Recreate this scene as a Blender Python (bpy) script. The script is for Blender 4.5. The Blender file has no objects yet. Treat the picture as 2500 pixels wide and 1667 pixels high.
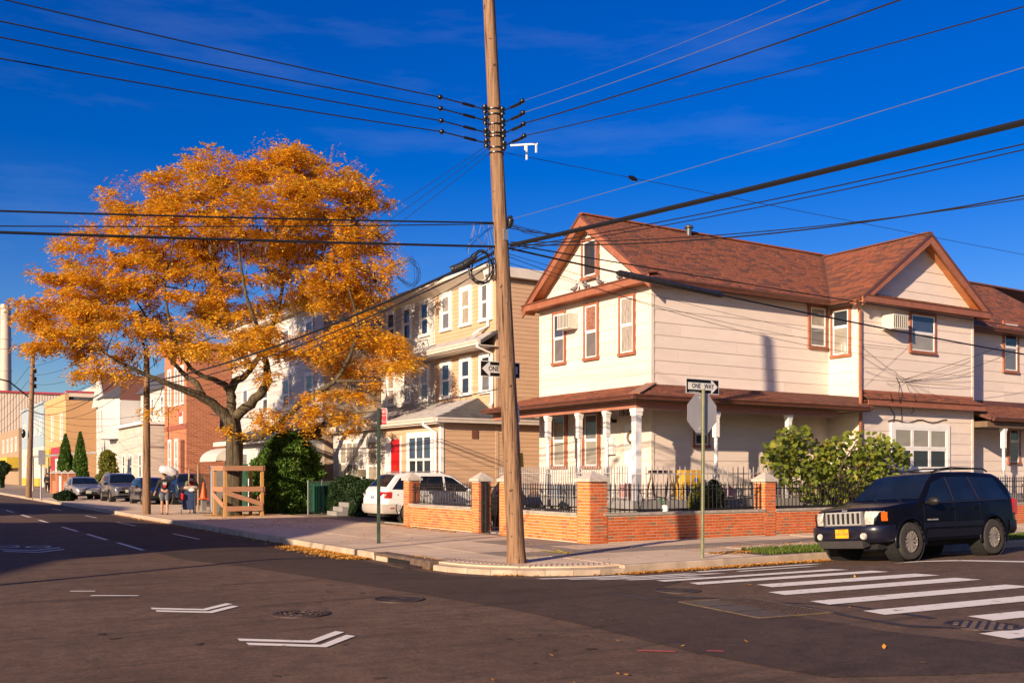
import bpy, bmesh, math, random
import numpy as np
from mathutils import Vector, Matrix, Quaternion
from mathutils import noise as mnoise
rnd = random.Random(7)
SC = bpy.context.scene
COL = SC.collection
R = math.radians
# ------------------------------------------------------------------ camera
F, HX, HY, CH = 2431.0, 1250.0, 1157.0, 1.66
SA, CA = math.sin(R(32.2)), math.cos(R(32.2))
cam = bpy.data.objects.new('camera', bpy.data.cameras.new('camera')); COL.objects.link(cam)
cam.location = (0, 0, CH)
cam.rotation_euler = (R(90), 0, -R(32.2))
cam.data.sensor_width = 36.0
cam.data.lens = 36.0*F/2500.0
cam.data.shift_y = (HY-833.5)/2500.0
cam.data.clip_start = 0.05; cam.data.clip_end = 3000
SC.camera = cam
# ------------------------------------------------------------------ sky, sun, exposure
SUN_AZ, SUN_EL = R(24.5), R(16.8)          # light travels along (cos az, sin az), sun at this elevation
SDX, SDY, STAN = math.cos(SUN_AZ), math.sin(SUN_AZ), math.tan(SUN_EL)
W = bpy.data.worlds.new('World'); SC.world = W; W.use_nodes = True
wn, wl = W.node_tree.nodes, W.node_tree.links
bg = wn['Background']; bg.inputs['Strength'].default_value = 0.10
sky = wn.new('ShaderNodeTexSky'); sky.sky_type = 'NISHITA'; sky.sun_disc = False
sky.sun_elevation = SUN_EL; sky.sun_rotation = math.atan2(-SDX, -SDY)
sky.air_density = 1.0; sky.dust_density = 1.0; sky.ozone_density = 4.0; sky.altitude = 20
hs = wn.new('ShaderNodeHueSaturation'); hs.inputs['Saturation'].default_value = 1.4; hs.inputs['Hue'].default_value = 0.527; hs.inputs['Value'].default_value = 0.80
wl.new(sky.outputs[0], hs.inputs['Color'])
# thin high cloud over the whole sky
tc = wn.new('ShaderNodeTexCoord'); mp = wn.new('ShaderNodeMapping'); mp.inputs['Scale'].default_value = (1.2, 1.2, 7.0)
mp.inputs['Rotation'].default_value = (0.10, 0.06, 0.4)
nz = wn.new('ShaderNodeTexNoise'); nz.inputs['Scale'].default_value = 1.7; nz.inputs['Detail'].default_value = 7; nz.inputs['Roughness'].default_value = 0.62
cr = wn.new('ShaderNodeValToRGB'); cr.color_ramp.elements[0].position = 0.56; cr.color_ramp.elements[1].position = 0.92
cr.color_ramp.elements[1].color = (0.10, 0.10, 0.10, 1)
mx = wn.new('ShaderNodeMix'); mx.data_type = 'RGBA'
wl.new(tc.outputs['Generated'], mp.inputs[0]); wl.new(mp.outputs[0], nz.inputs['Vector']); wl.new(nz.outputs[0], cr.inputs[0])
wl.new(cr.outputs[0], mx.inputs[0]); wl.new(hs.outputs[0], mx.inputs[6]); mx.inputs[7].default_value = (5.0, 5.2, 5.6, 1)
wl.new(mx.outputs[2], bg.inputs['Color'])
sun = bpy.data.objects.new('sun', bpy.data.lights.new('sun', 'SUN')); COL.objects.link(sun)
sun.data.energy = 5.0; sun.data.angle = R(0.55); sun.data.color = (1.0, 0.785, 0.56)
sun.rotation_euler = Vector((SDX*math.cos(SUN_EL), SDY*math.cos(SUN_EL), -math.sin(SUN_EL))).to_track_quat('-Z', 'Y').to_euler()
sun.location = (-30, -20, 30)
vs = SC.view_settings
vs.view_transform = 'Standard'; vs.look = 'None'; vs.exposure = 0.78; vs.gamma = 1.0; vs.use_curve_mapping = False
SC.cycles.max_bounces = 6; SC.cycles.diffuse_bounces = 2; SC.cycles.glossy_bounces = 3; SC.cycles.transparent_max_bounces = 8
SC.cycles.use_denoising = True
# ------------------------------------------------------------------ photograph pixel -> direction
def ray(px, py):
    r = (px-HX)/F
    return Vector((r*CA+SA, -r*SA+CA, (HY-py)/F))
def at(d): return Vector((d.x, d.y, d.z+CH))
def GP(px, py, z=0.0): d = ray(px, py); return at(d*((z-CH)/d.z))
def XP(px, py, X): d = ray(px, py); return at(d*(X/d.x))
def YP(px, py, Y): d = ray(px, py); return at(d*(Y/d.y))
def DP(px, py, t): return at(ray(px, py)*t)
# ------------------------------------------------------------------ materials
MATS = {}
def mat(name, c1, c2=None, scale=4.0, rough=0.7, bump=0.0, bscale=None, metal=0.0, var=0.0, spec=0.5, stretch=None, coat=0.0,
        detail=5.0, sharp=None, c3=None, c3amt=0.5, trans=0.0, world=False, rvar=0.0, sss=0.0):
    """noise mix of c1 and c2, optional third colour by object/island random, fine bump"""
    if name in MATS: return MATS[name]
    m = bpy.data.materials.new(name); m.use_nodes = True; MATS[name] = m
    n, l = m.node_tree.nodes, m.node_tree.links
    b = n['Principled BSDF']
    b.inputs['Roughness'].default_value = rough; b.inputs['Metallic'].default_value = metal
    b.inputs['Specular IOR Level'].default_value = spec
    if coat: b.inputs['Coat Weight'].default_value = coat; b.inputs['Coat Roughness'].default_value = 0.05
    col = None
    tcn = n.new('ShaderNodeTexCoord')
    if world: src = n.new('ShaderNodeNewGeometry').outputs['Position']
    else: src = tcn.outputs['Object']
    if stretch:
        mpn = n.new('ShaderNodeMapping'); mpn.inputs['Scale'].default_value = stretch; l.new(src, mpn.inputs[0]); src = mpn.outputs[0]
    c2 = c2 or c1
    rn = None
    if var or c3:
        oi = n.new('ShaderNodeObjectInfo'); ge = n.new('ShaderNodeNewGeometry')
        ad = n.new('ShaderNodeMath'); ad.operation = 'ADD'; l.new(oi.outputs['Random'], ad.inputs[0]); l.new(ge.outputs['Random Per Island'], ad.inputs[1])
        fr = n.new('ShaderNodeMath'); fr.operation = 'FRACT'; l.new(ad.outputs[0], fr.inputs[0]); rn = fr.outputs[0]
    nt = n.new('ShaderNodeTexNoise'); nt.inputs['Scale'].default_value = scale; nt.inputs['Detail'].default_value = detail
    nt.inputs['Roughness'].default_value = 0.6
    if rn is not None:
        # shift the noise per piece so alike pieces do not repeat it
        vm = n.new('ShaderNodeVectorMath'); vm.operation = 'MULTIPLY_ADD'; l.new(rn, vm.inputs[0]); vm.inputs[1].default_value = (37, 23, 51); l.new(src, vm.inputs[2]); src2 = vm.outputs[0]
    else: src2 = src
    l.new(src2, nt.inputs['Vector'])
    rp = n.new('ShaderNodeValToRGB')
    lo, hi = sharp or (0.3, 0.7)
    rp.color_ramp.elements[0].position = lo; rp.color_ramp.elements[1].position = hi
    rp.color_ramp.elements[0].color = (*c1, 1); rp.color_ramp.elements[1].color = (*c2, 1)
    l.new(nt.outputs[0], rp.inputs[0]); col = rp.outputs[0]
    if c3:
        gt = n.new('ShaderNodeMath'); gt.operation = 'LESS_THAN'; gt.inputs[1].default_value = c3amt; l.new(rn, gt.inputs[0])
        mm = n.new('ShaderNodeMix'); mm.data_type = 'RGBA'; l.new(gt.outputs[0], mm.inputs[0]); l.new(col, mm.inputs[6]); mm.inputs[7].default_value = (*c3, 1); col = mm.outputs[2]
    if var:
        mr = n.new('ShaderNodeMapRange'); mr.inputs[3].default_value = 1-var; mr.inputs[4].default_value = 1+var
        mu = n.new('ShaderNodeMath'); mu.operation = 'MULTIPLY'; mu.inputs[1].default_value = 7.31; l.new(rn, mu.inputs[0])
        f2 = n.new('ShaderNodeMath'); f2.operation = 'FRACT'; l.new(mu.outputs[0], f2.inputs[0]); l.new(f2.outputs[0], mr.inputs[0])
        h = n.new('ShaderNodeHueSaturation'); l.new(mr.outputs[0], h.inputs['Value']); l.new(col, h.inputs['Color']); col = h.outputs[0]
    l.new(col, b.inputs['Base Color'])
    if rvar:
        mr2 = n.new('ShaderNodeMapRange'); mr2.inputs[3].default_value = rough-rvar; mr2.inputs[4].default_value = rough+rvar; l.new(nt.outputs[0], mr2.inputs[0]); l.new(mr2.outputs[0], b.inputs['Roughness'])
    if bump:
        nb = n.new('ShaderNodeTexNoise'); nb.inputs['Scale'].default_value = bscale or scale*4; nb.inputs['Detail'].default_value = 4
        l.new(src2, nb.inputs['Vector'])
        bp = n.new('ShaderNodeBump'); bp.inputs['Strength'].default_value = bump; bp.inputs['Distance'].default_value = 0.02
        l.new(nb.outputs[0], bp.inputs['Height']); l.new(bp.outputs[0], b.inputs['Normal'])
    if trans:
        # leaves: light passes through
        tr = n.new('ShaderNodeBsdfTranslucent'); l.new(col, tr.inputs[0]); ms = n.new('ShaderNodeMixShader'); ms.inputs[0].default_value = trans
        l.new(b.outputs[0], ms.inputs[1]); l.new(tr.outputs[0], ms.inputs[2]); l.new(ms.outputs[0], n['Material Output'].inputs['Surface'])
    return m
def plain(name, c, rough=0.6, metal=0.0, spec=0.5, coat=0.0):
    d = tuple(x*0.8 for x in c)
    return mat(name, d, c, scale=3.0, rough=rough, metal=metal, spec=spec, coat=coat)
def glass(name, c, rough=0.04):
    return mat(name, tuple(x*0.7 for x in c), c, scale=1.5, rough=rough, spec=0.8, coat=0.0)
# ------------------------------------------------------------------ mesh helpers
FR = {}                                   # origin of each object in the coordinates its mesh was written in
class MB:
    def __init__(s): s.v = []; s.f = []; s.m = []; s.cm = 0
    def add(s, vs, fs):
        o = len(s.v); s.v += [tuple(p) for p in vs]; s.f += [tuple(i+o for i in q) for q in fs]; s.m += [s.cm]*len(fs); return s
    def box(s, x0, x1, y0, y1, z0, z1):
        return s.add([(x0,y0,z0),(x1,y0,z0),(x1,y1,z0),(x0,y1,z0),(x0,y0,z1),(x1,y0,z1),(x1,y1,z1),(x0,y1,z1)],
                     [(0,3,2,1),(4,5,6,7),(0,1,5,4),(1,2,6,5),(2,3,7,6),(3,0,4,7)])
    def obox(s, c, a, b, d):
        c, a, b, d = map(Vector, (c, a, b, d))
        P = [c+a*i+b*j+d*k for k in (-1,1) for i, j in ((-1,-1),(1,-1),(1,1),(-1,1))]
        if a.cross(b).dot(d) < 0: P = P[4:]+P[:4]
        return s.add(P, [(0,3,2,1),(4,5,6,7),(0,1,5,4),(1,2,6,5),(2,3,7,6),(3,0,4,7)])
    def bar(s, p, q, w, h=None, up=(0,0,1)):
        p, q = Vector(p), Vector(q); d = (q-p); L = d.length; d.normalize(); u = Vector(up)
        if abs(d.dot(u)) > 0.98: u = Vector((1,0,0))
        a = d.cross(u).normalized(); b = a.cross(d).normalized()
        return s.obox((p+q)/2, d*(L/2), a*(w/2), b*((h or w)/2))
    def tube(s, pts, r, n=8, cap=True):
        pts = [Vector(p) for p in pts]; k = len(pts); o = len(s.v); rr = r if hasattr(r, '__len__') else [r]*k
        t = (pts[1]-pts[0]).normalized(); u = Vector((0,0,1)) if abs(t.z) < 0.9 else Vector((1,0,0)); a = t.cross(u).normalized()
        for i, p in enumerate(pts):
            t = (pts[min(i+1,k-1)]-pts[max(i-1,0)])
            if t.length < 1e-9: t = Vector((0,0,1))
            t.normalize(); a = (a-t*a.dot(t)); a = a.normalized() if a.length > 1e-6 else t.orthogonal().normalized(); b = t.cross(a)
            for j in range(n):
                th = 2*math.pi*j/n; s.v.append(tuple(p+(a*math.cos(th)+b*math.sin(th))*rr[i]))
        for i in range(k-1):
            for j in range(n):
                q = (o+i*n+j, o+i*n+(j+1)%n, o+(i+1)*n+(j+1)%n, o+(i+1)*n+j); s.f.append(q); s.m.append(s.cm)
        if cap:
            s.f.append(tuple(o+j for j in reversed(range(n)))); s.m.append(s.cm)
            s.f.append(tuple(o+(k-1)*n+j for j in range(n))); s.m.append(s.cm)
        return s
    def lathe(s, prof, c=(0,0,0), n=16, axis='z', cap=True):
        o = len(s.v); c = Vector(c)
        for r, z in prof:
            for j in range(n):
                th = 2*math.pi*j/n; x, y = r*math.cos(th), r*math.sin(th)
                p = {'z': (x, y, z), 'y': (x, z, -y), 'x': (z, x, y)}[axis]
                s.v.append(tuple(c+Vector(p)))
        for i in range(len(prof)-1):
            for j in range(n):
                s.f.append((o+i*n+j, o+i*n+(j+1)%n, o+(i+1)*n+(j+1)%n, o+(i+1)*n+j)); s.m.append(s.cm)
        if cap:
            s.f.append(tuple(o+j for j in reversed(range(n)))); s.m.append(s.cm)
            s.f.append(tuple(o+(len(prof)-1)*n+j for j in range(n))); s.m.append(s.cm)
        return s
    def prism(s, pts, vec):
        pts = [Vector(p) for p in pts]; n = len(pts); vec = Vector(vec)
        nm = sum(((pts[i]-pts[0]).cross(pts[(i+1)%n]-pts[0]) for i in range(1, n-1)), Vector())
        if nm.dot(vec) < 0: pts = pts[::-1]
        P = pts+[p+vec for p in pts]
        return s.add(P, [tuple(reversed(range(n))), tuple(range(n, 2*n))]+[(i, (i+1)%n, n+(i+1)%n, n+i) for i in range(n)])
    def face(s, *pts): return s.add(pts, [tuple(range(len(pts)))])
    def grid(s, rows, close=False):
        k = len(rows[0]); o = len(s.v)
        for r in rows: s.v += [tuple(p) for p in r]
        for i in range(len(rows)-1):
            for j in range(k if close else k-1):
                s.f.append((o+i*k+j, o+i*k+(j+1)%k, o+(i+1)*k+(j+1)%k, o+(i+1)*k+j)); s.m.append(s.cm)
        return s
    def mesh(s, name, mats, off=(0,0,0), smooth=None):
        me = bpy.data.meshes.new(name); o = Vector(off)
        me.from_pydata([(x-o.x, y-o.y, z-o.z) for x, y, z in s.v], [], s.f)
        for m in (mats if isinstance(mats, (list, tuple)) else [mats]): me.materials.append(m)
        if isinstance(mats, (list, tuple)): me.polygons.foreach_set('material_index', s.m)
        if smooth is not None:
            me.shade_smooth(); me.set_sharp_from_angle(angle=R(smooth))
        me.update(); return me
    def build(s, name, mats, parent=None, smooth=None, **tags):
        a = np.array(s.v); lo, hi = a.min(0), a.max(0); c = (lo+hi)/2
        if parent is None: c[2] = lo[2]
        o = link(name, s.mesh(name, mats, c, smooth), parent, c)
        tag(o, **tags); return o
def link(name, data, parent=None, c=(0,0,0)):
    o = bpy.data.objects.new(name, data); COL.objects.link(o)
    c = Vector(c); FR[o] = c
    if parent is not None: o.parent = parent; o.location = c-FR[parent]
    else: o.location = c
    return o
def tag(o, label=None, cat=None, group=None, kind=None):
    if label: o['label'] = label
    if cat: o['category'] = cat
    if group: o['group'] = group
    if kind: o['kind'] = kind
    return o
def thing(name, label, cat, loc=(0,0,0), rz=0.0, group=None, local=False):
    """Empty at a thing's base. local: parts are written in the thing's own frame, else in world coordinates"""
    o = bpy.data.objects.new(name, None); COL.objects.link(o); o.empty_display_size = 0.3
    o.location = loc; o.rotation_euler = (0, 0, rz); FR[o] = Vector((0,0,0)) if local else Vector(loc)
    return tag(o, label, cat, group)
def copy_tree(o, parent=None):
    c = o.copy(); COL.objects.link(c); c.parent = parent
    if o in FR: FR[c] = FR[o]
    for ch in o.children: copy_tree(ch, c)
    return c
def pieces(name, me, mats4, parent, limit=300, keyp=None):
    """alike pieces sharing one mesh: the ones nearest the camera as objects, the rest joined as stuff. mats4: list of Matrix in parent's coordinates frame"""
    cp = Vector((0, 0, CH))
    mats4 = sorted(mats4, key=lambda M: (M.translation-cp).length)
    for M in mats4[:limit]:
        o = bpy.data.objects.new(name, me); COL.objects.link(o); o.parent = parent
        T = M.copy(); T.translation = M.translation-FR[parent]; o.matrix_local = T
    rest = mats4[limit:]
    if rest:
        nv = len(me.vertices); V = np.zeros(nv*3); me.vertices.foreach_get('co', V); V = V.reshape(-1, 3); fs = [tuple(p.vertices) for p in me.polygons]
        vv = []; ff = []
        for k, M in enumerate(rest):
            A = np.array(M); vv.append(V@A[:3,:3].T+A[:3,3]); ff += [tuple(i+k*nv for i in f) for f in fs]
        mb = MB(); mb.v = [tuple(p) for p in np.concatenate(vv)]; mb.f = ff; mb.m = [0]*len(ff)
        mb.build(name, me.materials[0], parent, kind='stuff')
def boxmesh(name, m, sx, sy, sz, bev=0.0):
    b = MB().box(-sx/2, sx/2, -sy/2, sy/2, -sz/2, sz/2)
    return b.mesh(name, m)
def text_mb(txt, size, depth=0.004, sx=1.0, bold=0.0):
    """lettering as a mesh builder in the xy plane, centred, thickness along z"""
    cu = bpy.data.curves.new('t', 'FONT'); cu.body = txt; cu.size = size; cu.extrude = depth/2; cu.align_x = 'CENTER'; cu.align_y = 'CENTER'; cu.resolution_u = 2
    cu.offset = bold
    ob = bpy.data.objects.new('t', cu); COL.objects.link(ob)
    me = ob.to_mesh(); mb = MB(); mb.add([(v.co.x*sx, v.co.y, v.co.z) for v in me.vertices], [tuple(p.vertices) for p in me.polygons])
    ob.to_mesh_clear(); bpy.data.objects.remove(ob); bpy.data.curves.remove(cu)
    return mb
def place(mb, M):
    mb.v = [tuple(M@Vector(p)) for p in mb.v]; return mb
def frame(o, ax, ay):
    """matrix with x axis ax, y axis ay, z = ax x ay at o"""
    ax, ay = Vector(ax).normalized(), Vector(ay).normalized(); az = ax.cross(ay)
    return Matrix(((ax.x, ay.x, az.x, o[0]), (ax.y, ay.y, az.y, o[1]), (ax.z, ay.z, az.z, o[2]), (0,0,0,1)))
def npmesh(name, V, Fq, m, uvcol=None):
    """fast mesh from numpy arrays of verts and equal-size faces"""
    me = bpy.data.meshes.new(name); nf, k = Fq.shape
    me.vertices.add(len(V)); me.vertices.foreach_set('co', V.astype(np.float32).ravel())
    me.loops.add(nf*k); me.loops.foreach_set('vertex_index', Fq.astype(np.int32).ravel())
    me.polygons.add(nf); me.polygons.foreach_set('loop_start', np.arange(0, nf*k, k, dtype=np.int32))
    me.materials.append(m); me.update(calc_edges=True); return me
# ------------------------------------------------------------------ common materials
def asphalt(name, lo, hi, crack, streak=1.0):
    """tarmac: blotches, tyre streaks, speckled stone and hairline cracks, all in world metres"""
    m = bpy.data.materials.new(name); m.use_nodes = True; MATS[name] = m; n, l = m.node_tree.nodes, m.node_tree.links; b = n['Principled BSDF']
    b.inputs['Roughness'].default_value = .85; b.inputs['Specular IOR Level'].default_value = .25
    g = n.new('ShaderNodeNewGeometry').outputs['Position']
    def noise(sc, det, vec=g, ro=.6): t_ = n.new('ShaderNodeTexNoise'); t_.inputs['Scale'].default_value = sc; t_.inputs['Detail'].default_value = det; t_.inputs['Roughness'].default_value = ro; l.new(vec, t_.inputs['Vector']); return t_.outputs[0]
    def ramp(v, p0, p1, c0, c1): r_ = n.new('ShaderNodeValToRGB'); e = r_.color_ramp.elements; e[0].position, e[1].position = p0, p1; e[0].color, e[1].color = (*c0,1), (*c1,1); l.new(v, r_.inputs[0]); return r_.outputs[0]
    def mul(a, c): k = n.new('ShaderNodeMix'); k.data_type = 'RGBA'; k.blend_type = 'MULTIPLY'; k.inputs[0].default_value = 1; l.new(a, k.inputs[6]); l.new(c, k.inputs[7]); return k.outputs[2]
    col = ramp(noise(.45, 6), .3, .7, lo, hi)
    col = mul(col, ramp(noise(3.5, 8), .30, .62, (.72,.72,.74), (1.08,1.06,1.04)))
    col = mul(col, ramp(noise(85, 3), .30, .70, (.55,.55,.57), (1.45,1.43,1.4)))
    col = mul(col, ramp(noise(24, 4), .32, .68, (.74,.74,.75), (1.24,1.23,1.22))); col = mul(col, ramp(noise(9, 5), .30, .70, (.84,.84,.85), (1.12,1.12,1.11)))
    mp_ = n.new('ShaderNodeMapping'); mp_.inputs['Rotation'].default_value = (0,0,.75); mp_.inputs['Scale'].default_value = (.35,2.6,1); l.new(g, mp_.inputs[0])
    col = mul(col, ramp(noise(1.0, 5, mp_.outputs[0]), .34, .46, (.66,.65,.66), (1,1,1)))
    wp = n.new('ShaderNodeTexNoise'); wp.inputs['Scale'].default_value = 1.3; wp.inputs['Detail'].default_value = 5; l.new(g, wp.inputs['Vector'])
    vm = n.new('ShaderNodeVectorMath'); vm.operation = 'MULTIPLY_ADD'; l.new(wp.outputs[1], vm.inputs[0]); vm.inputs[1].default_value = (.9,.9,0); l.new(g, vm.inputs[2])
    vo = n.new('ShaderNodeTexVoronoi'); vo.feature = 'DISTANCE_TO_EDGE'; vo.inputs['Scale'].default_value = .42; l.new(vm.outputs[0], vo.inputs['Vector'])
    col = mul(col, ramp(vo.outputs[0], .004, .012, (crack,crack,crack), (1,1,1)))
    l.new(col, b.inputs['Base Color'])
    bp = n.new('ShaderNodeBump'); bp.inputs['Strength'].default_value = .5; bp.inputs['Distance'].default_value = .01; l.new(noise(120, 3), bp.inputs['Height']); l.new(bp.outputs[0], b.inputs['Normal'])
    return m
asph = asphalt('asphalt', (0.120,0.073,0.046), (0.172,0.108,0.070), .86)
asph2 = asphalt('asphalt_dark', (0.064,0.040,0.029), (0.090,0.058,0.041), .9)
conc = mat('concrete_flag', (0.56,0.40,0.265), (0.70,0.52,0.35), scale=1.6, rough=0.9, bump=0.15, bscale=60, var=0.07, detail=8, world=True)
conc2 = mat('concrete_patch', (0.22,0.165,0.125), (0.30,0.23,0.175), scale=2.0, rough=0.9, bump=0.15, bscale=60, world=True)
kerbm = mat('kerb_concrete', (0.32,0.235,0.165), (0.52,0.395,0.285), scale=3.0, rough=0.9, bump=0.3, bscale=40, var=0.1, world=True)
soil = mat('soil', (0.05,0.035,0.022), (0.11,0.08,0.05), scale=5, rough=1.0, bump=0.5, world=True)
white_paint = mat('road_paint', (0.27,0.20,0.15), (0.82,0.74,0.64), scale=6.0, rough=0.75, world=True, sharp=(0.30,0.42), detail=9)
yel_paint = mat('yellow_spray', (0.55,0.40,0.03), (0.80,0.62,0.05), scale=20, rough=0.8)
red_paint = mat('pink_spray', (0.35,0.05,0.06), (0.5,0.1,0.1), scale=20, rough=0.8)
iron = mat('cast_iron', (0.045,0.033,0.030), (0.10,0.06,0.045), scale=9, rough=0.65, metal=0.4, world=True)
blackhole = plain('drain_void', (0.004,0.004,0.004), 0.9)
ZW = 0.03                                  # pavement level beside the kerb
KA, KB = 8.6, 14.0                         # kerb lines of the two streets
def smooth(t): t = max(0.0, min(1.0, t)); return t*t*(3-2*t)
CORN = (KA+2.6, KB+2.4)
def kerb_dist(x, y):
    """distance from the kerb of the corner block, positive on the roadway"""
    if x >= CORN[0]: return KB-y
    if y >= CORN[1]: return KA-x
    dx, dy = (CORN[0]-x)/2.6, (CORN[1]-y)/2.4
    return (math.hypot(dx, dy)-1)*2.5
def zroad(x, y):
    d = max(0.0, kerb_dist(x, y))
    d2 = max(0.0, x+1.2) if y > 13 else 9
    return -0.12*(1-smooth(d/2.6)) - (0.10*(1-smooth(d2/2.4)) if x < 3 else 0)
def drape(name, poly, dz, m, parent=None, step=0.6, kind=None, bounds=None):
    bm = bmesh.new(); vs_ = [bm.verts.new((p[0], p[1], 0)) for p in poly]; f = bm.faces.new(vs_)
    xs = [p[0] for p in poly]; ys = [p[1] for p in poly]
    for ax, lo, hi in ((0, min(xs), max(xs)), (1, min(ys), max(ys))):
        k = math.ceil(lo/step)*step
        while k < hi:
            co = (k,0,0) if ax == 0 else (0,k,0); no = (1,0,0) if ax == 0 else (0,1,0)
            bmesh.ops.bisect_plane(bm, geom=bm.verts[:]+bm.edges[:]+bm.faces[:], plane_co=co, plane_no=no)
            k += step
    for v in bm.verts: v.co.z = zroad(v.co.x, v.co.y)+dz
    for f in bm.faces:
        f.normal_update()
        if f.normal.z < 0: f.normal_flip()
    mb = MB(); bm.verts.index_update(); mb.add([tuple(v.co) for v in bm.verts], [tuple(v.index for v in f.verts) for f in bm.faces]); bm.free()
    return mb.build(name, m, parent, smooth=30, kind=kind)
# ground sheet
MB().face((-1500,-900,-0.34),(1500,-900,-0.34),(1500,2200,-0.34),(-1500,2200,-0.34)).build('ground', soil, kind='structure')
# road sheet with camber, fine near the corner
xs = [-90,-40,-20,-10,-5,-3]+[-2+0.5*i for i in range(0, 30)]+[13+0.7*i for i in range(0, 24)]+[32,40,60,90]
ys = [-60,-30,-12,-5]+[-2+0.5*i for i in range(0, 40)]+[18+i for i in range(0, 40)]+[60,70,85,100,130,160,200,260,330]
mb = MB(); mb.grid([[(x, y, zroad(x, y)) for x in xs] for y in ys])
road = mb.build('road', asph, smooth=30, kind='structure')
# newer darker strip of asphalt from the side street round the corner
pp = [(4.9,60),(4.88,30),(4.88,19.9),(5.43,17.9),(5.8,15.6),(6.25,12.5),(6.5,10.3),(6.51,9.1),(6.43,7.8),(6.35,7.0),(6.44,6.0),(6.52,5.5),(7.42,5.04),(8.1,4.78),(8.8,4.4),(9.3,5.2),(8.95,6.8),(9.0,8.1),(9.1,9.4),(9.17,10.5),(9.6,11.2),(10.4,11.6),(9.6,12.6),(9.1,13.6),(8.9,14.4),(8.4,15.4),(8.3,17),(8.25,22),(8.25,60)]
patch = drape('asphalt_patch', pp, 0.005, asph2, road)
def roadstrip(poly, m=white_paint, name='painted_stripe', dz=0.010): return drape(name, poly, dz, m, road, step=0.5)
# crosswalk stripes (length along X)
SL = [(9.2,13.80,11.0),(9.45,13.30,12.0),(9.7,12.85,12.2),(9.95,12.40,11.3),(10.15,11.85,14.1),(10.3,11.25,14.4),(10.98,10.48,14.6),(10.42,9.72,14.55),(10.13,8.72,14.3),(9.95,7.75,13.9),(10.6,6.80,13.6),(9.55,5.98,13.0),(9.5,5.0,12.8)]
for x0, y, x1 in SL:
    w = 0.36 if y < 11 else 0.26; sk = 0.10
    roadstrip([(x0, y-w/2),(x1, y-w/2-0.25),(x1-sk, y+w/2-0.22),(x0+sk*0.6, y+w/2)], name='crosswalk_stripe')
for x0, y, x1 in [(12.3,13.35,15.4),(12.7,12.75,14.6)]:
    roadstrip([(x0, y-0.12),(x1, y-0.2),(x1-.1, y+0.02),(x0+.1, y+0.12)], name='crosswalk_stripe')
# edge line of the parking lane beside the dark SUV
roadstrip([(15.9,11.93),(16.6,11.86),(17.3,11.50),(18.2,10.55),(19,9.4),(19.2,9.5),(18.4,10.75),(17.45,11.72),(16.7,12.04)], name='lane_line')
# bicycle-lane chevrons
def chev(pts): roadstrip(pts, name='chevron_marking', dz=0.009)
for ox, oy, dx, dy, s_ in ((3.57,9.38,0,0,1.0),(3.30,12.30,0,0,0.9)):
    for k in (0, 1):
        bx, by = ox-0.0*k, oy-0.27*k*s_-0.02*k
        # one arm towards +X+Y, other towards -X+Y
        t = 0.075
        chev([(bx-0.57*s_, by+0.50*s_+t), (bx-0.57*s_-0.02, by+0.50*s_-t), (bx, by-t*1.2), (bx+0.50*s_, by+0.42*s_-t*0.6), (bx+0.50*s_-0.05, by+0.42*s_+t), (bx, by+t*0.9)])
for a in ([(2.35,14.5),(2.9,14.15),(2.94,14.2),(2.4,14.57)], [(2.2,15.2),(2.5,15.02),(2.53,15.08),(2.23,15.27)]):
    roadstrip(a, name='worn_marking')
# worn lane line, dashes and bicycle symbol further up the side street
for (x, y0, y1, w) in ((4.75,22.6,25.4,0.10),(4.72,26.6,29.5,0.10),(4.7,31,34,0.10),(4.7,37,39.5,0.1),(4.7,42,45,0.1),(4.7,48,51,.1),(6.9,26.2,29.0,0.10),(6.9,34,37,0.10),(6.9,41,43.5,0.1),(6.9,50,53,.1)):
    roadstrip([(x-w/2,y0),(x+w/2,y0),(x+w/2,y1),(x-w/2,y1)], name='lane_dash')
bm_ = MB()
for cx, cy in ((2.35,25.3),(2.95,24.9)):
    for i in range(20):
        a0, a1 = 2*math.pi*i/20, 2*math.pi*(i+1)/20
        q = [(cx+r*math.cos(a), cy+1.4*r*math.sin(a), zroad(cx,cy)+0.011) for r, a in ((0.20,a0),(0.20,a1),(0.27,a1),(0.27,a0))]
        bm_.face(*q[::-1])
bm_.build('bicycle_symbol', white_paint, road)
for k in (0, 0.6):
    bx, by = 2.75, 23.2+k; chev([(bx-0.6,by+0.75),(bx-0.6,by+0.55),(bx,by-0.1),(bx+0.6,by+0.55),(bx+0.6,by+0.75),(bx,by+0.1)])
# pink and dark marks
roadstrip([(5.95,7.25),(6.2,7.02),(6.26,7.06),(6.0,7.3)], red_paint, 'spray_mark')
roadstrip([(6.5,6.9),(6.62,6.8),(6.65,6.84),(6.53,6.94)], red_paint, 'spray_mark')
tar = mat('tar_seal', (0.016,0.013,0.013), (0.03,0.026,0.026), scale=6, rough=0.6, world=True)
def tarline(pts, w, name='tar_seam'):
    L = []; Rr = []
    for i, p in enumerate(pts):
        a = Vector(pts[max(i-1,0)]); b = Vector(pts[min(i+1,len(pts)-1)]); d = (b-a).normalized(); n_ = Vector((-d.y, d.x)); ww = w*rnd.uniform(0.6,1.3)
        L.append(Vector(p)+n_*ww/2); Rr.append(Vector(p)-n_*ww/2)
    roadstrip([(v.x, v.y) for v in L+Rr[::-1]], tar, name, dz=0.0075)
tarline([(8.9,10.3),(9.6,9.6),(9.75,8.6),(9.5,7.6),(9.45,6.9),(9.9,6.4),(9.6,5.6),(9.0,5.0)], 0.14)
tarline([(8.6,10.9),(8.5,10.2),(8.65,9.7)], 0.12); tarline([(9.75,9.1),(10.3,8.3),(10.2,7.1)], 0.10)
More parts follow.
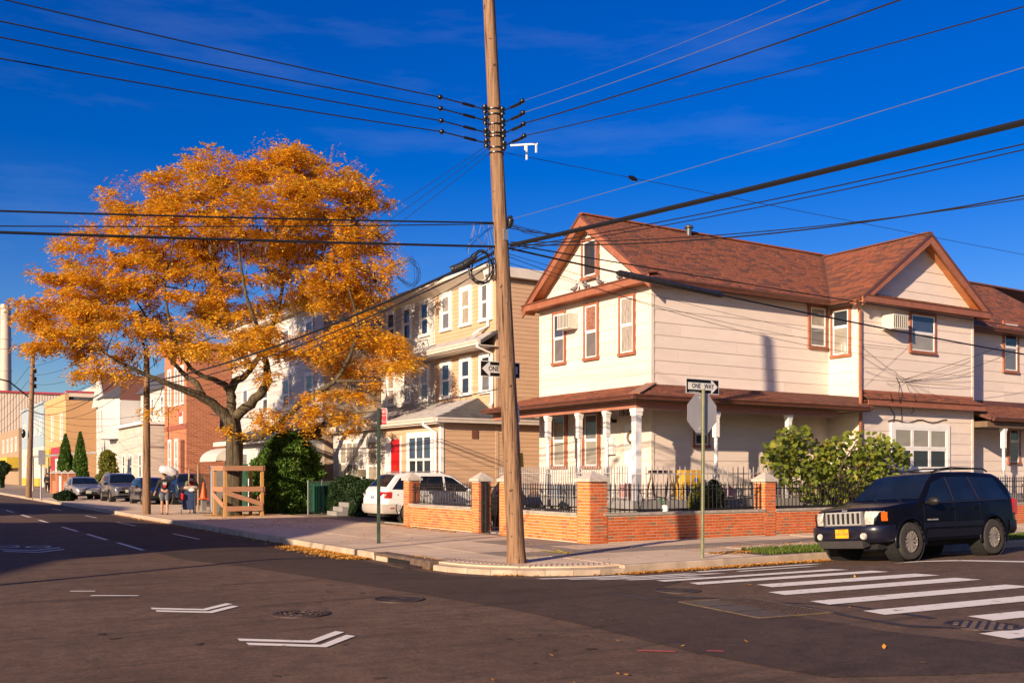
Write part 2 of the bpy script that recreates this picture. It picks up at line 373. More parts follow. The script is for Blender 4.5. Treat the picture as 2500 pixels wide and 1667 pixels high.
for i in range(30):
    x, y = rnd.uniform(1.2,6.2), rnd.uniform(5.5,16); a = rnd.uniform(0,3.1); l_ = rnd.uniform(0.03,0.11)
    n_ = 8; poly = [(x+l_*rnd.uniform(.5,1)*math.cos(t)*math.cos(a)-0.4*l_*math.sin(t)*math.sin(a), y+l_*rnd.uniform(.5,1)*math.cos(t)*math.sin(a)+0.4*l_*math.sin(t)*math.cos(a)) for t in [2*math.pi*j/n_ for j in range(n_)]]
    try: roadstrip(poly, asph2, 'oil_stain', dz=0.006)
    except Exception: pass
# ------------------------------------------------------------------ manholes and utility cover
def manhole(x, y, r, label, pattern, rz=0.0):
    z = zroad(x, y)+0.008
    t = thing('manhole_cover', label, 'manhole cover', (x, y, z), rz, 'covers in the roadway', local=True)
    m = MB(); m.lathe([(r*1.12,-0.03),(r*1.12,0.006),(r*1.02,0.008),(r*1.0,0.0)], n=40, cap=False); m.build('rim', iron, t)
    m = MB(); m.lathe([(0.001,-0.002),(r*0.985,-0.002),(r*0.985,-0.03)], n=40, cap=False); m.build('lid', mat('cover_iron',(0.018,0.014,0.014),(0.04,0.03,0.027),scale=12,rough=.55,metal=.4), t)
    m = MB()
    if pattern == 'flat': m.lathe([(r*.5-.01,0.0),(r*.5-.01,0.003),(r*.5+.01,0.003),(r*.5+.01,0.0)], n=32, cap=False)
    elif pattern == 'grid':
        k = int(r/0.09)
        for i in range(-k, k+1):
            for j in range(-k, k+1):
                if math.hypot(i*0.09, j*0.09) < r*0.86: m.box(i*0.09-0.026, i*0.09+0.026, j*0.09-0.026, j*0.09+0.026, -0.002, 0.008)
    else:
        for rr in (0.3, 0.55, 0.78, 0.95): m.lathe([(r*rr-0.012,0.0),(r*rr-0.012,0.008),(r*rr+0.012,0.008),(r*rr+0.012,0.0)], n=32, cap=False)
        for i in range(12):
            a = i*math.pi/6; m.bar((math.cos(a)*r*.3, math.sin(a)*r*.3, 0.003), (math.cos(a)*r*.93, math.sin(a)*r*.93, 0.003), 0.022, 0.010)
    m.build('raised_pattern', iron, t)
manhole(4.17,11.32,0.30,'round manhole cover of spoke pattern beside the white chevrons','spoke',0.3)
manhole(10.18,6.48,0.36,'round manhole cover of raised squares among the crosswalk stripes','grid',0.5)
manhole(5.75,11.95,0.30,'flat worn manhole cover at the edge of the darker asphalt','flat',0.1)
manhole(9.55,10.75,0.30,'small worn cover touching the crosswalk stripes','flat',0.9)
t = thing('utility_cover', 'rectangular steel utility cover of plates and grating set in the road', 'utility cover', (9.15,8.9,0.006))
cx, cy = 9.15, 8.9; ex = Vector((-0.12,-1,0)).normalized(); ey = Vector((1,-0.12,0)).normalized()
steel_dark = mat('cover_plate', (0.03,0.03,0.036), (0.06,0.055,0.06), scale=5, rough=0.35, metal=0.6, world=True)
for k, w in enumerate((-0.52, 0.0, 0.52)):
    c = Vector((cx-0.28, cy, 0.008))+ex*w; m = MB().obox(c, ex*0.245, ey*0.24, (0,0,0.006)); m.build('cover_plate', steel_dark, t)
c = Vector((cx+0.28, cy, 0.006)); m = MB().obox(c, ex*0.75, ey*0.24, (0,0,0.004)); m.build('grating_bed', iron, t)
m = MB()
for i in range(-11, 12):
    for j in range(-3, 4): m.obox(c+ex*i*0.064+ey*j*0.066+Vector((0,0,0.007)), ex*0.022, ey*0.022, (0,0,0.004))
m.build('grating', iron, t, kind='stuff')
m = MB(); 
for s_ in (-1, 1): m.obox(Vector((cx,cy,0.008))+ex*0.79*s_, ex*0.02, ey*0.55, (0,0,0.007)); m.obox(Vector((cx,cy,0.008))+ey*0.54*s_, ex*0.77, ey*0.02, (0,0,0.006))
m.build('frame', mat('rust_frame',(0.07,0.045,0.028),(0.17,0.115,0.065),scale=8,rough=.7,world=True), t)
# ------------------------------------------------------------------ pavement block, slabs, kerb
def arc(n=10, off=0.0):
    return [(CORN[0]-(2.6-off)*math.cos(a), CORN[1]-(2.4-off)*math.sin(a)) for a in [math.pi/2*i/n for i in range(n+1)]]
base = [(KA+0.17,330)]+arc(12, 0.17)+[(90,KB+0.17),(90,330)]
m = MB().prism([(x, y, -0.33) for x, y in base], (0,0,0.33+ZW-0.022))
pave = m.build('pavement', conc2, kind='structure')
sl = []
step = 1.52
def slab(poly, m_=conc, dz=0.0, name='paving_slab'):
    cx_, cy_ = sum(p[0] for p in poly)/len(poly), sum(p[1] for p in poly)/len(poly)
    q = [(cx_+(p[0]-cx_)*(1-0.007/max(.3,abs(p[0]-cx_))) if abs(p[0]-cx_) > .05 else p[0], cy_+(p[1]-cy_)*(1-0.007/max(.3,abs(p[1]-cy_))) if abs(p[1]-cy_) > .05 else p[1]) for p in poly]
    MB().prism([(x, y, ZW-0.03) for x, y in q], (0,0,0.03+dz)).build(name, m_, pave)
def clip_corner(poly):
    return [p for p in poly if kerb_dist(*p) < -0.16]
A_X = [KA+0.17, 10.4, 12.05, 13.75]
ydirs = [16.42+1.53*i for i in range(40)]
for i in range(3):
    for j, y in enumerate(ydirs[:-1]):
        tone = conc
        if (i == 2 and j in (0,1,2)) or (i == 1 and j in (0,)): tone = conc2
        slab([(A_X[i],y),(A_X[i+1],y),(A_X[i+1],ydirs[j+1]),(A_X[i],ydirs[j+1])], tone, rnd.uniform(-0.004,0.004))
B_Y = [KB+0.17, 15.45, 16.42, 17.5, 18.6]
bx = [CORN[0]]+[CORN[0]+1.55*i for i in range(1, 16)]
for j in range(4):
    for i in range(15):
        if j == 0 and i >= 3: continue             # grass strip
        if j == 3 and bx[i] < 13.0 and False: continue
        tone = conc2 if (j == 2 and i < 9) else conc
        slab([(bx[i],B_Y[j]),(bx[i+1],B_Y[j]),(bx[i+1],B_Y[j+1]),(bx[i],B_Y[j+1])], tone, rnd.uniform(-0.004,0.004)) if not (j >= 2 and bx[i+1] < 13.76 and False) else None
# corner fan: two big slabs to the arc
ar = arc(12, 0.17)
slab([(CORN[0],16.42),(KA+.17,16.42)]+ar[0:7], conc, 0.0, 'ramp_slab')
slab([(CORN[0],16.42)]+ar[6:]+[(CORN[0],KB+0.17)], conc, 0.0, 'ramp_slab')
# ribbed ramp texture bars
m = MB()
for k in range(16):
    u0 = GP(1290+k*13, 1383-k*0.4, ZW); m.bar((u0.x,u0.y,ZW+0.004),(u0.x+0.28,u0.y+0.34,ZW+0.004),0.02,0.008)
    u0 = GP(1075+k*11, 1366+k*0.9, ZW); m.bar((u0.x,u0.y,ZW+0.004),(u0.x+0.30,u0.y+0.30,ZW+0.004),0.02,0.008)
m.build('ramp_ribs', conc, pave)
# yellow utility marks sprayed on the pavement
m = MB()
for (a, b, w) in (((1318,1343),(1410,1351),.10),((1335,1350),(1400,1346),.08),((1360,1341),(1385,1352),.08),((1285,1357),(1305,1357),.07),((1400,1359),(1418,1358),.09)):
    p, q = GP(a[0],a[1],ZW+0.008), GP(b[0],b[1],ZW+0.008); d = (q-p); n_ = Vector((-d.y,d.x,0)).normalized()*w/2
    m.face(p-n_, q-n_*0.6, q+n_*0.6, p+n_) if (Vector((0,0,1)).dot((q-p).cross(n_)) > 0) else m.face(p+n_, q+n_*0.6, q-n_*0.6, p-n_)
m.build('spray_mark', yel_paint, pave)
# kerb stones
pts = [(KA, 330-0)] ; line = [(KA, y) for y in [330,200,140,110]+[100-2.4*i for i in range(0, 35)] if y > CORN[1]+0.1]+arc(8)+[(CORN[0]+2.4*i, KB) for i in range(1, 12)]+[(60,KB),(90,KB)]
kerb = thing('kerb', None, None, (KA, KB, ZW)); kerb['kind'] = 'structure'
steelk = mat('steel_kerb', (0.10,0.065,0.045), (0.22,0.15,0.11), scale=7, rough=0.6, metal=0.3, world=True)
for i in range(len(line)-1):
    a, b = Vector((*line[i],0)), Vector((*line[i+1],0)); d = (b-a).normalized(); n_ = Vector((d.y,-d.x,0))
    if kerb_dist(*(((a+b)/2+n_*0.05)[:2])) > kerb_dist(*(((a+b)/2)[:2])): n_ = -n_
    a = a+d*0.004; b = b-d*0.004
    q = [a, b, b+n_*0.168, a+n_*0.168]
    isdrain = (16.2 < (a.y+b.y)/2 < 19.2 and a.x < KA+.3)
    if isdrain: continue
    h = ZW+0.004
    arcq = CORN[0]-2.6 < (a.x+b.x)/2 < CORN[0]+0.2 and (a.y+b.y)/2 < CORN[1]
    if arcq: h = ZW-0.05
    m = MB(); ch = 0.018
    prof = [(0.0,-0.34),(0.0,h-ch),(ch,h),(0.168,h),(0.168,-0.34)]
    rows = [[tuple(p+n_*u+Vector((0,0,z))) for u, z in prof] for p in (a, b)]
    m.grid(rows); m.add(rows[0], [(0,1,2,3,4)]); m.add(rows[1], [(4,3,2,1,0)])
    m.build('kerb_stone', steelk if (12.4 < a.x < 13.2 and False) else kerbm, kerb)
# storm drain inlet in the kerb
y0d, y1d = 16.45, 19.0
t = thing('storm_drain', 'rusty cast iron storm drain inlet in the kerb beside the parking sign', 'storm drain', (KA, (y0d+y1d)/2, -0.12))
MB().box(KA-0.02, KA+0.30, y0d+0.05, y1d, ZW-0.045, ZW+0.012).build('head', steelk, t)
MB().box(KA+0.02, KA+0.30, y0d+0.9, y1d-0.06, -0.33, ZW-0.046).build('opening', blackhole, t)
for a, b in ((y0d+0.05,y0d+0.88),(y1d-0.055,y1d)): MB().box(KA-0.012, KA+0.28, a, b, -0.33, ZW-0.047).build('cheek', steelk, t)
MB().box(KA-0.40, KA-0.04, y0d+0.35, y0d+1.05, -0.12, -0.075).build('grate', iron, t)
wood_old = mat('old_plank', (0.25,0.17,0.10), (0.42,0.32,0.2), scale=3, rough=.9, stretch=(8,1,8))
# ------------------------------------------------------------------ far side of the side street (out of frame): pavement and unseen buildings shaped to cast the shade on the road
m = MB().prism([(-1.2,14.5,-0.33),(-60,14.5,-0.33),(-60,330,-0.33),(-1.2,330,-0.33)], (0,0,0.33+ZW)); m.build('pavement', conc, kind='structure')
def shade_building(shadow_poly, h, label, m_):  # unseen caster: outline is the wanted shade shifted back toward the sun
    ox, oy = SDX/STAN*h, SDY/STAN*h
    pts = [(x-ox, y-oy) for x, y in shadow_poly]
    c = (sum(p[0] for p in pts)/len(pts), sum(p[1] for p in pts)/len(pts))
    t = thing('shade_caster', label, 'building', (c[0], c[1], ZW))
    MB().prism([(x, y, ZW) for x, y in pts], (0,0,h-ZW)).build('wall', m_, t)
    # windows and cornice on the sides facing the crossing
    n = len(pts)
    for i in range(n):
        a, b = Vector((*pts[i],0)), Vector((*pts[(i+1)%n],0)); L = (b-a).length
        if L < 3: continue
        d = (b-a)/L; nn = Vector((d.y,-d.x,0)); 
        if nn.dot((a+b)/2-Vector((*c,0))) < 0: nn = -nn
        for fz in range(int((h-1)//3)):
            for k in range(int(L//2.6)):
                p = a+d*(1.3+2.6*k)+nn*0.02+Vector((0,0,1.7+fz*3)); MB().obox(p, d*0.5, nn*0.04, (0,0,0.8)).build('window', glass('far_glass',(0.05,0.06,0.08)), t)
    return t
brk = mat('brick_far_dark', (0.16,0.07,0.045), (0.24,0.11,0.07), scale=3, rough=.9)
shade_building([(-16,12.0),(1.0,17.0),(2.98,21.05),(4.5,22.3),(7.9,23.3),(10.2,26.0),(13.4,31.0),(21.0,36.4),(9.2,36.2),(3.3,38.0),(-16,48.0)], 8.0, 'unseen dark brick building shaped to cast the shade across the side street', brk)
shade_building([(-10,58),(3.5,50.5),(9.3,47.0),(10.4,52.0),(9.2,62.0),(-10,75)], 8.0, 'unseen low brick building shaped to shade the side street further up', brk)

# ------------------------------------------------------------------ houses across the cross street, behind the camera's right shoulder (seen only as reflections)
def back_house(x0, x1, y0, h, c, lab):
    m_ = mat('back_wall_'+lab.split()[0], c, tuple(v*1.15 for v in c), scale=1, rough=.8)
    t = thing('row_house', lab, 'house', ((x0+x1)/2, y0-4, ZW)); MB().box(x0, x1, y0-9, y0, 0, h).build('wall', m_, t)
    MB().prism([(x0-.3, y0+.4, h), (x0-.3, y0-9.4, h), (x0-.3, y0-4.5, h+2.2)], (x1-x0+.6, 0, 0)).build('roof', plain('back_roof', (0.08,0.05,0.04)), t)
    for k in range(int((x1-x0)//2.2)):
        for z in (1.4, 4.3): MB().box(x0+.8+2.2*k, x0+1.7+2.2*k, y0, y0+.05, z, z+1.5).build('window', glass('far_glass',(0.05,0.06,0.08)), t)
for k, (c, lab) in enumerate((((.30,.15,.09),'brick house opposite the cream house, beside the beige one'),((.42,.36,.28),'beige house opposite the cream house'),((.25,.24,.24),'grey house opposite the parked dark SUV'),((.36,.20,.12),'reddish house opposite the wing of the cream house'),((.45,.42,.38),'pale house opposite, furthest along the cross street'))):
    back_house(9+9.5*k, 17.8+9.5*k, -9.0-.3*(k%2), 6.2+.5*(k%3), c, lab)

# street lamp on the far pavement, out of frame at the left: its thin shade crosses the road
t = thing('street_lamp', 'tall steel street lamp on the far pavement of the side street', 'street lamp', (-1.9,15.2,ZW))
stl = mat('lamp_steel', (0.25,0.25,0.24), (0.33,0.33,0.32), scale=4, rough=.5, metal=.5)
MB().tube([(-1.9,15.2,ZW),(-1.9,15.2,3),(-1.9,15.2,7.6)], [.10,.075,.05], 12).build('column', stl, t, smooth=50)
MB().tube([(-1.9,15.2,7.5),(-1.3,15.2,8.1),(-.2,15.2,8.35)], .04, 8).build('arm', stl, t, smooth=50)
MB().lathe([(.03,.06),(.14,.03),(.16,-.06),(.05,-.1)], (-.1,15.2,8.33), 12).build('lantern', stl, t, smooth=50)
# ------------------------------------------------------------------ building kit
cream = mat('cream_siding', (0.68,0.56,0.475), (0.74,0.615,0.53), scale=1.6, rough=0.55, bump=0.06, bscale=30, var=0.045, spec=0.3, stretch=(1,1,3.5), detail=8)
cream_trim = mat('cream_trim', (0.68,0.56,0.45), (0.74,0.63,0.52), scale=2, rough=0.5)
brown = mat('brown_trim', (0.26,0.085,0.045), (0.34,0.125,0.065), scale=3, rough=0.5, var=0.05)
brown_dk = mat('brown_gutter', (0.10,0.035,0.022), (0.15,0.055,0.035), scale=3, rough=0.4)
soff = mat('soffit_wood', (0.40,0.13,0.04), (0.50,0.18,0.06), scale=4, rough=0.5, var=0.06)
vinyl = mat('white_vinyl', (0.72,0.68,0.64), (0.80,0.77,0.74), scale=3, rough=0.45)
grey_paint = mat('grey_paint', (0.30,0.29,0.30), (0.37,0.36,0.37), scale=4, rough=0.6)
shing = mat('red_shingle', (0.185,0.052,0.023), (0.26,0.080,0.036), scale=7, rough=0.9, bump=0.3, bscale=80, var=0.10, c3=(0.125,0.044,0.028), c3amt=0.24)
shing_u = mat('shingle_bed', (0.10,0.035,0.022), (0.14,0.05,0.03), scale=7, rough=0.95)
shing_g = mat('grey_shingle', (0.36,0.33,0.32), (0.47,0.43,0.41), scale=9, rough=0.9, bump=0.3, bscale=80, var=0.08)
g_dark = glass('window_dark', (0.03,0.035,0.045)); g_mid = glass('window_mid', (0.16,0.15,0.15)); g_blind = glass('window_blind', (0.33,0.29,0.24), 0.10)
g_lace = mat('window_lace', (0.20,0.15,0.11), (0.46,0.40,0.33), scale=14, rough=0.1, spec=0.7, stretch=(2,2,0.4)); g_sky = glass('window_sky', (0.05,0.07,0.12))
g_red = mat('window_red_lace', (0.16,0.04,0.025), (0.38,0.20,0.14), scale=20, rough=0.15, spec=0.7)
def PT(ax, c, a, z, off=0.0):
    """point on a wall: ax 'X' faces -X at X=c (a is Y), ax 'Y' faces -Y at Y=c (a is X); off: outwards"""
    return Vector((c-off, a, z)) if ax == 'X' else Vector((a, c-off, z))
def pbox(ax, c, a0, a1, z0, z1, o0, o1):
    m = MB()
    return m.box(c-o1, c-o0, a0, a1, z0, z1) if ax == 'X' else m.box(a0, a1, c-o1, c-o0, z0, z1)
def siding(parent, ax, c, a0, a1, z0, z1, exp, m_, lip=0.022, lo=None, hi=None, name='siding_board', cap=300):
    """overlapping boards, each an object; lo(z), hi(z) clip a gable"""
    z = z0; cache = {}
    while z < z1-0.01:
        zt = min(z+exp, z1)
        b0, b1 = (lo(z) if lo else a0), (hi(z) if hi else a1); t0, t1 = (lo(zt) if lo else a0), (hi(zt) if hi else a1)
        if b1-b0 > 0.05:
            if t1-t0 < 0.02: t0 = t1 = (t0+t1)/2; t0 -= .01; t1 += .01
            key = (round(b1-b0,3), round(t0-b0,3), round(t1-b0,3), round(zt-z,3))
            if key not in cache:
                q = [PT(ax, 0, u, w, o) for u, w, o in ((0,0,0),(b1-b0,0,0),(t1-b0,zt-z,0),(t0-b0,zt-z,0),(0,0,lip),(b1-b0,0,lip),(t1-b0,zt-z,0.004),(t0-b0,zt-z,0.004))]
                fs = [(0,1,2,3),(4,7,6,5),(0,4,5,1),(1,5,6,2),(2,6,7,3),(3,7,4,0)]
                if ax == 'Y': fs = [f[::-1] for f in fs]
                cache[key] = MB().add(q, [f[::-1] for f in fs]).mesh(name, m_)
            if lo is None and b1-b0 > 4.4:
                # long walls: staggered lengths with butt joints
                cuts = [b0]; p_ = b0+rnd.uniform(0.8, 3.6)
                while p_ < b1-0.6: cuts.append(p_); p_ += 3.66
                cuts.append(b1)
                for u0, u1 in zip(cuts, cuts[1:]):
                    q = [PT(ax, 0, u, w, o) for u, w, o in ((0,0,0),(u1-u0-0.005,0,0),(u1-u0-0.005,zt-z,0),(0,zt-z,0),(0,0,lip),(u1-u0-0.005,0,lip),(u1-u0-0.005,zt-z,0.004),(0,zt-z,0.004))]
                    fs = [(0,1,2,3),(4,7,6,5),(0,4,5,1),(1,5,6,2),(2,6,7,3),(3,7,4,0)]
                    if ax == 'Y': fs = [f[::-1] for f in fs]
                    link(name, MB().add(q, [f[::-1] for f in fs]).mesh(name, m_), parent, PT(ax, c, u0, z, 0.002+rnd.uniform(0,0.002)))
            else: link(name, cache[key], parent, PT(ax, c, b0, z, 0.002))
        z = zt
def window(parent, ax, c, a0, a1, z0, z1, trim=brown, frm=vinyl, tw=0.10, panes=(None, None), cols=1, sill=True, fw=0.045, rail=0.5, prou=0.05, lift=0.022):
    prou += lift
    """double hung window: casing > sashes, panes, sill"""
    up, dn = panes[0] or g_mid, panes[1] or g_mid
    m = MB()
    for q in ((a0-tw,a0,z0-(0 if sill else tw),z1+tw),(a1,a1+tw,z0-(0 if sill else tw),z1+tw)): m.v, m.f, m.m = cat_(m, pbox(ax, c, *q, 0, prou))
    m.v, m.f, m.m = cat_(m, pbox(ax, c, a0, a1, z1, z1+tw, 0, prou-0.002))
    if not sill: m.v, m.f, m.m = cat_(m, pbox(ax, c, a0, a1, z0-tw, z0, 0, prou-0.002))
    w = m.build('window', trim, parent)
    if sill: pbox(ax, c, a0-tw-0.02, a1+tw+0.02, z0-0.09, z0, 0, prou+0.03).build('sill', trim, w)
    cw = (a1-a0)/cols
    for k in range(cols):
        b0, b1 = a0+cw*k, a0+cw*(k+1); zm = z0+(z1-z0)*rail
        for lo_, hi_, gm, of in ((z0, zm, dn, 0.014), (zm, z1, up, 0.024)):
            of += lift
            m = MB()
            for q in ((b0,b0+fw,lo_,hi_),(b1-fw,b1,lo_,hi_),(b0+fw,b1-fw,lo_,lo_+fw),(b0+fw,b1-fw,hi_-fw,hi_)): m.v, m.f, m.m = cat_(m, pbox(ax, c, *q, 0.0, of+0.018))
            m.build('sash', frm, w)
            pbox(ax, c, b0+fw*0.8, b1-fw*0.8, lo_+fw*0.8, hi_-fw*0.8, 0.001, of+0.002).build('pane', gm, w)
    return w
def cat_(m, n_):
    o = len(m.v); return m.v+n_.v, m.f+[tuple(i+o for i in f) for f in n_.f], m.m+n_.m
def clip_poly(poly, a, b, c):
    """half plane a*x+b*y<=c"""
    out = []
    for i in range(len(poly)):
        p, q = poly[i], poly[(i+1)%len(poly)]; dp, dq = a*p[0]+b*p[1]-c, a*q[0]+b*q[1]-c
        if dp <= 0: out.append(p)
        if (dp < 0) != (dq < 0) and abs(dp-dq) > 1e-9: t_ = dp/(dp-dq); out.append((p[0]+(q[0]-p[0])*t_, p[1]+(q[1]-p[1])*t_))
    return out
def inside(poly, x, y):
    r = False
    for i in range(len(poly)):
        (x1,y1),(x2,y2) = poly[i], poly[(i+1)%len(poly)]
        if (y1 > y) != (y2 > y) and x < (x2-x1)*(y-y1)/(y2-y1)+x1: r = not r
    return r
def roof_plane(parent, P, m_, bed, thick=0.10, tw=0.36, ex=0.135, name='roof', shingles=True, limit=300, pn='shingle'):
    """P: 3D polygon (planar), first edge = eave. Bed slab + staggered shingles"""
    P = [Vector(p) for p in P]; e = (P[1]-P[0]).normalized(); n_ = Vector()
    for i in range(1, len(P)-1): n_ += (P[i]-P[0]).cross(P[i+1]-P[0])
    n_.normalize()
    if n_.z < 0: n_ = -n_
    u = n_.cross(e).normalized()
    if u.z < 0: u = -u
    m = MB().prism([p-n_*thick for p in P], n_*thick); r_ = m.build(name, bed, parent)
    if not shingles: return r_
    q = [((p-P[0]).dot(e), (p-P[0]).dot(u)) for p in P]
    lo = (min(a for a, b in q), min(b for a, b in q)); hi = (max(a for a, b in q), max(b for a, b in q))
    if e.cross(u).dot(n_) < 0: e2 = -e
    mesh = MB()
    mesh.add([(-tw/2,0,0.002),(tw/2,0,0.002),(tw/2,ex*1.12,0.001),(-tw/2,ex*1.12,0.001),(-tw/2,0,0.014),(tw/2,0,0.014),(tw/2,ex*1.12,0.004),(-tw/2,ex*1.12,0.004)],
             [(0,3,2,1),(4,5,6,7),(0,1,5,4),(1,2,6,5),(2,3,7,6),(3,0,4,7)])
    me = mesh.mesh(pn, m_); Ms = []
    sgn = 1 if e.cross(u).dot(n_) > 0 else -1
    row = 0; b = lo[1]+0.005
    while b < hi[1]-ex*0.3:
        a = lo[0]+(rnd.random())*tw
        while a < hi[0]:
            cw = rnd.choice((0.6,0.8,1.0,1.0,1.25))
            if inside(q, a, b+ex*0.55) and inside(q, a-tw*cw*0.42, b+ex*0.3) and inside(q, a+tw*cw*0.42, b+ex*0.3):
                o = P[0]+e*a+u*b+n_*rnd.uniform(0,0.004)
                M = frame(o, e*sgn, u); Ms.append(M@Matrix.Diagonal((cw,1,1,1)))
            a += tw*cw*1.0+0.006
        b += ex; row += 1
    pieces(pn, me, Ms, r_, limit)
    return r_
def ac_unit(ax, c, a0, a1, z0, z1, depth, label, name='air_conditioner', side=-1):
    p = PT(ax, c, (a0+a1)/2, z0, 0.0)
    t = thing(name, label, 'air conditioner', p, 0, 'window air conditioners')
    body = mat('ac_case', (0.55,0.50,0.42), (0.64,0.59,0.51), scale=5, rough=.5)
    pbox(ax, c, a0, a1, z0, z1, 0.03, depth-0.02).build('case', body, t)
    pbox(ax, c, a0+0.03, a1-0.03, z0+0.03, z1-0.03, depth-0.021, depth-0.012).build('grille_recess', plain('ac_dark',(0.05,0.045,0.04)), t)
    m = MB()
    for k in range(7):
        a = a0+0.03+(a1-a0-0.06)*(k+0.5)/7; m.v, m.f, m.m = cat_(m, pbox(ax, c, a-0.014, a+0.014, z0+0.03, z1-0.03, depth-0.019, depth))
    m.build('grille', body, t)
    m = MB()
    for q in ((a0,a1,z0,z0+0.035),(a0,a1,z1-0.035,z1)): m.v, m.f, m.m = cat_(m, pbox(ax, c, *q, depth-0.018, depth+0.002))
    m.build('bezel', body, t)
    return t
def turned_post(parent, x, y, z0, z1, fat=1.0):
    """square block, turned shaft, grey plinth"""
    s_ = 0.072*fat; h = z1-z0
    p = MB().box(x-s_*1.35, x+s_*1.35, y-s_*1.35, y+s_*1.35, z1-0.09, z1); p.box(x-s_*1.15, x+s_*1.15, y-s_*1.15, y+s_*1.15, z1-0.16, z1-0.092)
    p.box(x-s_, x+s_, y-s_, y+s_, z1-0.72, z1-0.162)
    sh = [(s_*0.95,z1-0.722),(s_*0.62,z1-0.76),(s_*0.9,z1-0.80),(s_*0.6,z1-0.84),(s_*0.78,z1-0.90),(s_*0.72,z1-1.05),(s_*0.82,z0+0.95),(s_*0.6,z0+0.86)]
    p.lathe(sh, (x, y, 0), 12); o = p.build('post', vinyl, parent, smooth=35)
    q = MB().lathe([(s_*0.62,z0+0.86),(s_*0.85,z0+0.82),(s_*0.6,z0+0.74),(s_*0.9,z0+0.70)], (x, y, 0), 12); q.box(x-s_, x+s_, y-s_, y+s_, z0, z0+0.70); q.build('plinth', grey_paint, o, smooth=35)
def gutter_run(parent, p, q, out, m_=brown_dk, h=0.11, w=0.11, name='gutter'):
    """K-profile gutter hung below an eave from p to q, out: outward unit vector"""
    p, q, out = Vector(p), Vector(q), Vector(out); pr = [(0,0),(0,-h),(w*0.55,-h),(w*0.7,-h*0.55),(w,-h*0.25),(w,0),(w*0.88,0),(w*0.88,-h*0.2),(0.02,-0.02)]
    rows = [[tuple(e+out*a+Vector((0,0,b))) for a, b in pr] for e in (p, q)]
    m = MB().grid(rows, close=True); m.add(rows[0], [tuple(range(9))]); m.add(rows[1], [tuple(reversed(range(9)))])
    return m.build(name, m_, parent)
def downspout(parent, pts, m_, r=0.045, name='downspout'):
    return MB().tube(pts, r, 6).build(name, m_, parent, smooth=50)
# ------------------------------------------------------------------ the cream corner house
XF, YS, YB = 18.7, 22.15, 27.88           # front wall, side wall, far side
XW0, XW1, YW = 26.25, 32.2, 20.9          # projecting wing
XR = 45.0
ZE, ZA = 7.22, 9.72                       # eaves, ridge
YC = (YS+YB)/2
H = thing('corner_house', 'cream sided two storey corner house with red shingle roof and wraparound porch', 'house', (XF+6, YC, 0.05))
core = MB().box(XF+0.012, XR, YS+0.012, YB-0.02, -0.1, ZE+0.02); core.build('wall', cream_trim, H)
core = MB().box(XW0+0.012, XW1-0.012, YW+0.012, YS+0.5, -0.1, ZE+0.02); core.build('wall', cream_trim, H)
ZP = 4.26                                 # where the porch roof meets the wall
E1 = 0.37
siding(H, 'X', XF, YS+0.10, YB, ZP-0.05, ZE-0.06, E1, cream, 0.020)
siding(H, 'Y', YS, XF+0.10, XW0, ZP-0.05, ZE-0.06, E1, cream, 0.020)
siding(H, 'X', XF, YS+0.10, YB, 0.95, ZP-0.06, E1, cream, 0.020)
siding(H, 'Y', YS, XF+0.10, XW0, 0.95, ZP-0.06, E1, cream, 0.020)
siding(H, 'X', XW0, YW+0.10, YS, 0.5, ZE-0.06, E1, cream, 0.020)
siding(H, 'Y', YW, XW0+0.10, XW1-0.06, ZP+0.06, ZE-0.06, E1, cream, 0.020)
siding(H, 'Y', YW, XW0+0.10, XW1-0.06, 0.1, ZP-0.32, E1, cream, 0.020)
for x, y in ((XF-0.03,YS-0.03),(XW0-0.03,YW-0.03),(XF-0.03,YB-0.07),(XW1-0.07,YW-0.03)):
    MB().box(x, x+0.11, y, y+0.11, 0.1, ZE-0.05).build('corner_board', cream_trim, H)
# recessed wall beyond the wing
siding(H, 'Y', YS-0.35, XW1, XR, 0.3, 7.0, E1, cream, 0.020)
MB().box(XW1, XR, YS-0.335, YS+0.3, -0.1, 7.02).build('wall', cream_trim, H)
# --- roof
OV = 0.45
half = YC-YS+OV; slope = (ZA-ZE)/half
def zr(y): return ZA-abs(y-YC)*slope
xg = XF-OV
zE = zr(YS-OV)
ridge_end = 37.0
# valley with the wing
XC = (XW0+XW1)/2; hw = (XW1-XW0)/2+0.45; ZAW = 9.62; slw = (ZAW-zE)/hw
yv = YC-(ZA-ZAW)/slope                     # where the wing ridge dies into the main slope
roof_plane(H, [(xg,YS-OV,zE),(XW0-0.45,YS-OV,zE),(XC,yv,ZAW),(XC,YC,ZA),(xg,YC,ZA)], shing, shing_u)
roof_plane(H, [(xg,YB+OV,zE),(45,YB+OV,zE),(45,YC,ZA),(xg,YC,ZA)], shing, shing_u, shingles=False)
yg = YW-OV
roof_plane(H, [(XW0-0.45,yg,zE),(XC,yg,ZAW),(XC,yv,ZAW),(XW0-0.45,YS-OV,zE)][::1], shing, shing_u) if False else None
def roof_side(parent, eave_a, eave_b, top_b, top_a, **k): return roof_plane(parent, [eave_a, eave_b, top_b, top_a], k.pop('m', shing), k.pop('bed', shing_u), **k)
roof_side(H, (XW0-0.45,YS-OV,zE), (XW0-0.45,yg,zE), (XC,yg,ZAW), (XC,yv,ZAW))
roof_side(H, (XW1+0.45,yg,zE), (XW1+0.45,YS+0.6,zE), (XC,yv,ZAW), (XC,yg,ZAW), shingles=False)
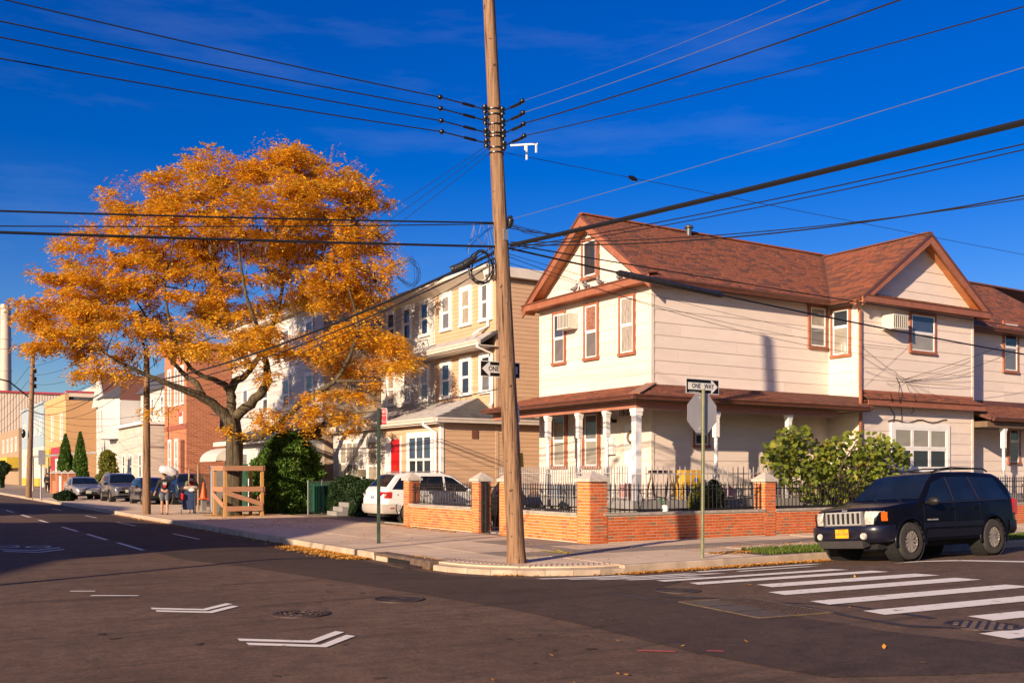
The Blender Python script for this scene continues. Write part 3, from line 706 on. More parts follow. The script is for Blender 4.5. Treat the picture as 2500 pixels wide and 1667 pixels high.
# roof beyond the wing, a little lower
roof_plane(H, [(XW1+0.2,YS-0.35-OV,6.98),(41.5,YS-0.35-OV,6.98),(40.0,YC,ZA-0.12),(XC+0.6,YC,ZA-0.12)], shing, shing_u)
roof_plane(H, [(41.5,YS-0.35-OV,6.98),(41.5,YB+OV,6.98),(40.0,YC+.1,ZA-0.12),(40.0,YC,ZA-0.12)], shing, shing_u, shingles=False)
# ridge caps
MB().bar((xg,YC,ZA+0.01),(XC+2,YC,ZA+0.01),0.22,0.05).build('ridge_cap', shing, H)
MB().bar((XC,yg,ZAW+0.01),(XC,yv,ZAW+0.01),0.22,0.05).build('ridge_cap', shing, H)
# --- front gable
gy0, gy1 = YS-OV, YB+OV
GZ = ZE+0.12
siding(H, 'X', XF+0.02, 0, 0, GZ, ZA-0.12, E1, cream, 0.020, lo=lambda z: YC-max(0.02,(ZA-0.18-z)/slope), hi=lambda z: YC+max(0.02,(ZA-0.18-z)/slope))
MB().prism([(XF+0.05,YS,ZE),(XF+0.05,YB,ZE),(XF+0.05,YC,ZA-0.12)], (0.2,0,0)).build('gable_wall', cream_trim, H)
n2 = Vector((0,-slope,1)).normalized()
for s_ in (-1, 1):
    # rake board and soffit planks
    a = Vector((xg-0.015, YC+s_*half, zE-0.02)); b = Vector((xg-0.015, YC, ZA-0.02))
    dn = Vector((0,0,-0.30)); m = MB().prism([a, b, b+dn*1.15, a+Vector((0,0,-0.27))], (0.05,0,0)); m.build('rake_board', brown, H)
    m = MB().prism([a+Vector((-0.025,0,0.03)), b+Vector((-0.025,0,0.03)), b+Vector((-0.025,0,-0.07)), a+Vector((-0.025,0,-0.07))], (0.024,0,0)); m.build('rake_edge', brown_dk, H)
    N = 15
    for k in range(N):
        p0 = a.lerp(b, k/N)+Vector((0.05,0,-0.13)); p1 = a.lerp(b, (k+0.97)/N)+Vector((0.05,0,-0.13)); w = XF+0.03-(xg+0.035)
        m = MB().prism([p0, p1, p1+Vector((w,0,0)), p0+Vector((w,0,0))], (0,0,-0.02)); m.build('soffit_plank', soff, H)
# pent ledge with fascia at gable foot
MB().box(xg-0.01, XF+0.02, gy0+0.02, gy1-0.02, ZE-0.06, ZE-0.035).build('soffit', soff, H)
MB().box(xg-0.035, xg-0.011, gy0, gy1, ZE-0.10, ZE+0.10).build('fascia', brown, H)
MB().prism([(xg-0.05,gy0,ZE+0.105),(xg-0.05,gy1,ZE+0.105),(XF-0.01,gy1-0.12,ZE+0.20),(XF-0.01,gy0+0.12,ZE+0.20)], (0,0,0.03)).build('gable_ledge', shing, H)
MB().box(xg-0.06, xg-0.036, gy0, gy1, ZE+0.085, ZE+0.125).build('ledge_edge', brown_dk, H)
window(H, 'X', XF-0.03, YC-0.33, YC+0.33, ZE+0.60, ZE+1.72, brown, vinyl, 0.09, (g_dark, g_dark), rail=0.02, prou=0.07)
# --- wing gable
n3 = 0
siding(H, 'Y', YW+0.02, 0, 0, GZ, ZAW-0.12, E1, cream, 0.020, lo=lambda z: XC-max(0.02,(ZAW-0.18-z)/slw), hi=lambda z: XC+max(0.02,(ZAW-0.18-z)/slw))
MB().prism([(XW0,YW+0.05,ZE),(XW1,YW+0.05,ZE),(XC,YW+0.05,ZAW-0.12)], (0,0.2,0)).build('gable_wall', cream_trim, H)
for s_ in (-1, 1):
    a = Vector((XC+s_*hw, yg-0.015, zE-0.02)); b = Vector((XC, yg-0.015, ZAW-0.02))
    m = MB().prism([a, b, b+Vector((0,0,-0.33)), a+Vector((0,0,-0.27))], (0,0.05,0)); m.build('rake_board', brown, H)
    m = MB().prism([a+Vector((0,-0.025,0.03)), b+Vector((0,-0.025,0.03)), b+Vector((0,-0.025,-0.07)), a+Vector((0,-0.025,-0.07))], (0,0.024,0)); m.build('rake_edge', brown_dk, H)
    N = 14
    for k in range(N):
        p0 = a.lerp(b, k/N)+Vector((0,0.05,-0.13)); p1 = a.lerp(b, (k+0.97)/N)+Vector((0,0.05,-0.13)); w = YW+0.03-(yg+0.035)
        m = MB().prism([p0, p1, p1+Vector((0,w,0)), p0+Vector((0,w,0))], (0,0,-0.02)); m.build('soffit_plank', soff, H)
MB().box(XW0-0.4, XW1+0.3, yg-0.01, YW+0.02, ZE-0.06, ZE-0.035).build('soffit', soff, H)
MB().box(XW0-0.43, XW1+0.35, yg-0.035, yg-0.011, ZE-0.16, ZE+0.02).build('fascia', brown, H)
roof_side(H, (XW0-0.36,yg-0.05,ZE+0.04), (XW1+0.36,yg-0.05,ZE+0.04), (XW1+0.02,YW-0.01,ZE+0.22), (XW0-0.02,YW-0.01,ZE+0.22), thick=0.03, name='gable_ledge')
# main eaves, fascia, gutter
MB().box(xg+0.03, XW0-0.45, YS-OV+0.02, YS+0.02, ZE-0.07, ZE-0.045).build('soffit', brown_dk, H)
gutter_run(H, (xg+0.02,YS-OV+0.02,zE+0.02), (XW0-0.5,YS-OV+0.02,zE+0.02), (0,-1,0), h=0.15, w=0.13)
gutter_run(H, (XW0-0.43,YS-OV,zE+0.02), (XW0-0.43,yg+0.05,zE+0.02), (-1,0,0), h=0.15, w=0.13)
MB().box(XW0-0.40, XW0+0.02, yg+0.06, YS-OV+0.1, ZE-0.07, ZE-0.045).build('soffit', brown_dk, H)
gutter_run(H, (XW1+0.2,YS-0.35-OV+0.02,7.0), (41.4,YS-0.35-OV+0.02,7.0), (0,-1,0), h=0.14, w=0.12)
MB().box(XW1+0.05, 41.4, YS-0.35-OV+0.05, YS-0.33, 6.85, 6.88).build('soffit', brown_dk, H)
downspout(H, [(XW0-0.50,yg+0.25,zE-0.1),(XW0-0.50,yg+0.25,zE-0.22),(XW0-0.09,YW-0.07,ZE-0.35),(XW0-0.09,YW-0.07,ZP+0.15),(XW0-0.30,YW-0.25,ZP-0.1),(XW0-0.30,YW-0.25,ZP-0.45),(XW0-0.07,YW-0.07,ZP-0.75),(XW0-0.07,YW-0.07,0.2)], brown, 0.055)
# roof vents and bits
for px, py in ((1562,535),):
    p = XP(px, py, 22.0); MB().lathe([(0.10,ZA-0.2),(0.10,ZA+0.10),(0.16,ZA+0.10),(0.15,ZA+0.16),(0.07,ZA+0.21),(0.005,ZA+0.225)], (22.6,YC-0.15,0), 12).build('roof_vent', plain('vent_grey',(0.06,0.06,0.07),0.4), H, smooth=40)
# --- upper windows on the front: pixel boxes on the wall plane
def wpix(parent, ax, c, x0, x1, yt, yb, **k):
    f = XP if ax == 'X' else YP
    A, B = f(x0, (yt+yb)/2, c), f(x1, (yt+yb)/2, c); m_ = (x0+x1)/2
    zt, zb = f(m_, yt, c).z, f(m_, yb, c).z
    a, b = (A.y, B.y) if ax == 'X' else (A.x, B.x)
    return window(parent, ax, c, min(a,b), max(a,b), zb, zt, **k)
wpix(H, 'X', XF, 1355, 1380, 767, 885, panes=(g_sky, g_mid), tw=0.085)
wpix(H, 'X', XF, 1432, 1460, 746, 873, panes=(g_red, g_mid), tw=0.085)
wpix(H, 'X', XF, 1518, 1549, 726, 861, panes=(g_lace, g_lace), tw=0.085)
p = XP(1396, 785, XF)
ac_unit('X', XF, XP(1413,790,XF).y+0.02, XP(1380,790,XF).y-0.12, XP(1396,806,XF).z, XP(1396,770,XF).z, 0.42, 'beige air conditioner poking from the front upper wall below the gable')
# side windows
wpix(H, 'Y', YS, 1976, 2012, 752, 846, panes=(g_lace, g_mid), tw=0.10)
ww = wpix(H, 'X', XW0, 2036, 2074, 757, 866, panes=(g_dark, g_blind), tw=0.09, rail=0.62)
wpix(H, 'Y', YW, 2222, 2278, 771, 858, panes=(g_sky, g_blind), tw=0.09, frm=vinyl)
ac_unit('Y', YW, YP(2183,785,YW-.5).x, YP(2219,785,YW-.5).x, YP(2200,803,YW-.5).z, YP(2200,768,YW-.5).z, 0.50, 'white air conditioner in the upper window of the projecting wing')
pz = XP(2060,850,XW0); ac_unit('X', XW0, XP(2072,850,XW0).y+0.03, XP(2058,850,XW0).y, pz.z-0.2, pz.z+0.14, 0.12, 'small white air conditioner low in the narrow window beside the downspout')
# triple window on the wing ground floor
wpix(H, 'Y', YW, 2180, 2308, 1046, 1144, trim=vinyl, tw=0.16, cols=3, panes=(g_blind, g_dark), sill=False, fw=0.07)
wpix(H, 'Y', YS-0.35, 2450, 2480, 792, 905, panes=(g_dark, g_mid), tw=0.10)
wpix(H, 'Y', YS-0.35, 2462, 2484, 1026, 1128, panes=(g_dark, g_mid), tw=0.12)
# ground floor front windows, door
wpix(H, 'X', XF, 1354, 1381, 1016, 1137, panes=(g_mid, g_blind), tw=0.14)
wpix(H, 'X', XF, 1431, 1461, 1011, 1137, panes=(g_mid, g_blind), tw=0.14)
dA, dB = XP(1557,1080,XF).y-0.12, XP(1526,1080,XF).y
MB().box(XF-0.05, XF, dA-0.10, dA, 0.95, 3.30).build('door_frame', cream_trim, H)
MB().box(XF-0.05, XF, dB, dB+0.14, 0.95, 3.30).build('door_frame', cream_trim, H)
MB().box(XF-0.05, XF, dA, dB, 3.14, 3.30).build('door_frame', cream_trim, H)
m = MB().box(XF-0.03, XF, dA, dB, 0.95, 3.14)
for z0_, z1_ in ((1.1,1.9),(2.05,2.95)): 
    for a_, b_ in ((0.08,0.44),(0.54,0.92)): m.box(XF-0.04, XF-0.03, dA+(dB-dA)*a_, dA+(dB-dA)*b_, z0_, z1_)
door = m.build('door', vinyl, H)
MB().lathe([(0.02,0),(0.02,0.05),(0.04,0.06),(0.035,0.09),(0.01,0.10)], (XF-0.03,dB-0.09,1.95), 10, 'x').build('handle', plain('brass',(0.4,0.28,0.1),0.3,0.8), door)
MB().tube([(XF-0.06,(dA+dB)/2+0.16*math.cos(a),2.75+0.16*math.sin(a)) for a in [i*math.pi/8 for i in range(17)]], 0.04, 7).build('wreath', mat('wreath',(0.10,0.08,0.03),(0.25,0.18,0.08),scale=30,rough=.9,bump=.5), door)
q = XP(1498,1088,XF); MB().box(XF-0.16, XF-0.012, q.y-0.16, q.y+0.16, q.z-0.26, q.z+0.26).build('mailbox', vinyl, H)
q = XP(1501,1028,XF); m = MB().box(XF-0.10, XF, q.y-0.12, q.y+0.12, q.z-0.05, q.z+0.05); m.tube([(XF-0.1,q.y,q.z),(XF-0.22,q.y-0.06,q.z+0.05)], 0.05, 8); m.tube([(XF-0.1,q.y+.08,q.z),(XF-0.22,q.y+0.14,q.z+0.05)], 0.05, 8); m.build('wall_lamp', plain('lamp_bronze',(0.05,0.035,0.03),0.4), H)
q = XP(1532,1008,XF); place(text_mb('118-31', 0.26, 0.01, 0.7), frame((XF-0.045,q.y+0.1,q.z), (0,-1,0), (0,0,1))).build('house_number', plain('number_black',(0.02,0.015,0.015)), H)
wpix(H, 'Y', YS, 1694, 1726, 1030, 1086, panes=(g_dark, g_dark), tw=0.05, rail=0.5)
# --- porch
ZF = 0.95                                 # porch floor
PX0, PY0 = XF-1.62, YS-1.30               # porch post line
PXe = 24.9
pfl = mat('porch_concrete', (0.20,0.185,0.175), (0.28,0.26,0.245), scale=2, rough=.85)
MB().box(PX0-0.25, XF, PY0-0.22, YB-0.15, ZF-0.22, ZF).build('porch_floor', pfl, H)
MB().box(XF+0.004, PXe+1.2, PY0-0.22, YS, ZF-0.22, ZF).build('porch_floor', pfl, H)
MB().box(PX0-0.12, XF, PY0-0.1, YB-0.2, 0.0, ZF-0.225).build('porch_base', plain('porch_block',(0.28,0.25,0.23),0.9), H)
MB().box(XF+0.004, PXe+1.2, PY0-0.1, YS, 0.0, ZF-0.225).build('porch_base', plain('porch_block',(0.28,0.25,0.23),0.9), H)
for i in range(3): MB().box(XF-2.7+0.28*i-0.35, XF-2.7+0.28*(i+1)-0.35, 23.2, 25.2, 0.03, 0.03+0.2*(i+1)).build('porch_step', pfl, H)
ZB0, ZB1 = 3.43, 3.62                     # beam
ZPE = 3.76                                # porch roof eave
EX, EY = PX0-0.42, PY0-0.42
for m, nm in ((MB().box(PX0-0.07, PX0+0.07, PY0-0.07, YB+0.3, ZB0, ZB1), 'porch_beam'), (MB().box(PX0+0.072, PXe+0.1, PY0-0.07, PY0+0.07, ZB0, ZB1), 'porch_beam')): m.build(nm, mat('beam_paint',(0.33,0.13,0.085),(0.42,0.17,0.11),scale=3,rough=.5), H)
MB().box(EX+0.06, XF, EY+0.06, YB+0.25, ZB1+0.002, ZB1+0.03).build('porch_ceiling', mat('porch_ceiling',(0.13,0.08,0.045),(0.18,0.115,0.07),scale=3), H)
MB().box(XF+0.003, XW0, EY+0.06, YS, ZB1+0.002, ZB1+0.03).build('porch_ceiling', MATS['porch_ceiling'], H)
roof_plane(H, [(EX,EY,ZPE),(EX,YB+0.35,ZPE),(XF,YB+0.35,ZP),(XF,YS,ZP)], shing, shing_u, name='porch_roof')
roof_plane(H, [(EX,EY,ZPE),(XW0+0.1,EY,ZPE),(XW0-0.0,YW+0.02,ZP-0.15),(XW0,YS,ZP),(XF,YS,ZP)], shing, shing_u, name='porch_roof')
MB().bar((EX,EY,ZPE+0.02),(XF,YS,ZP+0.02),0.30,0.03).build('hip_cap', brown, H)
gutter_run(H, (EX,YB+0.35,ZPE+0.01), (EX,EY-0.1,ZPE+0.01), (-1,0,0), brown_dk, 0.13, 0.12)
gutter_run(H, (EX-0.1,EY,ZPE+0.01), (XW0-0.25,EY,ZPE+0.01), (0,-1,0), brown_dk, 0.13, 0.12)
for px in (1338,1414,1481):
    q = XP(px, 1100, PX0); turned_post(H, PX0, q.y, ZF, ZB0)
turned_post(H, YP(1748,1100,PY0).x, PY0, ZF, ZB0); turned_post(H, YP(1925,1100,PY0).x, PY0, ZF, ZB0)
m = MB().box(PX0-0.13, PX0+0.13, PY0-0.13, PY0+0.13, ZB0-0.10, ZB0-0.002); m.box(PX0-0.115, PX0+0.115, PY0-0.115, PY0+0.115, ZB0-0.20, ZB0-0.102); m.box(PX0-0.095, PX0+0.095, PY0-0.095, PY0+0.095, 1.66, ZB0-0.202); cpst = m.build('corner_post', vinyl, H)
MB().box(PX0-0.096, PX0+0.096, PY0-0.096, PY0+0.096, 0.5, 1.658).build('plinth', grey_paint, cpst)
# band roof on the wing between floors
roof_side(H, (XW0-0.12,YW-0.42,ZP-0.22), (XW1+0.15,YW-0.42,ZP-0.22), (XW1+0.02,YW-0.01,ZP), (XW0-0.02,YW-0.01,ZP), thick=0.03, name='pent_roof')
MB().box(XW0-0.1, XW1+0.13, YW-0.40, YW-0.37, ZP-0.42, ZP-0.26).build('fascia', brown, H)
MB().box(XW0-0.1, XW1+0.13, YW-0.37, YW-0.005, ZP-0.30, ZP-0.27).build('soffit', brown_dk, H)
MB().box(XW0-0.02, XW1, YW-0.035, YW-0.001, ZP+0.0, ZP+0.09).build('trim_band', brown, H)
# porch of the next bay to the right
roof_side(H, (XW1+0.1,YS-1.9,3.62), (41,YS-1.9,3.62), (41,YS-0.36,4.2), (XW1+0.02,YS-0.36,4.2), name='porch_roof')
gutter_run(H, (XW1+0.15,YS-1.9,3.63), (41,YS-1.9,3.63), (0,-1,0), brown_dk, 0.13, 0.12)
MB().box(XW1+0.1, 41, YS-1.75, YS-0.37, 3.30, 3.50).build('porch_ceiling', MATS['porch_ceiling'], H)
MB().box(XW1+0.02, 41, YS-0.40, YS-0.352, 4.2, 4.36).build('trim_band', brown_dk, H)
turned_post(H, YP(2450,1100,YS-1.6).x, YS-1.6, ZF, 3.30); turned_post(H, 39.0, YS-1.6, ZF, 3.30)
MB().box(XW1, 41, YS-1.8, YS-0.36, 0.0, ZF).build('porch_floor', pfl, H)
# pigeons on the gable ledge
pige = mat('pigeon_feathers', (0.10,0.09,0.10), (0.30,0.27,0.27), scale=14, rough=.8)
for k, (px, py, sp) in enumerate(((1402,693,'tail towards the wall'),(1430,687,'beside the gable window'),(1464,678,'under the gable window sill'),(1511,663,'nearest the corner'))):
    q = XP(px, py, XF-0.25); z = ZE+0.17
    t = thing('pigeon', 'grey pigeon on the gable ledge, '+('furthest from the red roof corner' if k == 0 else sp if k != 3 else 'standing apart nearest the red roof corner'), 'pigeon', (XF-0.25, q.y, z), rnd.uniform(0,6), 'pigeons on the gable ledge', local=True)
    b = MB(); b.lathe([(0.004,-0.17),(0.03,-0.14),(0.045,-0.10),(0.075,-0.02),(0.08,0.04),(0.05,0.10),(0.004,0.125)], (0,0,0.12), 12, 'x'); b.v = [(x, y, z_+0.35*x*(1 if x > 0 else 0.5)) for x, y, z_ in b.v]
    b.lathe([(0.02,0.09),(0.04,0.12),(0.045,0.19),(0.036,0.235),(0.004,0.255)], (0.09,0,0.05), 10); bd = b.build('body', pige, t, smooth=60)
    MB().lathe([(0.012,0),(0.001,0.04)], (0.13,0,0.27), 6, 'x').build('beak', plain('beak',(0.15,0.12,0.1)), t)
    MB().prism([(-0.13,-0.04,0.09),(-0.28,-0.05,0.06),(-0.28,0.05,0.06),(-0.13,0.04,0.09)], (0,0,0.014)).build('tail', pige, t)
    for s_ in (-1, 1): MB().tube([(0.01,0.03*s_,0.06),(0.01,0.03*s_,0.0)], 0.008, 5).build('leg', plain('pigeon_leg',(0.4,0.12,0.1)), t)
# ------------------------------------------------------------------ brick garden walls with piers and iron railings
brickm = mat('wall_brick', (0.43,0.075,0.012), (0.55,0.125,0.024), scale=9, rough=0.85, bump=0.3, bscale=60, var=0.16, c3=(0.30,0.13,0.06), c3amt=0.10)
brick_lit = mat('wall_brick_lit', (0.50,0.14,0.022), (0.60,0.205,0.042), scale=9, rough=0.85, bump=0.3, bscale=60, var=0.15, c3=(0.50,0.11,0.03), c3amt=0.2)  # lit copy of the wall brick for X faces, sunlight in its colour
mortar = mat('mortar', (0.50,0.37,0.26), (0.60,0.46,0.34), scale=12, rough=0.95)
stone = mat('cap_stone', (0.40,0.34,0.28), (0.56,0.49,0.42), scale=9, rough=.9, bump=.4, bscale=50)
coping = mat('coping_stone', (0.26,0.22,0.18), (0.42,0.36,0.30), scale=7, rough=.9, bump=.4, bscale=40, world=True)
ironb = mat('black_iron', (0.018,0.014,0.014), (0.035,0.027,0.026), scale=20, rough=.5, metal=.3)
irong = mat('grey_iron', (0.40,0.37,0.36), (0.50,0.47,0.45), scale=20, rough=.5, metal=.3)
BL, BH, JT = 0.205, 0.061, 0.014
bmesh_cache = {}
def brick_face(parent, ax, c, a0, a1, z0, z1, m_, limit=300):
    """staggered bricks proud of a mortar core on one face"""
    me = bmesh_cache.get((ax, m_.name))
    if me is None:
        d = 0.05
        b = MB().box(-d/2, d/2, -BL/2, BL/2, -BH/2, BH/2) if ax == 'X' else MB().box(-BL/2, BL/2, -d/2, d/2, -BH/2, BH/2)
        me = bmesh_cache[(ax, m_.name)] = b.mesh('brick', m_)
    Ms = []; z = z0+BH/2; row = 0
    while z+BH/2 <= z1+0.012:
        a = a0+(0 if row % 2 == 0 else -(BL+JT)/2)
        while a < a1-0.02:
            b0, b1 = max(a, a0), min(a+BL, a1)
            if b1-b0 > 0.03:
                s_ = (b1-b0)/BL; p = PT(ax, c, (b0+b1)/2, z, -0.025+0.006+rnd.uniform(-0.0015,0.0015))
                Ms.append(Matrix.Translation(p)@(Matrix.Diagonal((1,s_,1,1)) if ax == 'X' else Matrix.Diagonal((s_,1,1,1))))
            a += BL+JT
        z += BH+JT; row += 1
    pieces('brick', me, Ms, parent, limit)
def pier(parent, x0, x1, y0, y1, z0, z1, mX, mY):
    p = MB().box(x0+0.006, x1-0.006, y0+0.006, y1-0.006, z0, z1).build('pier', mortar, parent)
    brick_face(p, 'X', x0+0.006, y0, y1, z0+0.004, z1, mX); brick_face(p, 'Y', y0+0.006, x0, x1, z0+0.004, z1, mY)
    cx_, cy_ = (x0+x1)/2, (y0+y1)/2; r_ = (x1-x0)/2+0.055
    m = MB().box(cx_-r_, cx_+r_, cy_-r_, cy_+r_, z1+0.002, z1+0.075)
    b = z1+0.077; m.add([(cx_-r_+.02,cy_-r_+.02,b),(cx_+r_-.02,cy_-r_+.02,b),(cx_+r_-.02,cy_+r_-.02,b),(cx_-r_+.02,cy_+r_-.02,b),(cx_,cy_,b+0.19)], [(3,2,1,0),(0,1,4),(1,2,4),(2,3,4),(3,0,4)])
    m.build('cap', stone, p)
XWL, YWL, ZC = 14.12, 18.95, 0.66
def wall_run(label, ax, a0, a1, m_, piers):
    """ax 'X': wall along Y with its face at XWL; ax 'Y': along X, face at YWL"""
    if ax == 'X':
        t = thing('brick_wall', label, 'wall', (XWL+0.11, (a0+a1)/2, ZW)); MB().box(XWL, XWL+0.22, a0, a1, 0.0, ZC).build('core', mortar, t)
        brick_face(t, 'X', XWL, a0, a1, ZW+0.006, ZC, m_)
        MB().box(XWL-0.035, XWL+0.255, a0-0.0, a1+0.0, ZC+0.002, ZC+0.065).build('coping', coping, t)
    else:
        t = thing('brick_wall', label, 'wall', ((a0+a1)/2, YWL+0.11, ZW)); MB().box(a0, a1, YWL, YWL+0.22, 0.0, ZC).build('core', mortar, t)
        brick_face(t, 'Y', YWL, a0, a1, ZW+0.006, ZC, m_)
        MB().box(a0, a1, YWL-0.035, YWL+0.255, ZC+0.002, ZC+0.065).build('coping', coping, t)
    for q in piers: pier(t, *q, brick_lit, brickm)  # lit brick tone on X faces, deeper tone on Y faces
    return t
pw = 0.40
gy_a, gy_b = 23.05, 24.15                  # gate gap
yl = 28.95
wall_run('low brick wall in sunlit orange with stone capped piers in front of the white SUV', 'X', gy_b+pw, yl-pw, brick_lit, [(XWL-0.012,XWL+0.39,gy_b,gy_b+pw,0.0,1.46),(XWL-0.012,XWL+0.39,yl-pw,yl,0.0,1.46)])
wall_run('low brick wall in sunlit orange behind the tall utility pole', 'X', YWL+0.52, gy_a-pw, brick_lit, [(XWL-0.012,XWL+0.39,gy_a-pw,gy_a,0.0,1.46)])
xp2 = YP(1880,1200,YWL).x
wall_run('long red brick wall from the street corner past the stop sign', 'Y', XWL+0.40, xp2-pw/2, brickm, [(XWL-0.012,XWL+0.50,YWL-0.012,YWL+0.51,0.0,1.48),(xp2-pw/2,xp2+pw/2,YWL-0.012,YWL+0.39,0.0,1.46)])
wall_run('red brick wall under the fig tree and behind the dark SUV', 'Y', xp2+pw/2, 26.4, brickm, [(26.4,26.8,YWL-0.012,YWL+0.39,0.0,1.46)])
wall_run('red brick wall with yellow topped coping beyond the dark SUV', 'Y', 26.8, 34.5, brickm, [])
def railing(label, ax, c, a0, a1, z0, z1, m_, sp, r=0.009, rails=(0.06,-0.12), scroll=0, name='iron_railing', tips=True, wav=0, group=None, curls=False):
    t = thing(name, label, 'railing', PT(ax, c, (a0+a1)/2, z0), 0, group)
    pm = MB().box(-r, r, -r, r, 0, z1-z0)
    if tips: pm.add([(-r,-r,z1-z0),(r,-r,z1-z0),(r,r,z1-z0),(-r,r,z1-z0),(0,0,z1-z0+0.07)], [(0,1,4),(1,2,4),(2,3,4),(3,0,4)])
    me = pm.mesh('picket', m_); n_ = max(1, int(round((a1-a0)/sp))); Ms = []
    for k in range(n_+1):
        a = a0+(a1-a0)*k/n_+rnd.uniform(-0.006,0.006); tl = Matrix.Rotation(rnd.uniform(-0.012,0.012), 4, 'X' if ax == 'X' else 'Y')
        Ms.append(Matrix.Translation(PT(ax, c, a, z0))@tl)
    pieces('picket', me, Ms, t)
    for rz_ in rails:
        z = z0+rz_ if rz_ >= 0 else z1+rz_
        pbox(ax, c, a0-0.03, a1+0.03, z-0.012, z+0.012, -0.014, 0.014).build('rail', m_, t)
    if curls:
        m = MB(); z = z1-0.05
        for k in range(n_):
            a = a0+(a1-a0)*(k+0.5)/n_
            m.tube([PT(ax, c, a+0.045*math.cos(u), z+0.032*math.sin(u)+0.01) for u in [-0.2+0.55*i for i in range(7)]], 0.006, 4)
        m.build('scroll_row', m_, t, kind='stuff')
    for k in range(scroll):
        a = a0+(a1-a0)*(k+0.6)/scroll; m = MB(); zm = z0+(z1-z0)*0.45
        for s_ in (-1, 1):
            m.tube([PT(ax, c, a+s_*(0.075*math.sin(u*math.pi)), zm-0.24+0.48*u, 0.012) for u in [i/10 for i in range(11)]], 0.008, 5)
            for e_ in (-1, 1): m.tube([PT(ax, c, a+s_*(0.045+0.04*math.cos(u)), zm+e_*(0.02+0.17)+0.04*math.sin(u), 0.012) for u in [i*0.7 for i in range(8)]], 0.007, 4)
        m.build('scroll', m_, t)
    return t
zt = ZC+0.067
railing('black iron railing tangled with bare vines beside the white SUV', 'X', XWL+0.11, gy_b+pw+0.04, yl-pw-0.04, zt, 1.36, ironb, 0.10, rails=(0.05,-0.10,-0.2), scroll=2, curls=True)
railing('black iron railing with scrolls on the wall behind the utility pole', 'X', XWL+0.11, YWL+0.56, gy_a-pw-0.04, zt, 1.40, ironb, 0.115, rails=(0.05,-0.12), scroll=3, curls=True)
railing('black iron railing with scrolls on the corner wall behind the stop sign', 'Y', YWL+0.11, XWL+0.55, xp2-pw/2-0.05, zt, 1.40, ironb, 0.145, rails=(0.05,-0.12), scroll=3, curls=True)
railing('black iron railing in front of the fig tree', 'Y', YWL+0.11, xp2+pw/2+0.05, 26.35, zt, 1.40, ironb, 0.145, rails=(0.05,-0.12), scroll=2, curls=True)
railing('ornate black iron railing beyond the dark SUV', 'Y', YWL+0.11, 26.9, 34.4, zt, 1.55, ironb, 0.13, rails=(0.05,-0.12,-0.3), scroll=8, curls=True)
railing('grey iron porch railing along the front of the cream house', 'X', PX0-0.18, PY0+0.15, YB-0.3, ZF, ZF+0.90, irong, 0.115, rails=(0.08,-0.16), r=0.011)
railing('grey iron porch railing along the side of the cream house', 'Y', PY0-0.16, PX0+0.2, PXe+0.8, ZF, ZF+0.88, irong, 0.20, rails=(0.08,-0.16), r=0.011)
# gate, standing open
t = thing('iron_gate', 'tall narrow black iron gate standing open between two brick piers', 'gate', (XWL+0.1, gy_b-0.05, ZW))
MB().box(XWL+0.05, XWL+0.13, gy_b-0.10, gy_b-0.02, ZW, 1.46).build('post', ironb, t); MB().box(XWL+0.05, XWL+0.13, gy_b-0.30, gy_b-0.22, ZW, 1.42).build('post', ironb, t)
me = MB().box(-0.009,0.009,-0.009,0.009,0,1.2).mesh('picket', ironb)
for k in range(7):
    link('picket', me, t, (XWL+0.18+k*0.11, gy_b-0.34-k*0.035, ZW+0.1))
for z in (ZW+0.15, 1.05, 1.30): MB().bar((XWL+0.12,gy_b-0.30,z),(XWL+0.9,gy_b-0.56,z),0.03,0.03).build('rail', ironb, t)
for z in (0.35,0.85,1.35): MB().bar((XWL+0.09,gy_b-0.04,z),(XWL+0.09,gy_b-0.26,z),0.02,0.05).build('hinge', ironb, t)
# yard ground inside the walls
yardm = mat('yard_concrete', (0.24,0.215,0.19), (0.34,0.30,0.27), scale=1.5, rough=.9, world=True)
MB().box(XWL+0.22, 60, YWL+0.22, 30.9, ZW-0.02, ZW+0.015).build('yard', yardm, kind='structure')
# ------------------------------------------------------------------ odds and ends in the yard and on the porch
def blob(mb, c, r, seed=0, n=12, k=0.25, flat=None):
    """lumpy rounded bag"""
    c = Vector(c); rows = []
    for i in range(n+1):
        ph = math.pi*i/n; row = []
        for j in range(n*2):
            th = math.pi*j/n; d = Vector((math.sin(ph)*math.cos(th), math.sin(ph)*math.sin(th), math.cos(ph)))
            s_ = 1+k*mnoise.noise(d*1.7+Vector((seed*3.1,seed,0)))+k*0.4*mnoise.noise(d*5+Vector((seed,0,seed)))
            p = Vector((d.x*r[0], d.y*r[1], d.z*r[2]))*s_
            if flat is not None and p.z < flat: p.z = flat
            row.append(tuple(c+p))
        rows.append(row)
    return mb.grid(rows, close=True)
blk = mat('black_plastic', (0.012,0.011,0.012), (0.03,0.028,0.03), scale=12, rough=.3, bump=.6, bscale=14)
q = Vector((15.6, 24.2, 0.045))
t = thing('covered_grill', 'barbecue grill under a crumpled black plastic cover in the front yard', 'grill', (15.6,25.0,0.045))
rows = []
for z, w, dp in ((0.05,0.42,0.30),(0.5,0.45,0.33),(0.95,0.46,0.35),(1.15,0.40,0.30),(1.42,0.24,0.18),(1.5,0.10,0.08)):
    rows.append([(15.6+dp*max(-1,min(1,1.35*math.cos(a)))*(1+0.08*math.sin(7*a+z*9)), 25.0+w*max(-1,min(1,1.35*math.sin(a)))*(1+0.07*math.cos(5*a+z*5)), 0.045+z) for a in [2*math.pi*i/28 for i in range(28)]])
m = MB().grid(rows, close=True); m.add(rows[-1], [tuple(range(28))]); m.build('cover', blk, t, smooth=60)
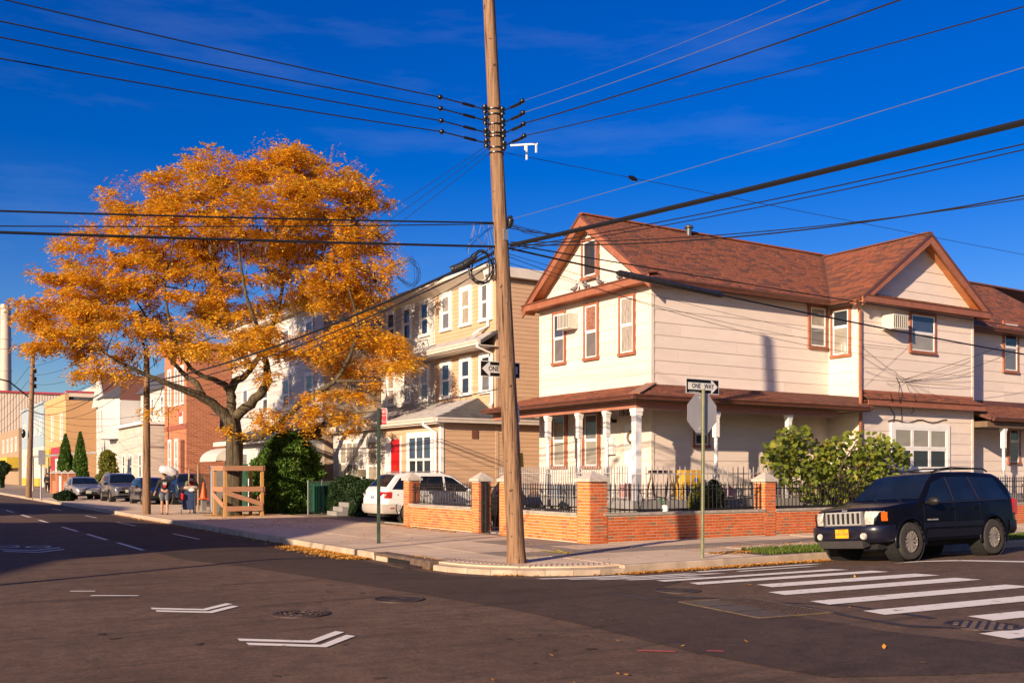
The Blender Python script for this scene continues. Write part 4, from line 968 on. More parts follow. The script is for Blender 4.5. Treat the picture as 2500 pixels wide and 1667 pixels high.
for a, b in ((-.2,-.3),(-.2,.3),(.2,-.3),(.2,.3)): MB().tube([(15.6+a,25.0+b,0.045),(15.6+a,25.0+b,0.3)],0.02,6).build('leg', ironb, t)
def crate(name, label, cat, x, y, z, sx, sy, sz, m_, lid=None, rz=0.0):
    t = thing(name, label, cat, (x,y,z), rz, local=True)
    w = 0.02; m = MB().box(-sx,sx,-sy,sy,0,w); m.box(-sx,-sx+w,-sy,sy,w,sz); m.box(sx-w,sx,-sy,sy,w,sz); m.box(-sx+w,sx-w,-sy,-sy+w,w,sz); m.box(-sx+w,sx-w,sy-w,sy,w,sz); m.build('tub', m_, t)
    m = MB()
    for k in range(4): m.box(-sx-0.006,-sx-0.001,-sy+0.05+k*(2*sy-0.1)/4,-sy+0.03+(k+0.7)*(2*sy-0.1)/4,0.05,sz-0.08)
    m.build('ribs', m_, t)
    if lid: 
        MB().box(-sx-0.02,sx+0.02,-sy-0.02,sy+0.02,sz+0.002,sz+0.05).build('lid', lid, t)
    return t
q = XP(1362,1200,PX0+0.25); crate('cooler', 'blue cooler box with white lid on the porch floor', 'cooler', PX0+0.3, q.y, ZF, 0.18, 0.28, 0.36, plain('cooler_blue',(0.03,0.13,0.32),.4), vinyl)
q = XP(1392,1200,PX0+0.35); crate('storage_crate', 'dark plastic crate beside the blue cooler', 'crate', PX0+0.4, q.y, ZF, 0.2, 0.25, 0.38, plain('crate_dark',(0.03,0.03,0.035),.5))
t = thing('cellar_hatch', 'sloping grey metal cellar hatch in the yard behind the railing', 'hatch', (15.3,21.6,0.045))
MB().prism([(15.0,21.0,0.045),(15.9,21.0,0.045),(15.9,21.0,0.55)], (0,1.3,0)).build('frame', grey_paint, t)
MB().prism([(14.98,21.08,0.075),(15.86,21.08,0.56),(15.86,21.62,0.56),(14.98,21.62,0.075)], (-0.012,0,0.022)).build('door_leaf', plain('hatch_dark',(0.03,0.03,0.033),.5), t)
MB().prism([(14.98,21.66,0.075),(15.86,21.66,0.56),(15.86,22.2,0.56),(14.98,22.2,0.075)], (-0.012,0,0.022)).build('door_leaf', grey_paint, t)
# green kick scooter
sx_, sy_ = 18.0, YWL+0.75; grn = plain('scooter_green',(0.02,0.32,0.08),.35)
p0 = YP(1645,1246,sy_); p1 = YP(1617,1180,sy_)
t = thing('kick_scooter', 'bright green kick scooter leaning behind the corner railing', 'scooter', (p0.x, sy_, 0.045))
MB().tube([(p0.x,sy_,0.20),(p1.x,sy_+0.1,1.05)], 0.02, 8).build('steering_tube', grn, t)
MB().bar((p0.x+0.03,sy_,0.14),(p0.x+0.62,sy_+0.05,0.14),0.13,0.03).build('deck', grn, t)
MB().tube([(p1.x-0.03,sy_-0.16,1.05),(p1.x-0.01,sy_+0.34,1.07)], 0.014, 8).build('handlebar', blk, t)
for dx in (-0.03, 0.68): MB().lathe([(0.02,-0.015),(0.075,-0.018),(0.09,0.0),(0.075,0.018),(0.02,0.015)], (p0.x+dx,sy_+0.02,0.135), 16, 'y').build('wheel', blk, t)
# yellow toy on the porch, sawhorse, box, toys
q = YP(1680,1165,YS-0.6)
t = thing('toy_slide', 'yellow plastic toy slide with a blue sticker on the porch', 'toy', (q.x, YS-0.6, ZF)); yl_ = plain('toy_yellow',(0.62,0.33,0.02),.4)
MB().prism([(q.x-0.35,YS-0.8,ZF+0.35),(q.x+0.32,YS-0.8,ZF+0.45),(q.x+0.36,YS-0.8,ZF+0.83),(q.x-0.25,YS-0.8,ZF+0.83)], (0,0.5,0)).build('shell', yl_, t)
for dx in (-0.28,0.28): MB().box(q.x+dx-0.03,q.x+dx+0.03,YS-0.75,YS-0.4,ZF,ZF+0.42).build('leg', yl_, t)
MB().lathe([(0.07,0),(0.07,0.012)], (q.x+0.12,YS-0.815,ZF+0.55), 14, 'y').build('sticker', plain('sticker_blue',(0.02,0.08,0.35)), t)
q = YP(1612,1152,YS-0.7); t = thing('sawhorse', 'weathered wooden trestle bar on the porch near the door', 'trestle', (q.x, YS-0.7, ZF)); wd = mat('weathered_wood',(0.18,0.10,0.06),(0.32,0.2,0.12),scale=4,rough=.9,stretch=(1,6,6))
MB().box(q.x-0.42,q.x+0.42,YS-0.74,YS-0.66,ZF+0.74,ZF+0.82).build('beam', wd, t)
for dx in (-0.32,0.32):
    for dy in (-0.2,0.2): MB().bar((q.x+dx,YS-0.7,ZF+0.74),(q.x+dx*1.15,YS-0.7+dy,ZF),0.04).build('leg', wd, t)
q = XP(1527,1200,XF-0.35); t = thing('snack_box', 'red and white printed carton beside the front door', 'box', (XF-0.35,q.y,ZF)); MB().box(XF-0.47,XF-0.23,q.y-0.16,q.y+0.16,ZF,ZF+0.42).build('carton', mat('red_carton',(0.35,0.03,0.03),(0.6,0.4,0.35),scale=25,rough=.6), t); MB().box(XF-0.472,XF-0.228,q.y-0.162,q.y+0.162,ZF+0.421,ZF+0.45).build('flap', vinyl, t)
for k, (px, py, c, lab, r_) in enumerate(((1780,1212,(0.6,0.25,0.3),'pink cloth bundle on the porch beside the shrub',0.19),(1800,1208,(0.7,0.66,0.62),'white spotted bag on the porch beside the pink bundle',0.17),(1850,1188,(0.55,0.15,0.18),'red cushion on the black porch shelf',0.16))):
    q = YP(px, py, YS-0.8); zb = ZF if k < 2 else ZF+0.47
    o = blob(MB(), (q.x, YS-0.8, zb+r_*0.8), (r_, r_*0.8, r_), k+5, 10, 0.35, -r_*0.8).build('cloth_bundle', mat('bundle%d' % k, tuple(x*0.55 for x in c), c, scale=18, rough=.9), None, smooth=60, label=lab, cat='bundle')
q = YP(1842,1205,YS-0.75); t = thing('porch_shelf', 'black wire shelf with crates on the porch behind the pier', 'shelf', (q.x, YS-0.75, ZF))
for z in (0.05,0.25,0.45): MB().box(q.x-0.3,q.x+0.3,YS-0.95,YS-0.55,ZF+z-0.01,ZF+z+0.01).build('tray', ironb, t)
for dx in (-.29,.29):
    for dy in (-.19,.19): MB().box(q.x+dx-0.012,q.x+dx+0.012,YS-0.75+dy-0.012,YS-0.75+dy+0.012,ZF,ZF+0.46).build('leg', ironb, t)
q = GP(1568,1243,0.75); t = thing('white_tin', 'small dented white tin on the wall coping', 'tin', (q.x, YWL+0.16, ZC+0.067)); MB().lathe([(0.09,0),(0.1,0.02),(0.1,0.13),(0.085,0.15)], (q.x,YWL+0.16,ZC+0.067), 16).build('can', vinyl, t); MB().lathe([(0.09,0.151),(0.09,0.165)], (q.x,YWL+0.16,ZC+0.067), 16).build('lid', stone, t)
# ------------------------------------------------------------------ peach and white pair of three storey houses
peach = mat('peach_siding', (0.50,0.315,0.195), (0.56,0.36,0.225), scale=1.0, rough=.6, var=0.03, spec=.3)
peach_t = mat('peach_trim', (0.50,0.315,0.195), (0.56,0.36,0.225), scale=2, rough=.6)
white_s = mat('white_siding', (0.46,0.43,0.40), (0.53,0.50,0.465), scale=1.0, rough=.6, var=0.03, spec=.3)
white_t = mat('white_trim2', (0.62,0.57,0.52), (0.70,0.65,0.60), scale=2, rough=.6)
fasc = mat('white_gutter', (0.58,0.50,0.42), (0.68,0.60,0.52), scale=2, rough=.5)
asph_roof = mat('tar_roof', (0.05,0.045,0.045), (0.10,0.09,0.085), scale=4, rough=.95)
YPe, YDv, YEn, XE = 31.3, 36.1, 41.3, 16.72
ZT = 9.2
def pair_house(name, label, y0, y1, sid, trim, side):
    t = thing(name, label, 'house', (XF+4,(y0+y1)/2,0.03))
    MB().box(XF+0.4, XF+14, y0+0.012, y1-0.012, -0.1, ZT).build('wall', trim, t)
    MB().box(XF+0.412, XF+0.9, y0+0.02, y1-0.02, ZT, ZT+0.02).build('wall', trim, t)
    return t
XM = XF+0.32                               # upper storeys front plane
for nm, lab, y0, y1, sid, trim in (('row_house','peach sided three storey row house with white windows behind the white SUV',YPe,YDv,peach,peach_t),('row_house','white sided three storey row house adjoining the peach house',YDv+0.002,YEn,white_s,white_t)):
    t = thing(nm, lab, 'house', (XM+4,(y0+y1)/2,0.03)); first = sid is peach
    MB().box(XM+0.012, XM+14, y0+0.012, y1-0.002, 0.0, ZT-0.05).build('wall', trim, t)
    siding(t, 'X', XM, y0+0.10, y1, 3.9, 6.35, 0.155, sid, 0.018)
    siding(t, 'X', XM, y0+0.10, y1, 6.9, ZT-0.25, 0.155, sid, 0.018)
    if first:
        siding(t, 'Y', y0, XM+0.10, XM+13.9, 0.2, ZT-0.35, 0.155, sid, 0.018)
        MB().box(XM-0.03, XM+0.09, y0-0.03, y0+0.09, 0.2, ZT-0.2).build('corner_board', peach_t, t)
        siding(t, 'Y', y0-0.002, XE+0.10, XM, 0.1, 3.5, 0.155, sid, 0.018)
        MB().box(XE-0.03, XE+0.10, y0-0.04, y0+0.09, 0.1, 3.55).build('corner_board', vinyl, t)
    # enclosed ground floor front
    MB().box(XE+0.012, XM, y0+0.012, y1-0.002, 0.0, 3.55).build('front_room', trim, t)
    siding(t, 'X', XE, y0+0.10, y1, 0.1, 3.5, 0.155, sid, 0.018)
    # roof of the front room
    roof_plane(t, [(XE-0.35,y0-(0.3 if first else 0),3.62),(XE-0.35,y1+(0 if first else 0.3),3.62),(XM,y1+(0 if first else 0.2),4.55),(XM,y0+(1.3 if first else 0),4.55)], shing_g, asph_roof, tw=0.4, ex=0.16, name='front_roof', limit=120)
    if first: roof_plane(t, [(XE-0.35,y0-0.3,3.62),(XM+2.5,y0-0.3,3.62),(XM+0.9,y0+0.01,3.9),(XM,y0+1.3,4.55)][:4], shing_g, asph_roof, name='front_roof', shingles=False)
    gutter_run(t, (XE-0.35,y1+(0 if first else .3),3.66), (XE-0.35,y0-(0.3 if first else 0),3.66), (-1,0,0), fasc, 0.17, 0.13)
    if first: gutter_run(t, (XE-0.35,y0-0.3,3.66), (XM+2.5,y0-0.3,3.66), (0,-1,0), fasc, 0.17, 0.12)
    MB().box(XE-0.34, XE+0.05, y0-(.28 if first else 0), y1, 3.44, 3.47).build('soffit', brown_dk if False else fasc, t)
    # middle pent roof between second and third storeys
    roof_plane(t, [(XM-0.75,y0-(0.15 if first else 0),6.50),(XM-0.75,y1+(0 if first else .15),6.50),(XM,y1+(0 if first else .15),6.95),(XM,y0-(0.15 if first else 0),6.95)], shing_g, asph_roof, tw=.4, ex=.16, name='pent_roof', limit=80)
    gutter_run(t, (XM-0.75,y1+(0 if first else .15),6.54), (XM-0.75,y0-(0.15 if first else 0),6.54), (-1,0,0), fasc, 0.17, 0.13)
    MB().box(XM-0.74, XM+0.05, y0-(0.14 if first else 0), y1, 6.33, 6.36).build('soffit', fasc, t)
    # top cornice and roof
    MB().box(XM-0.55, XM+14, y0-(0.25 if first else 0), y1+(0 if first else .25), ZT, ZT+0.07).build('roof', asph_roof, t)
    MB().prism([(XM-0.60,y0-(0.25 if first else 0),ZT-0.02),(XM-0.60,y0-(0.25 if first else 0),ZT+0.10),(XM-0.50,y0-(0.25 if first else 0),ZT+0.10),(XM-0.01,y0-(0.25 if first else 0),ZT-0.22),(XM-0.01,y0-(0.25 if first else 0),ZT-0.32)], (0,y1-y0+0.25,0)).build('cornice', fasc, t)
    if first: MB().box(XM-0.5, XM+14, y0-0.26, y0-0.02, ZT-0.28, ZT+0.08).build('eave_board', fasc, t)
    if first:
        downspout(t, [(XM-0.45,y0+0.05,ZT-0.05),(XM-0.45,y0+0.05,ZT-0.2),(XM-0.08,y0+0.45,ZT-0.5),(XM-0.08,y0+0.45,7.15),(XM-0.2,y0+0.9,7.02),(XM-0.45,y0+0.95,6.85)], vinyl, 0.06)
        downspout(t, [(XM-0.80,y0+0.0,6.45),(XM-0.80,y0,6.30),(XM-0.08,y0+0.16,6.1),(XM-0.08,y0+0.16,4.3),(XM-0.2,y0+.1,4.15)], vinyl, 0.06)
        downspout(t, [(XE-0.42,y0+0.55,3.55),(XE-0.42,y0+0.55,3.42),(XE-0.10,y0+0.22,3.15),(XE-0.10,y0+0.22,0.15)], vinyl, 0.06)
        MB().lathe([(0.28,ZT+0.05),(0.28,ZT+0.18),(0.22,ZT+0.34),(0.1,ZT+0.42),(0.01,ZT+0.44)], (XM+0.6,y0+1.9,0), 14).build('roof_vent', plain('vent_green',(0.06,0.09,0.08),.4), t, smooth=40)
    pal = [(g_mid,g_mid),(g_dark,g_mid),(g_lace,g_lace),(g_dark,g_dark),(g_blind,g_mid),(g_sky,g_dark)]
    cols = (1192,1129,1081) if first else (1029,980,942)
    for k, px in enumerate(cols):
        for yt, yb, zz in ((7.45,8.75,0),(4.75,6.05,1)):
            yc_ = XP(px, 800, XM).y
            if not first: yc_ = (36.95,38.6,40.2)[k]
            else: yc_ = (31.98,33.5,35.1)[k]
            window(t, 'X', XM, yc_-0.30, yc_+0.30, yt, yb, vinyl, vinyl, 0.16, pal[(k*2+zz+(0 if first else 3))%6], prou=0.06)
    if first:
        window(t, 'X', XE, 31.95, 33.75, 1.15, 3.05, vinyl, vinyl, 0.16, (g_sky,g_dark), cols=3, sill=False, rail=0.55)
        d = MB().box(XE-0.03, XE, 34.55, 35.35, 0.5, 3.0).build('door', plain('red_door',(0.50,0.01,0.012),.35), t); MB().box(XE-0.045, XE-0.031, 34.8, 35.1, 1.3, 2.0).build('door_panel', plain('red_door2',(0.40,0.03,0.01),.35), d)
        MB().box(XE-0.05, XE, 34.43, 34.545, 0.5, 3.1).build('door_frame', vinyl, t); MB().box(XE-0.05, XE, 35.36, 35.9, 0.5, 3.1).build('door_frame', vinyl, t)
        # canopy lamp and shade card on the side wall
        q = YP(1158,1060,y0); MB().box(q.x-0.12, q.x+0.12, y0-0.05, y0-0.02, q.z-0.16, q.z+0.16).build('vent_cover', plain('vent_brown',(0.16,0.06,0.04)), t)
    else:
        window(t, 'X', XE, 38.4, 40.4, 1.2, 3.0, vinyl, vinyl, 0.14, (g_blind,g_blind), cols=3, sill=False)
        window(t, 'X', XE, 36.6, 37.5, 1.0, 3.0, vinyl, vinyl, 0.12, (g_lace,g_lace))
        MB().box(XE-0.25, XE-0.03, 37.72, 38.05, 1.55, 1.85).build('wall_planter', plain('planter_tin',(0.18,0.14,0.10)), t)
ac_unit('X', XE, 33.1, 33.75, 1.2, 1.62, 0.45, 'white air conditioner below the big front window of the peach house')
# ------------------------------------------------------------------ tall white house behind the orange tree
w_wall = mat('white_wall', (0.48,0.45,0.42), (0.55,0.52,0.49), scale=1, rough=.6, var=.03)
beige_w = mat('beige_render', (0.42,0.31,0.22), (0.50,0.38,0.28), scale=1.2, rough=.85)
t = thing('tall_house', 'tall white sided house with beige side wall behind the orange tree', 'house', (24,50,0.03))
XT, YT0, YT1, ZTT = 16.9, 42.9, 57.0, 9.7
MB().box(XT+.015, 30, YT0, YT1, 0.0, ZTT).build('wall', beige_w, t)
siding(t, 'X', XT, YT0, YT1, 3.9, ZTT-.2, 0.22, w_wall, 0.018)
MB().box(XT-.4, 30.2, YT0-.15, YT1+.2, ZTT, ZTT+.22).build('roof', asph_roof, t)
MB().box(XT-.45, XT-.01, YT0-.1, YT1+.1, ZTT-.25, ZTT-.003).build('cornice', fasc, t)
for y in (44.6,47.8,51,54.4):
    for z in (4.9, 7.4): window(t, 'X', XT-.005, y-0.4, y+0.4, z, z+1.4, vinyl, vinyl, 0.14, (g_mid,g_dark), prou=0.06)
MB().box(15.4, XT, YT0+.1, 53.2, 0.0, 3.2).build('front_room', w_wall, t)
siding(t, 'X', 15.39, YT0+.1, 53.2, 0.2, 3.15, 0.22, w_wall, 0.018)
roof_plane(t, [(14.9,YT0-.1,3.3),(14.9,53.4,3.3),(XT,53.4,4.05),(XT,YT0-.1,4.05)], shing_g, asph_roof, name='front_roof', shingles=False)
MB().box(14.8, 14.92, YT0-.1, 53.4, 3.12, 3.34).build('fascia', fasc, t)
tarp = plain('blue_tarp',(0.02,0.22,0.55),.35)
MB().tube([(14.75,YT0-.05,3.42),(14.72,44.4,3.36),(14.75,46.0,3.27)], [0.10,0.12,0.07], 8).build('rolled_tarp', tarp, t, smooth=60)
for y in (44.6,47.2,49.6): window(t, 'X', 15.38, y-0.45, y+0.45, 1.4, 2.7, vinyl, vinyl, 0.12, (g_mid,g_mid), prou=0.06)
# quarter-round awning over the entry
m = MB(); rows = []
for i in range(7):
    a = math.pi/2*i/6; rows.append([(15.35-1.2*math.sin(a), y, 2.35+0.7*math.cos(a)) for y in (50.6,52,53.6)])
m.grid(rows); m.grid([[(x, y, z-0.04) for x, y, z in r] for r in rows]); aw = m.build('awning', mat('awning_tin',(0.55,0.50,0.42),(0.66,0.60,0.52),scale=3,rough=.5), t)
for y in (50.6,53.6): m = MB().add([(15.35,y,2.35)]+[(15.35-1.2*math.sin(math.pi/2*i/6), y, 2.35+0.7*math.cos(math.pi/2*i/6)) for i in range(7)], [tuple([0]+[i+1,i+2]) for i in range(6)]); m.build('awning_end', MATS['awning_tin'], aw)
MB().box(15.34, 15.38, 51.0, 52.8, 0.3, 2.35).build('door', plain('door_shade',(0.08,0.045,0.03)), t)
# ------------------------------------------------------------------ brick apartment house
brk_red = mat('brick_red', (0.36,0.095,0.035), (0.46,0.135,0.05), scale=2, rough=.9)
def brick_tex(name, c1, c2, mo, sc=1.0):
    m = bpy.data.materials.new(name); m.use_nodes = True; n, l = m.node_tree.nodes, m.node_tree.links; b = n['Principled BSDF']; b.inputs['Roughness'].default_value = .9
    g = n.new('ShaderNodeNewGeometry'); sx_ = n.new('ShaderNodeSeparateXYZ'); l.new(g.outputs['Position'], sx_.inputs[0])
    ad = n.new('ShaderNodeMath'); ad.operation = 'ADD'; l.new(sx_.outputs[0], ad.inputs[0]); l.new(sx_.outputs[1], ad.inputs[1])
    cb = n.new('ShaderNodeCombineXYZ'); l.new(ad.outputs[0], cb.inputs[0]); l.new(sx_.outputs[2], cb.inputs[1])
    t_ = n.new('ShaderNodeTexBrick'); l.new(cb.outputs[0], t_.inputs['Vector']); t_.inputs['Scale'].default_value = sc; t_.inputs['Color1'].default_value = (*c1,1); t_.inputs['Color2'].default_value = (*c2,1); t_.inputs['Mortar'].default_value = (*mo,1)
    t_.inputs['Brick Width'].default_value = .42; t_.inputs['Row Height'].default_value = .14; t_.inputs['Mortar Size'].default_value = .016
    l.new(t_.outputs[0], b.inputs['Base Color']); bp = n.new('ShaderNodeBump'); bp.inputs['Strength'].default_value = .4; l.new(t_.outputs[1], bp.inputs['Height']); bp.invert = True; l.new(bp.outputs[0], b.inputs['Normal']); MATS[name] = m; return m
bt = brick_tex('brick_building', (0.36,0.090,0.032), (0.46,0.14,0.05), (0.42,0.26,0.16))
t = thing('brick_building', 'red brick apartment house with tall white windows beside the cream house', 'building', (24,78,0.03))
MB().box(18.7, 30, 74.5, 81.2, 0.0, 10.9).build('wall', bt, t)
MB().box(18.5, 30.2, 74.3, 81.4, 10.9, 11.3).build('parapet', brk_red, t)
MB().box(18.66, 18.7, 74.5, 81.2, 5.0, 5.35).build('band', mat('brick_band',(0.25,0.07,0.04),(0.3,0.09,0.05),scale=3), t)
for y in (75.6,77.3,79.4):
    window(t, 'X', 18.69, y-0.36, y+0.36, 6.9, 9.6, vinyl, vinyl, 0.14, (g_blind,g_blind), prou=0.06)
for y in (77.3,79.4): window(t, 'X', 18.69, y-0.36, y+0.36, 1.4, 4.2, vinyl, vinyl, 0.14, (g_blind,g_blind), prou=0.06)
MB().box(18.64, 18.7, 75.0, 76.0, 0.2, 4.2).build('door', plain('brick_door',(0.14,0.04,0.02)), t)
sgn = MB().box(18.60, 18.68, 75.3, 76.2, 5.4, 6.3).build('sign_board', vinyl, t)
MB().box(18.58, 18.599, 75.32, 76.18, 5.95, 6.28).build('sign_band', plain('sign_red',(0.45,0.06,0.06)), sgn)
# ------------------------------------------------------------------ cream house and turreted white house
lt = mat('pale_siding', (0.47,0.41,0.345), (0.54,0.475,0.40), scale=1, rough=.6, var=.03)
t = thing('pale_house', 'pale cream two storey house between the brick building and the turreted house', 'house', (22,86,0.03))
MB().box(17.4, 29, 81.6, 92.5, 0.0, 5.6).build('wall', lt, t); siding(t, 'X', 17.385, 81.6, 92.5, 0.2, 5.5, 0.3, lt, 0.02); siding(t, 'Y', 81.585, 17.4, 22, 0.2, 5.5, 0.3, lt, 0.02)
MB().box(17.0, 29, 81.4, 92.7, 5.6, 5.85).build('cornice', vinyl, t)
MB().box(19.2, 29, 82.2, 92.3, 5.85, 8.7).build('upper_wall', white_s, t)
MB().prism([(18.8,82,8.7),(29,82,8.7),(29,82,10.4),(20.3,82,10.4)], (0,10.5,0)).build('roof', plain('slate_grey',(0.09,0.085,0.09)), t)
for y in (84,87.5,90.5): window(t, 'X', 19.19, y-.4, y+.4, 6.5, 8.0, vinyl, vinyl, .12, (g_mid,g_dark), prou=.06)
for y in (83.5,87,90): window(t, 'X', 17.37, y-.4, y+.4, 1.4, 3.2, vinyl, vinyl, .12, (g_mid,g_dark), prou=.06)
t = thing('turret_house', 'white house with a pointed gable and bay beside the yellow building', 'house', (22,98,0.03))
MB().box(17.6, 29, 92.8, 104.5, 0.0, 8.2).build('wall', white_s, t); siding(t, 'X', 17.585, 92.8, 104.5, 0.2, 8.1, 0.3, white_s, 0.02)
MB().prism([(17.4,98.6,8.2),(17.4,104.7,8.2),(17.4,101.6,11.2)], (9,0,0)).build('gable_roof', mat('turret_tile',(0.14,0.05,0.03),(0.2,0.08,0.05),scale=5), t)
MB().prism([(17.2,98.5,8.1),(17.2,104.9,8.1),(17.2,101.6,11.3)], (0.15,0,0)).build('gable_wall', white_s, t)
m = MB().prism([(17.6,93.2,4.8),(16.4,94.2,4.8),(16.4,96.8,4.8),(17.6,97.8,4.8)], (0,0,3.6)); m.build('bay', white_s, t)
MB().add([(17.6,93.0,8.4),(16.2,94.0,8.4),(16.2,97.0,8.4),(17.6,98.0,8.4),(18.2,95.5,9.8)], [(0,1,4),(1,2,4),(2,3,4),(3,0,4),(3,2,1,0)]).build('bay_roof', plain('slate_grey',(0.09,0.085,0.09)), t)
for y in (94.7,96.3): window(t, 'X', 16.39, y-.35, y+.35, 5.6, 7.4, vinyl, vinyl, .1, (g_mid,g_mid), prou=.06)
for y in (94.5,98,101.5): window(t, 'X', 17.57, y-.4, y+.4, 1.4, 3.2, vinyl, vinyl, .12, (g_mid,g_dark), prou=.06)
for y in (100,103): window(t, 'X', 17.57, y-.4, y+.4, 5.4, 7.0, vinyl, vinyl, .12, (g_mid,g_dark), prou=.06)
MB().prism([(11.5,104.2,3.2),(11.5,107.5,3.2),(17.6,107.5,3.7),(17.6,104.2,3.7)], (0,0,0.18)).build('porch_awning', plain('awning_grey',(0.5,0.48,0.47)), t)
for x in (11.9,13.2,14.4): MB().tube([(x,104.3,0.03),(x,104.3,3.25)], 0.09, 8).build('awning_post', plain('awning_post',(0.42,0.36,0.28)), t)
# ------------------------------------------------------------------ yellow shop, blue house, warehouse, chimney
yw = mat('yellow_render', (0.56,0.30,0.125), (0.62,0.345,0.155), scale=.6, rough=.85)
t = thing('yellow_building', 'yellow rendered shop building with flat roof and brick chimney', 'building', (24,127,0.03))
MB().box(17, 34, 120, 137, 0.0, 9.9).build('wall', yw, t); MB().box(17.3, 34, 120.2, 136.8, 9.9, 10.3).build('roof', asph_roof, t)
MB().box(16.9, 17.3, 119.95, 137, 9.9, 10.6).build('parapet', yw, t)
MB().box(20.6, 21.5, 121, 122, 10.2, 13.2).build('chimney', brk_red, t)
MB().box(16.4, 17.0, 120.0, 127.0, 0.1, 4.7).build('shop_front', plain('shop_red',(0.38,0.02,0.05),.5), t); MB().box(16.2, 16.39, 127.1, 134.5, 2.6, 4.6).build('shop_sign', plain('shop_yellow',(0.62,0.42,0.04),.5), t)
MB().box(16.3, 16.39, 127.5, 131, 0.1, 2.4).build('shop_door', plain('shop_dark',(0.02,0.015,0.015)), t)
MB().box(16.36, 16.395, 121.5, 123.2, 1.8, 3.4).build('poster', vinyl, t)
for y in (122.8,130): window(t, 'X', 16.98, y-.6, y+.6, 5.6, 8.4, vinyl, vinyl, .15, (g_blind,g_mid), prou=.08)
t = thing('blue_house', 'pale blue and white sided house beside the yellow shop', 'house', (24,148,0.03))
MB().box(17, 34, 138, 162, 0.0, 5.2).build('lower_wall', white_s, t); MB().box(17, 34, 138.01, 162, 5.2, 10.6).build('upper_wall', mat('blue_siding',(0.26,0.33,0.38),(0.32,0.40,0.45),scale=1), t)
MB().box(16.8, 34, 137.9, 162.2, 10.6, 10.9).build('cornice', plain('blue_trim',(0.35,0.42,0.46)), t)
for y in (141,146,152,158): 
    for z in (1.6,6.8): window(t, 'X', 16.99, y-.6, y+.6, z, z+1.8, vinyl, vinyl, .15, (g_dark,g_mid), prou=.08)
MB().box(16.6, 16.98, 140, 158, 0.1, 1.1).build('yellow_plinth', MATS['shop_yellow'], t)
t = thing('corner_shop', 'brown building with a yellow awning at the far end of the street', 'building', (24,180,0.03))
MB().box(17, 34, 166, 196, 0.0, 8.6).build('wall', mat('brown_far',(0.30,0.20,0.13),(0.36,0.25,0.16),scale=1), t); MB().box(15.4, 17, 166, 180, 2.6, 4.2).build('awning', MATS['shop_yellow'], t)
for y in (169,175,181,188): window(t, 'X', 16.98, y-.8, y+.8, 5.2, 7.2, vinyl, vinyl, .15, (g_dark,g_mid), prou=.08)
whs = mat('warehouse_panel', (0.66,0.52,0.40), (0.72,0.58,0.45), scale=.2, rough=.7)
t = thing('warehouse', 'huge beige corrugated warehouse with red roof edge far down the street', 'warehouse', (60,215,0.0))
MB().box(-60, 140, 212, 260, 0.0, 17.2).build('wall', whs, t)
m = MB()
for i in range(400): x = -60+i*0.5; m.box(x, x+0.25, 211.96, 212, 0.0, 17.1)
m.build('panel_rib', whs, t, kind='stuff')
redt = plain('red_flashing',(0.55,0.07,0.09),.5)
for i in range(20):
    x0 = -60+i*10; st = 0.5 if i % 3 == 0 else 0.0
    MB().box(x0, x0+9.98, 211.7, 212.4, 17.2+st-0.02, 17.55+st).build('roof_edge', redt, t)
    if st: MB().box(x0, x0+9.98, 211.8, 212.3, 16.8, 17.179+st).build('parapet', whs, t)
p = YP(225,968,216); 
MB().box(36, 62, 216, 240, 17.2, 19.6).build('penthouse', mat('penthouse',(0.52,0.44,0.36),(0.58,0.5,0.42),scale=.5), t); MB().box(39, 58, 215.9, 216, 18.8, 19.2).build('vent_strip', plain('vent_dark2',(0.12,0.10,0.09)), t)
q = DP(14, 1000, 290); zt_ = DP(16, 744, 290).z
t = thing('chimney_stack', 'tall cylindrical beige factory chimney behind the warehouse', 'chimney', (q.x, q.y, 0))
MB().lathe([(1.75,0),(1.55,zt_*.5),(1.38,zt_-0.4),(1.38,zt_)], (q.x,q.y,0), 28).build('shaft', mat('stack_paint',(0.50,0.38,0.30),(0.56,0.44,0.36),scale=.3,rough=.6), t, smooth=40)
for z in (zt_*.45, zt_*.62, zt_*.8, zt_-1.2): MB().lathe([(1.60,z),(1.66,z),(1.66,z+.25),(1.58,z+.25)], (q.x,q.y,0), 28, cap=False).build('band', MATS['stack_paint'], t)
# small garden wall and gate far along the pavement
t = thing('garden_wall', 'low brick garden wall with white gate beside the two cypresses', 'wall', (12.5,88,0.03))
for y0, y1 in ((84.5,87.5),(91,94)): MB().box(12.2, 12.5, y0, y1, 0.0, 1.1).build('wall', bt, t)
for y in (84.3,87.7,90.8,94.0):
    MB().box(12.1, 12.6, y-.25, y+.25, 0.0, 1.7).build('pier', bt, t); MB().add([(12.05,y-.3,1.702),(12.65,y-.3,1.702),(12.65,y+.3,1.702),(12.05,y+.3,1.702),(12.35,y,2.0)], [(3,2,1,0),(0,1,4),(1,2,4),(2,3,4),(3,0,4)]).build('cap', stone, t)
MB().box(12.3, 12.36, 88.0, 90.5, 0.1, 1.5).build('gate', vinyl, t)
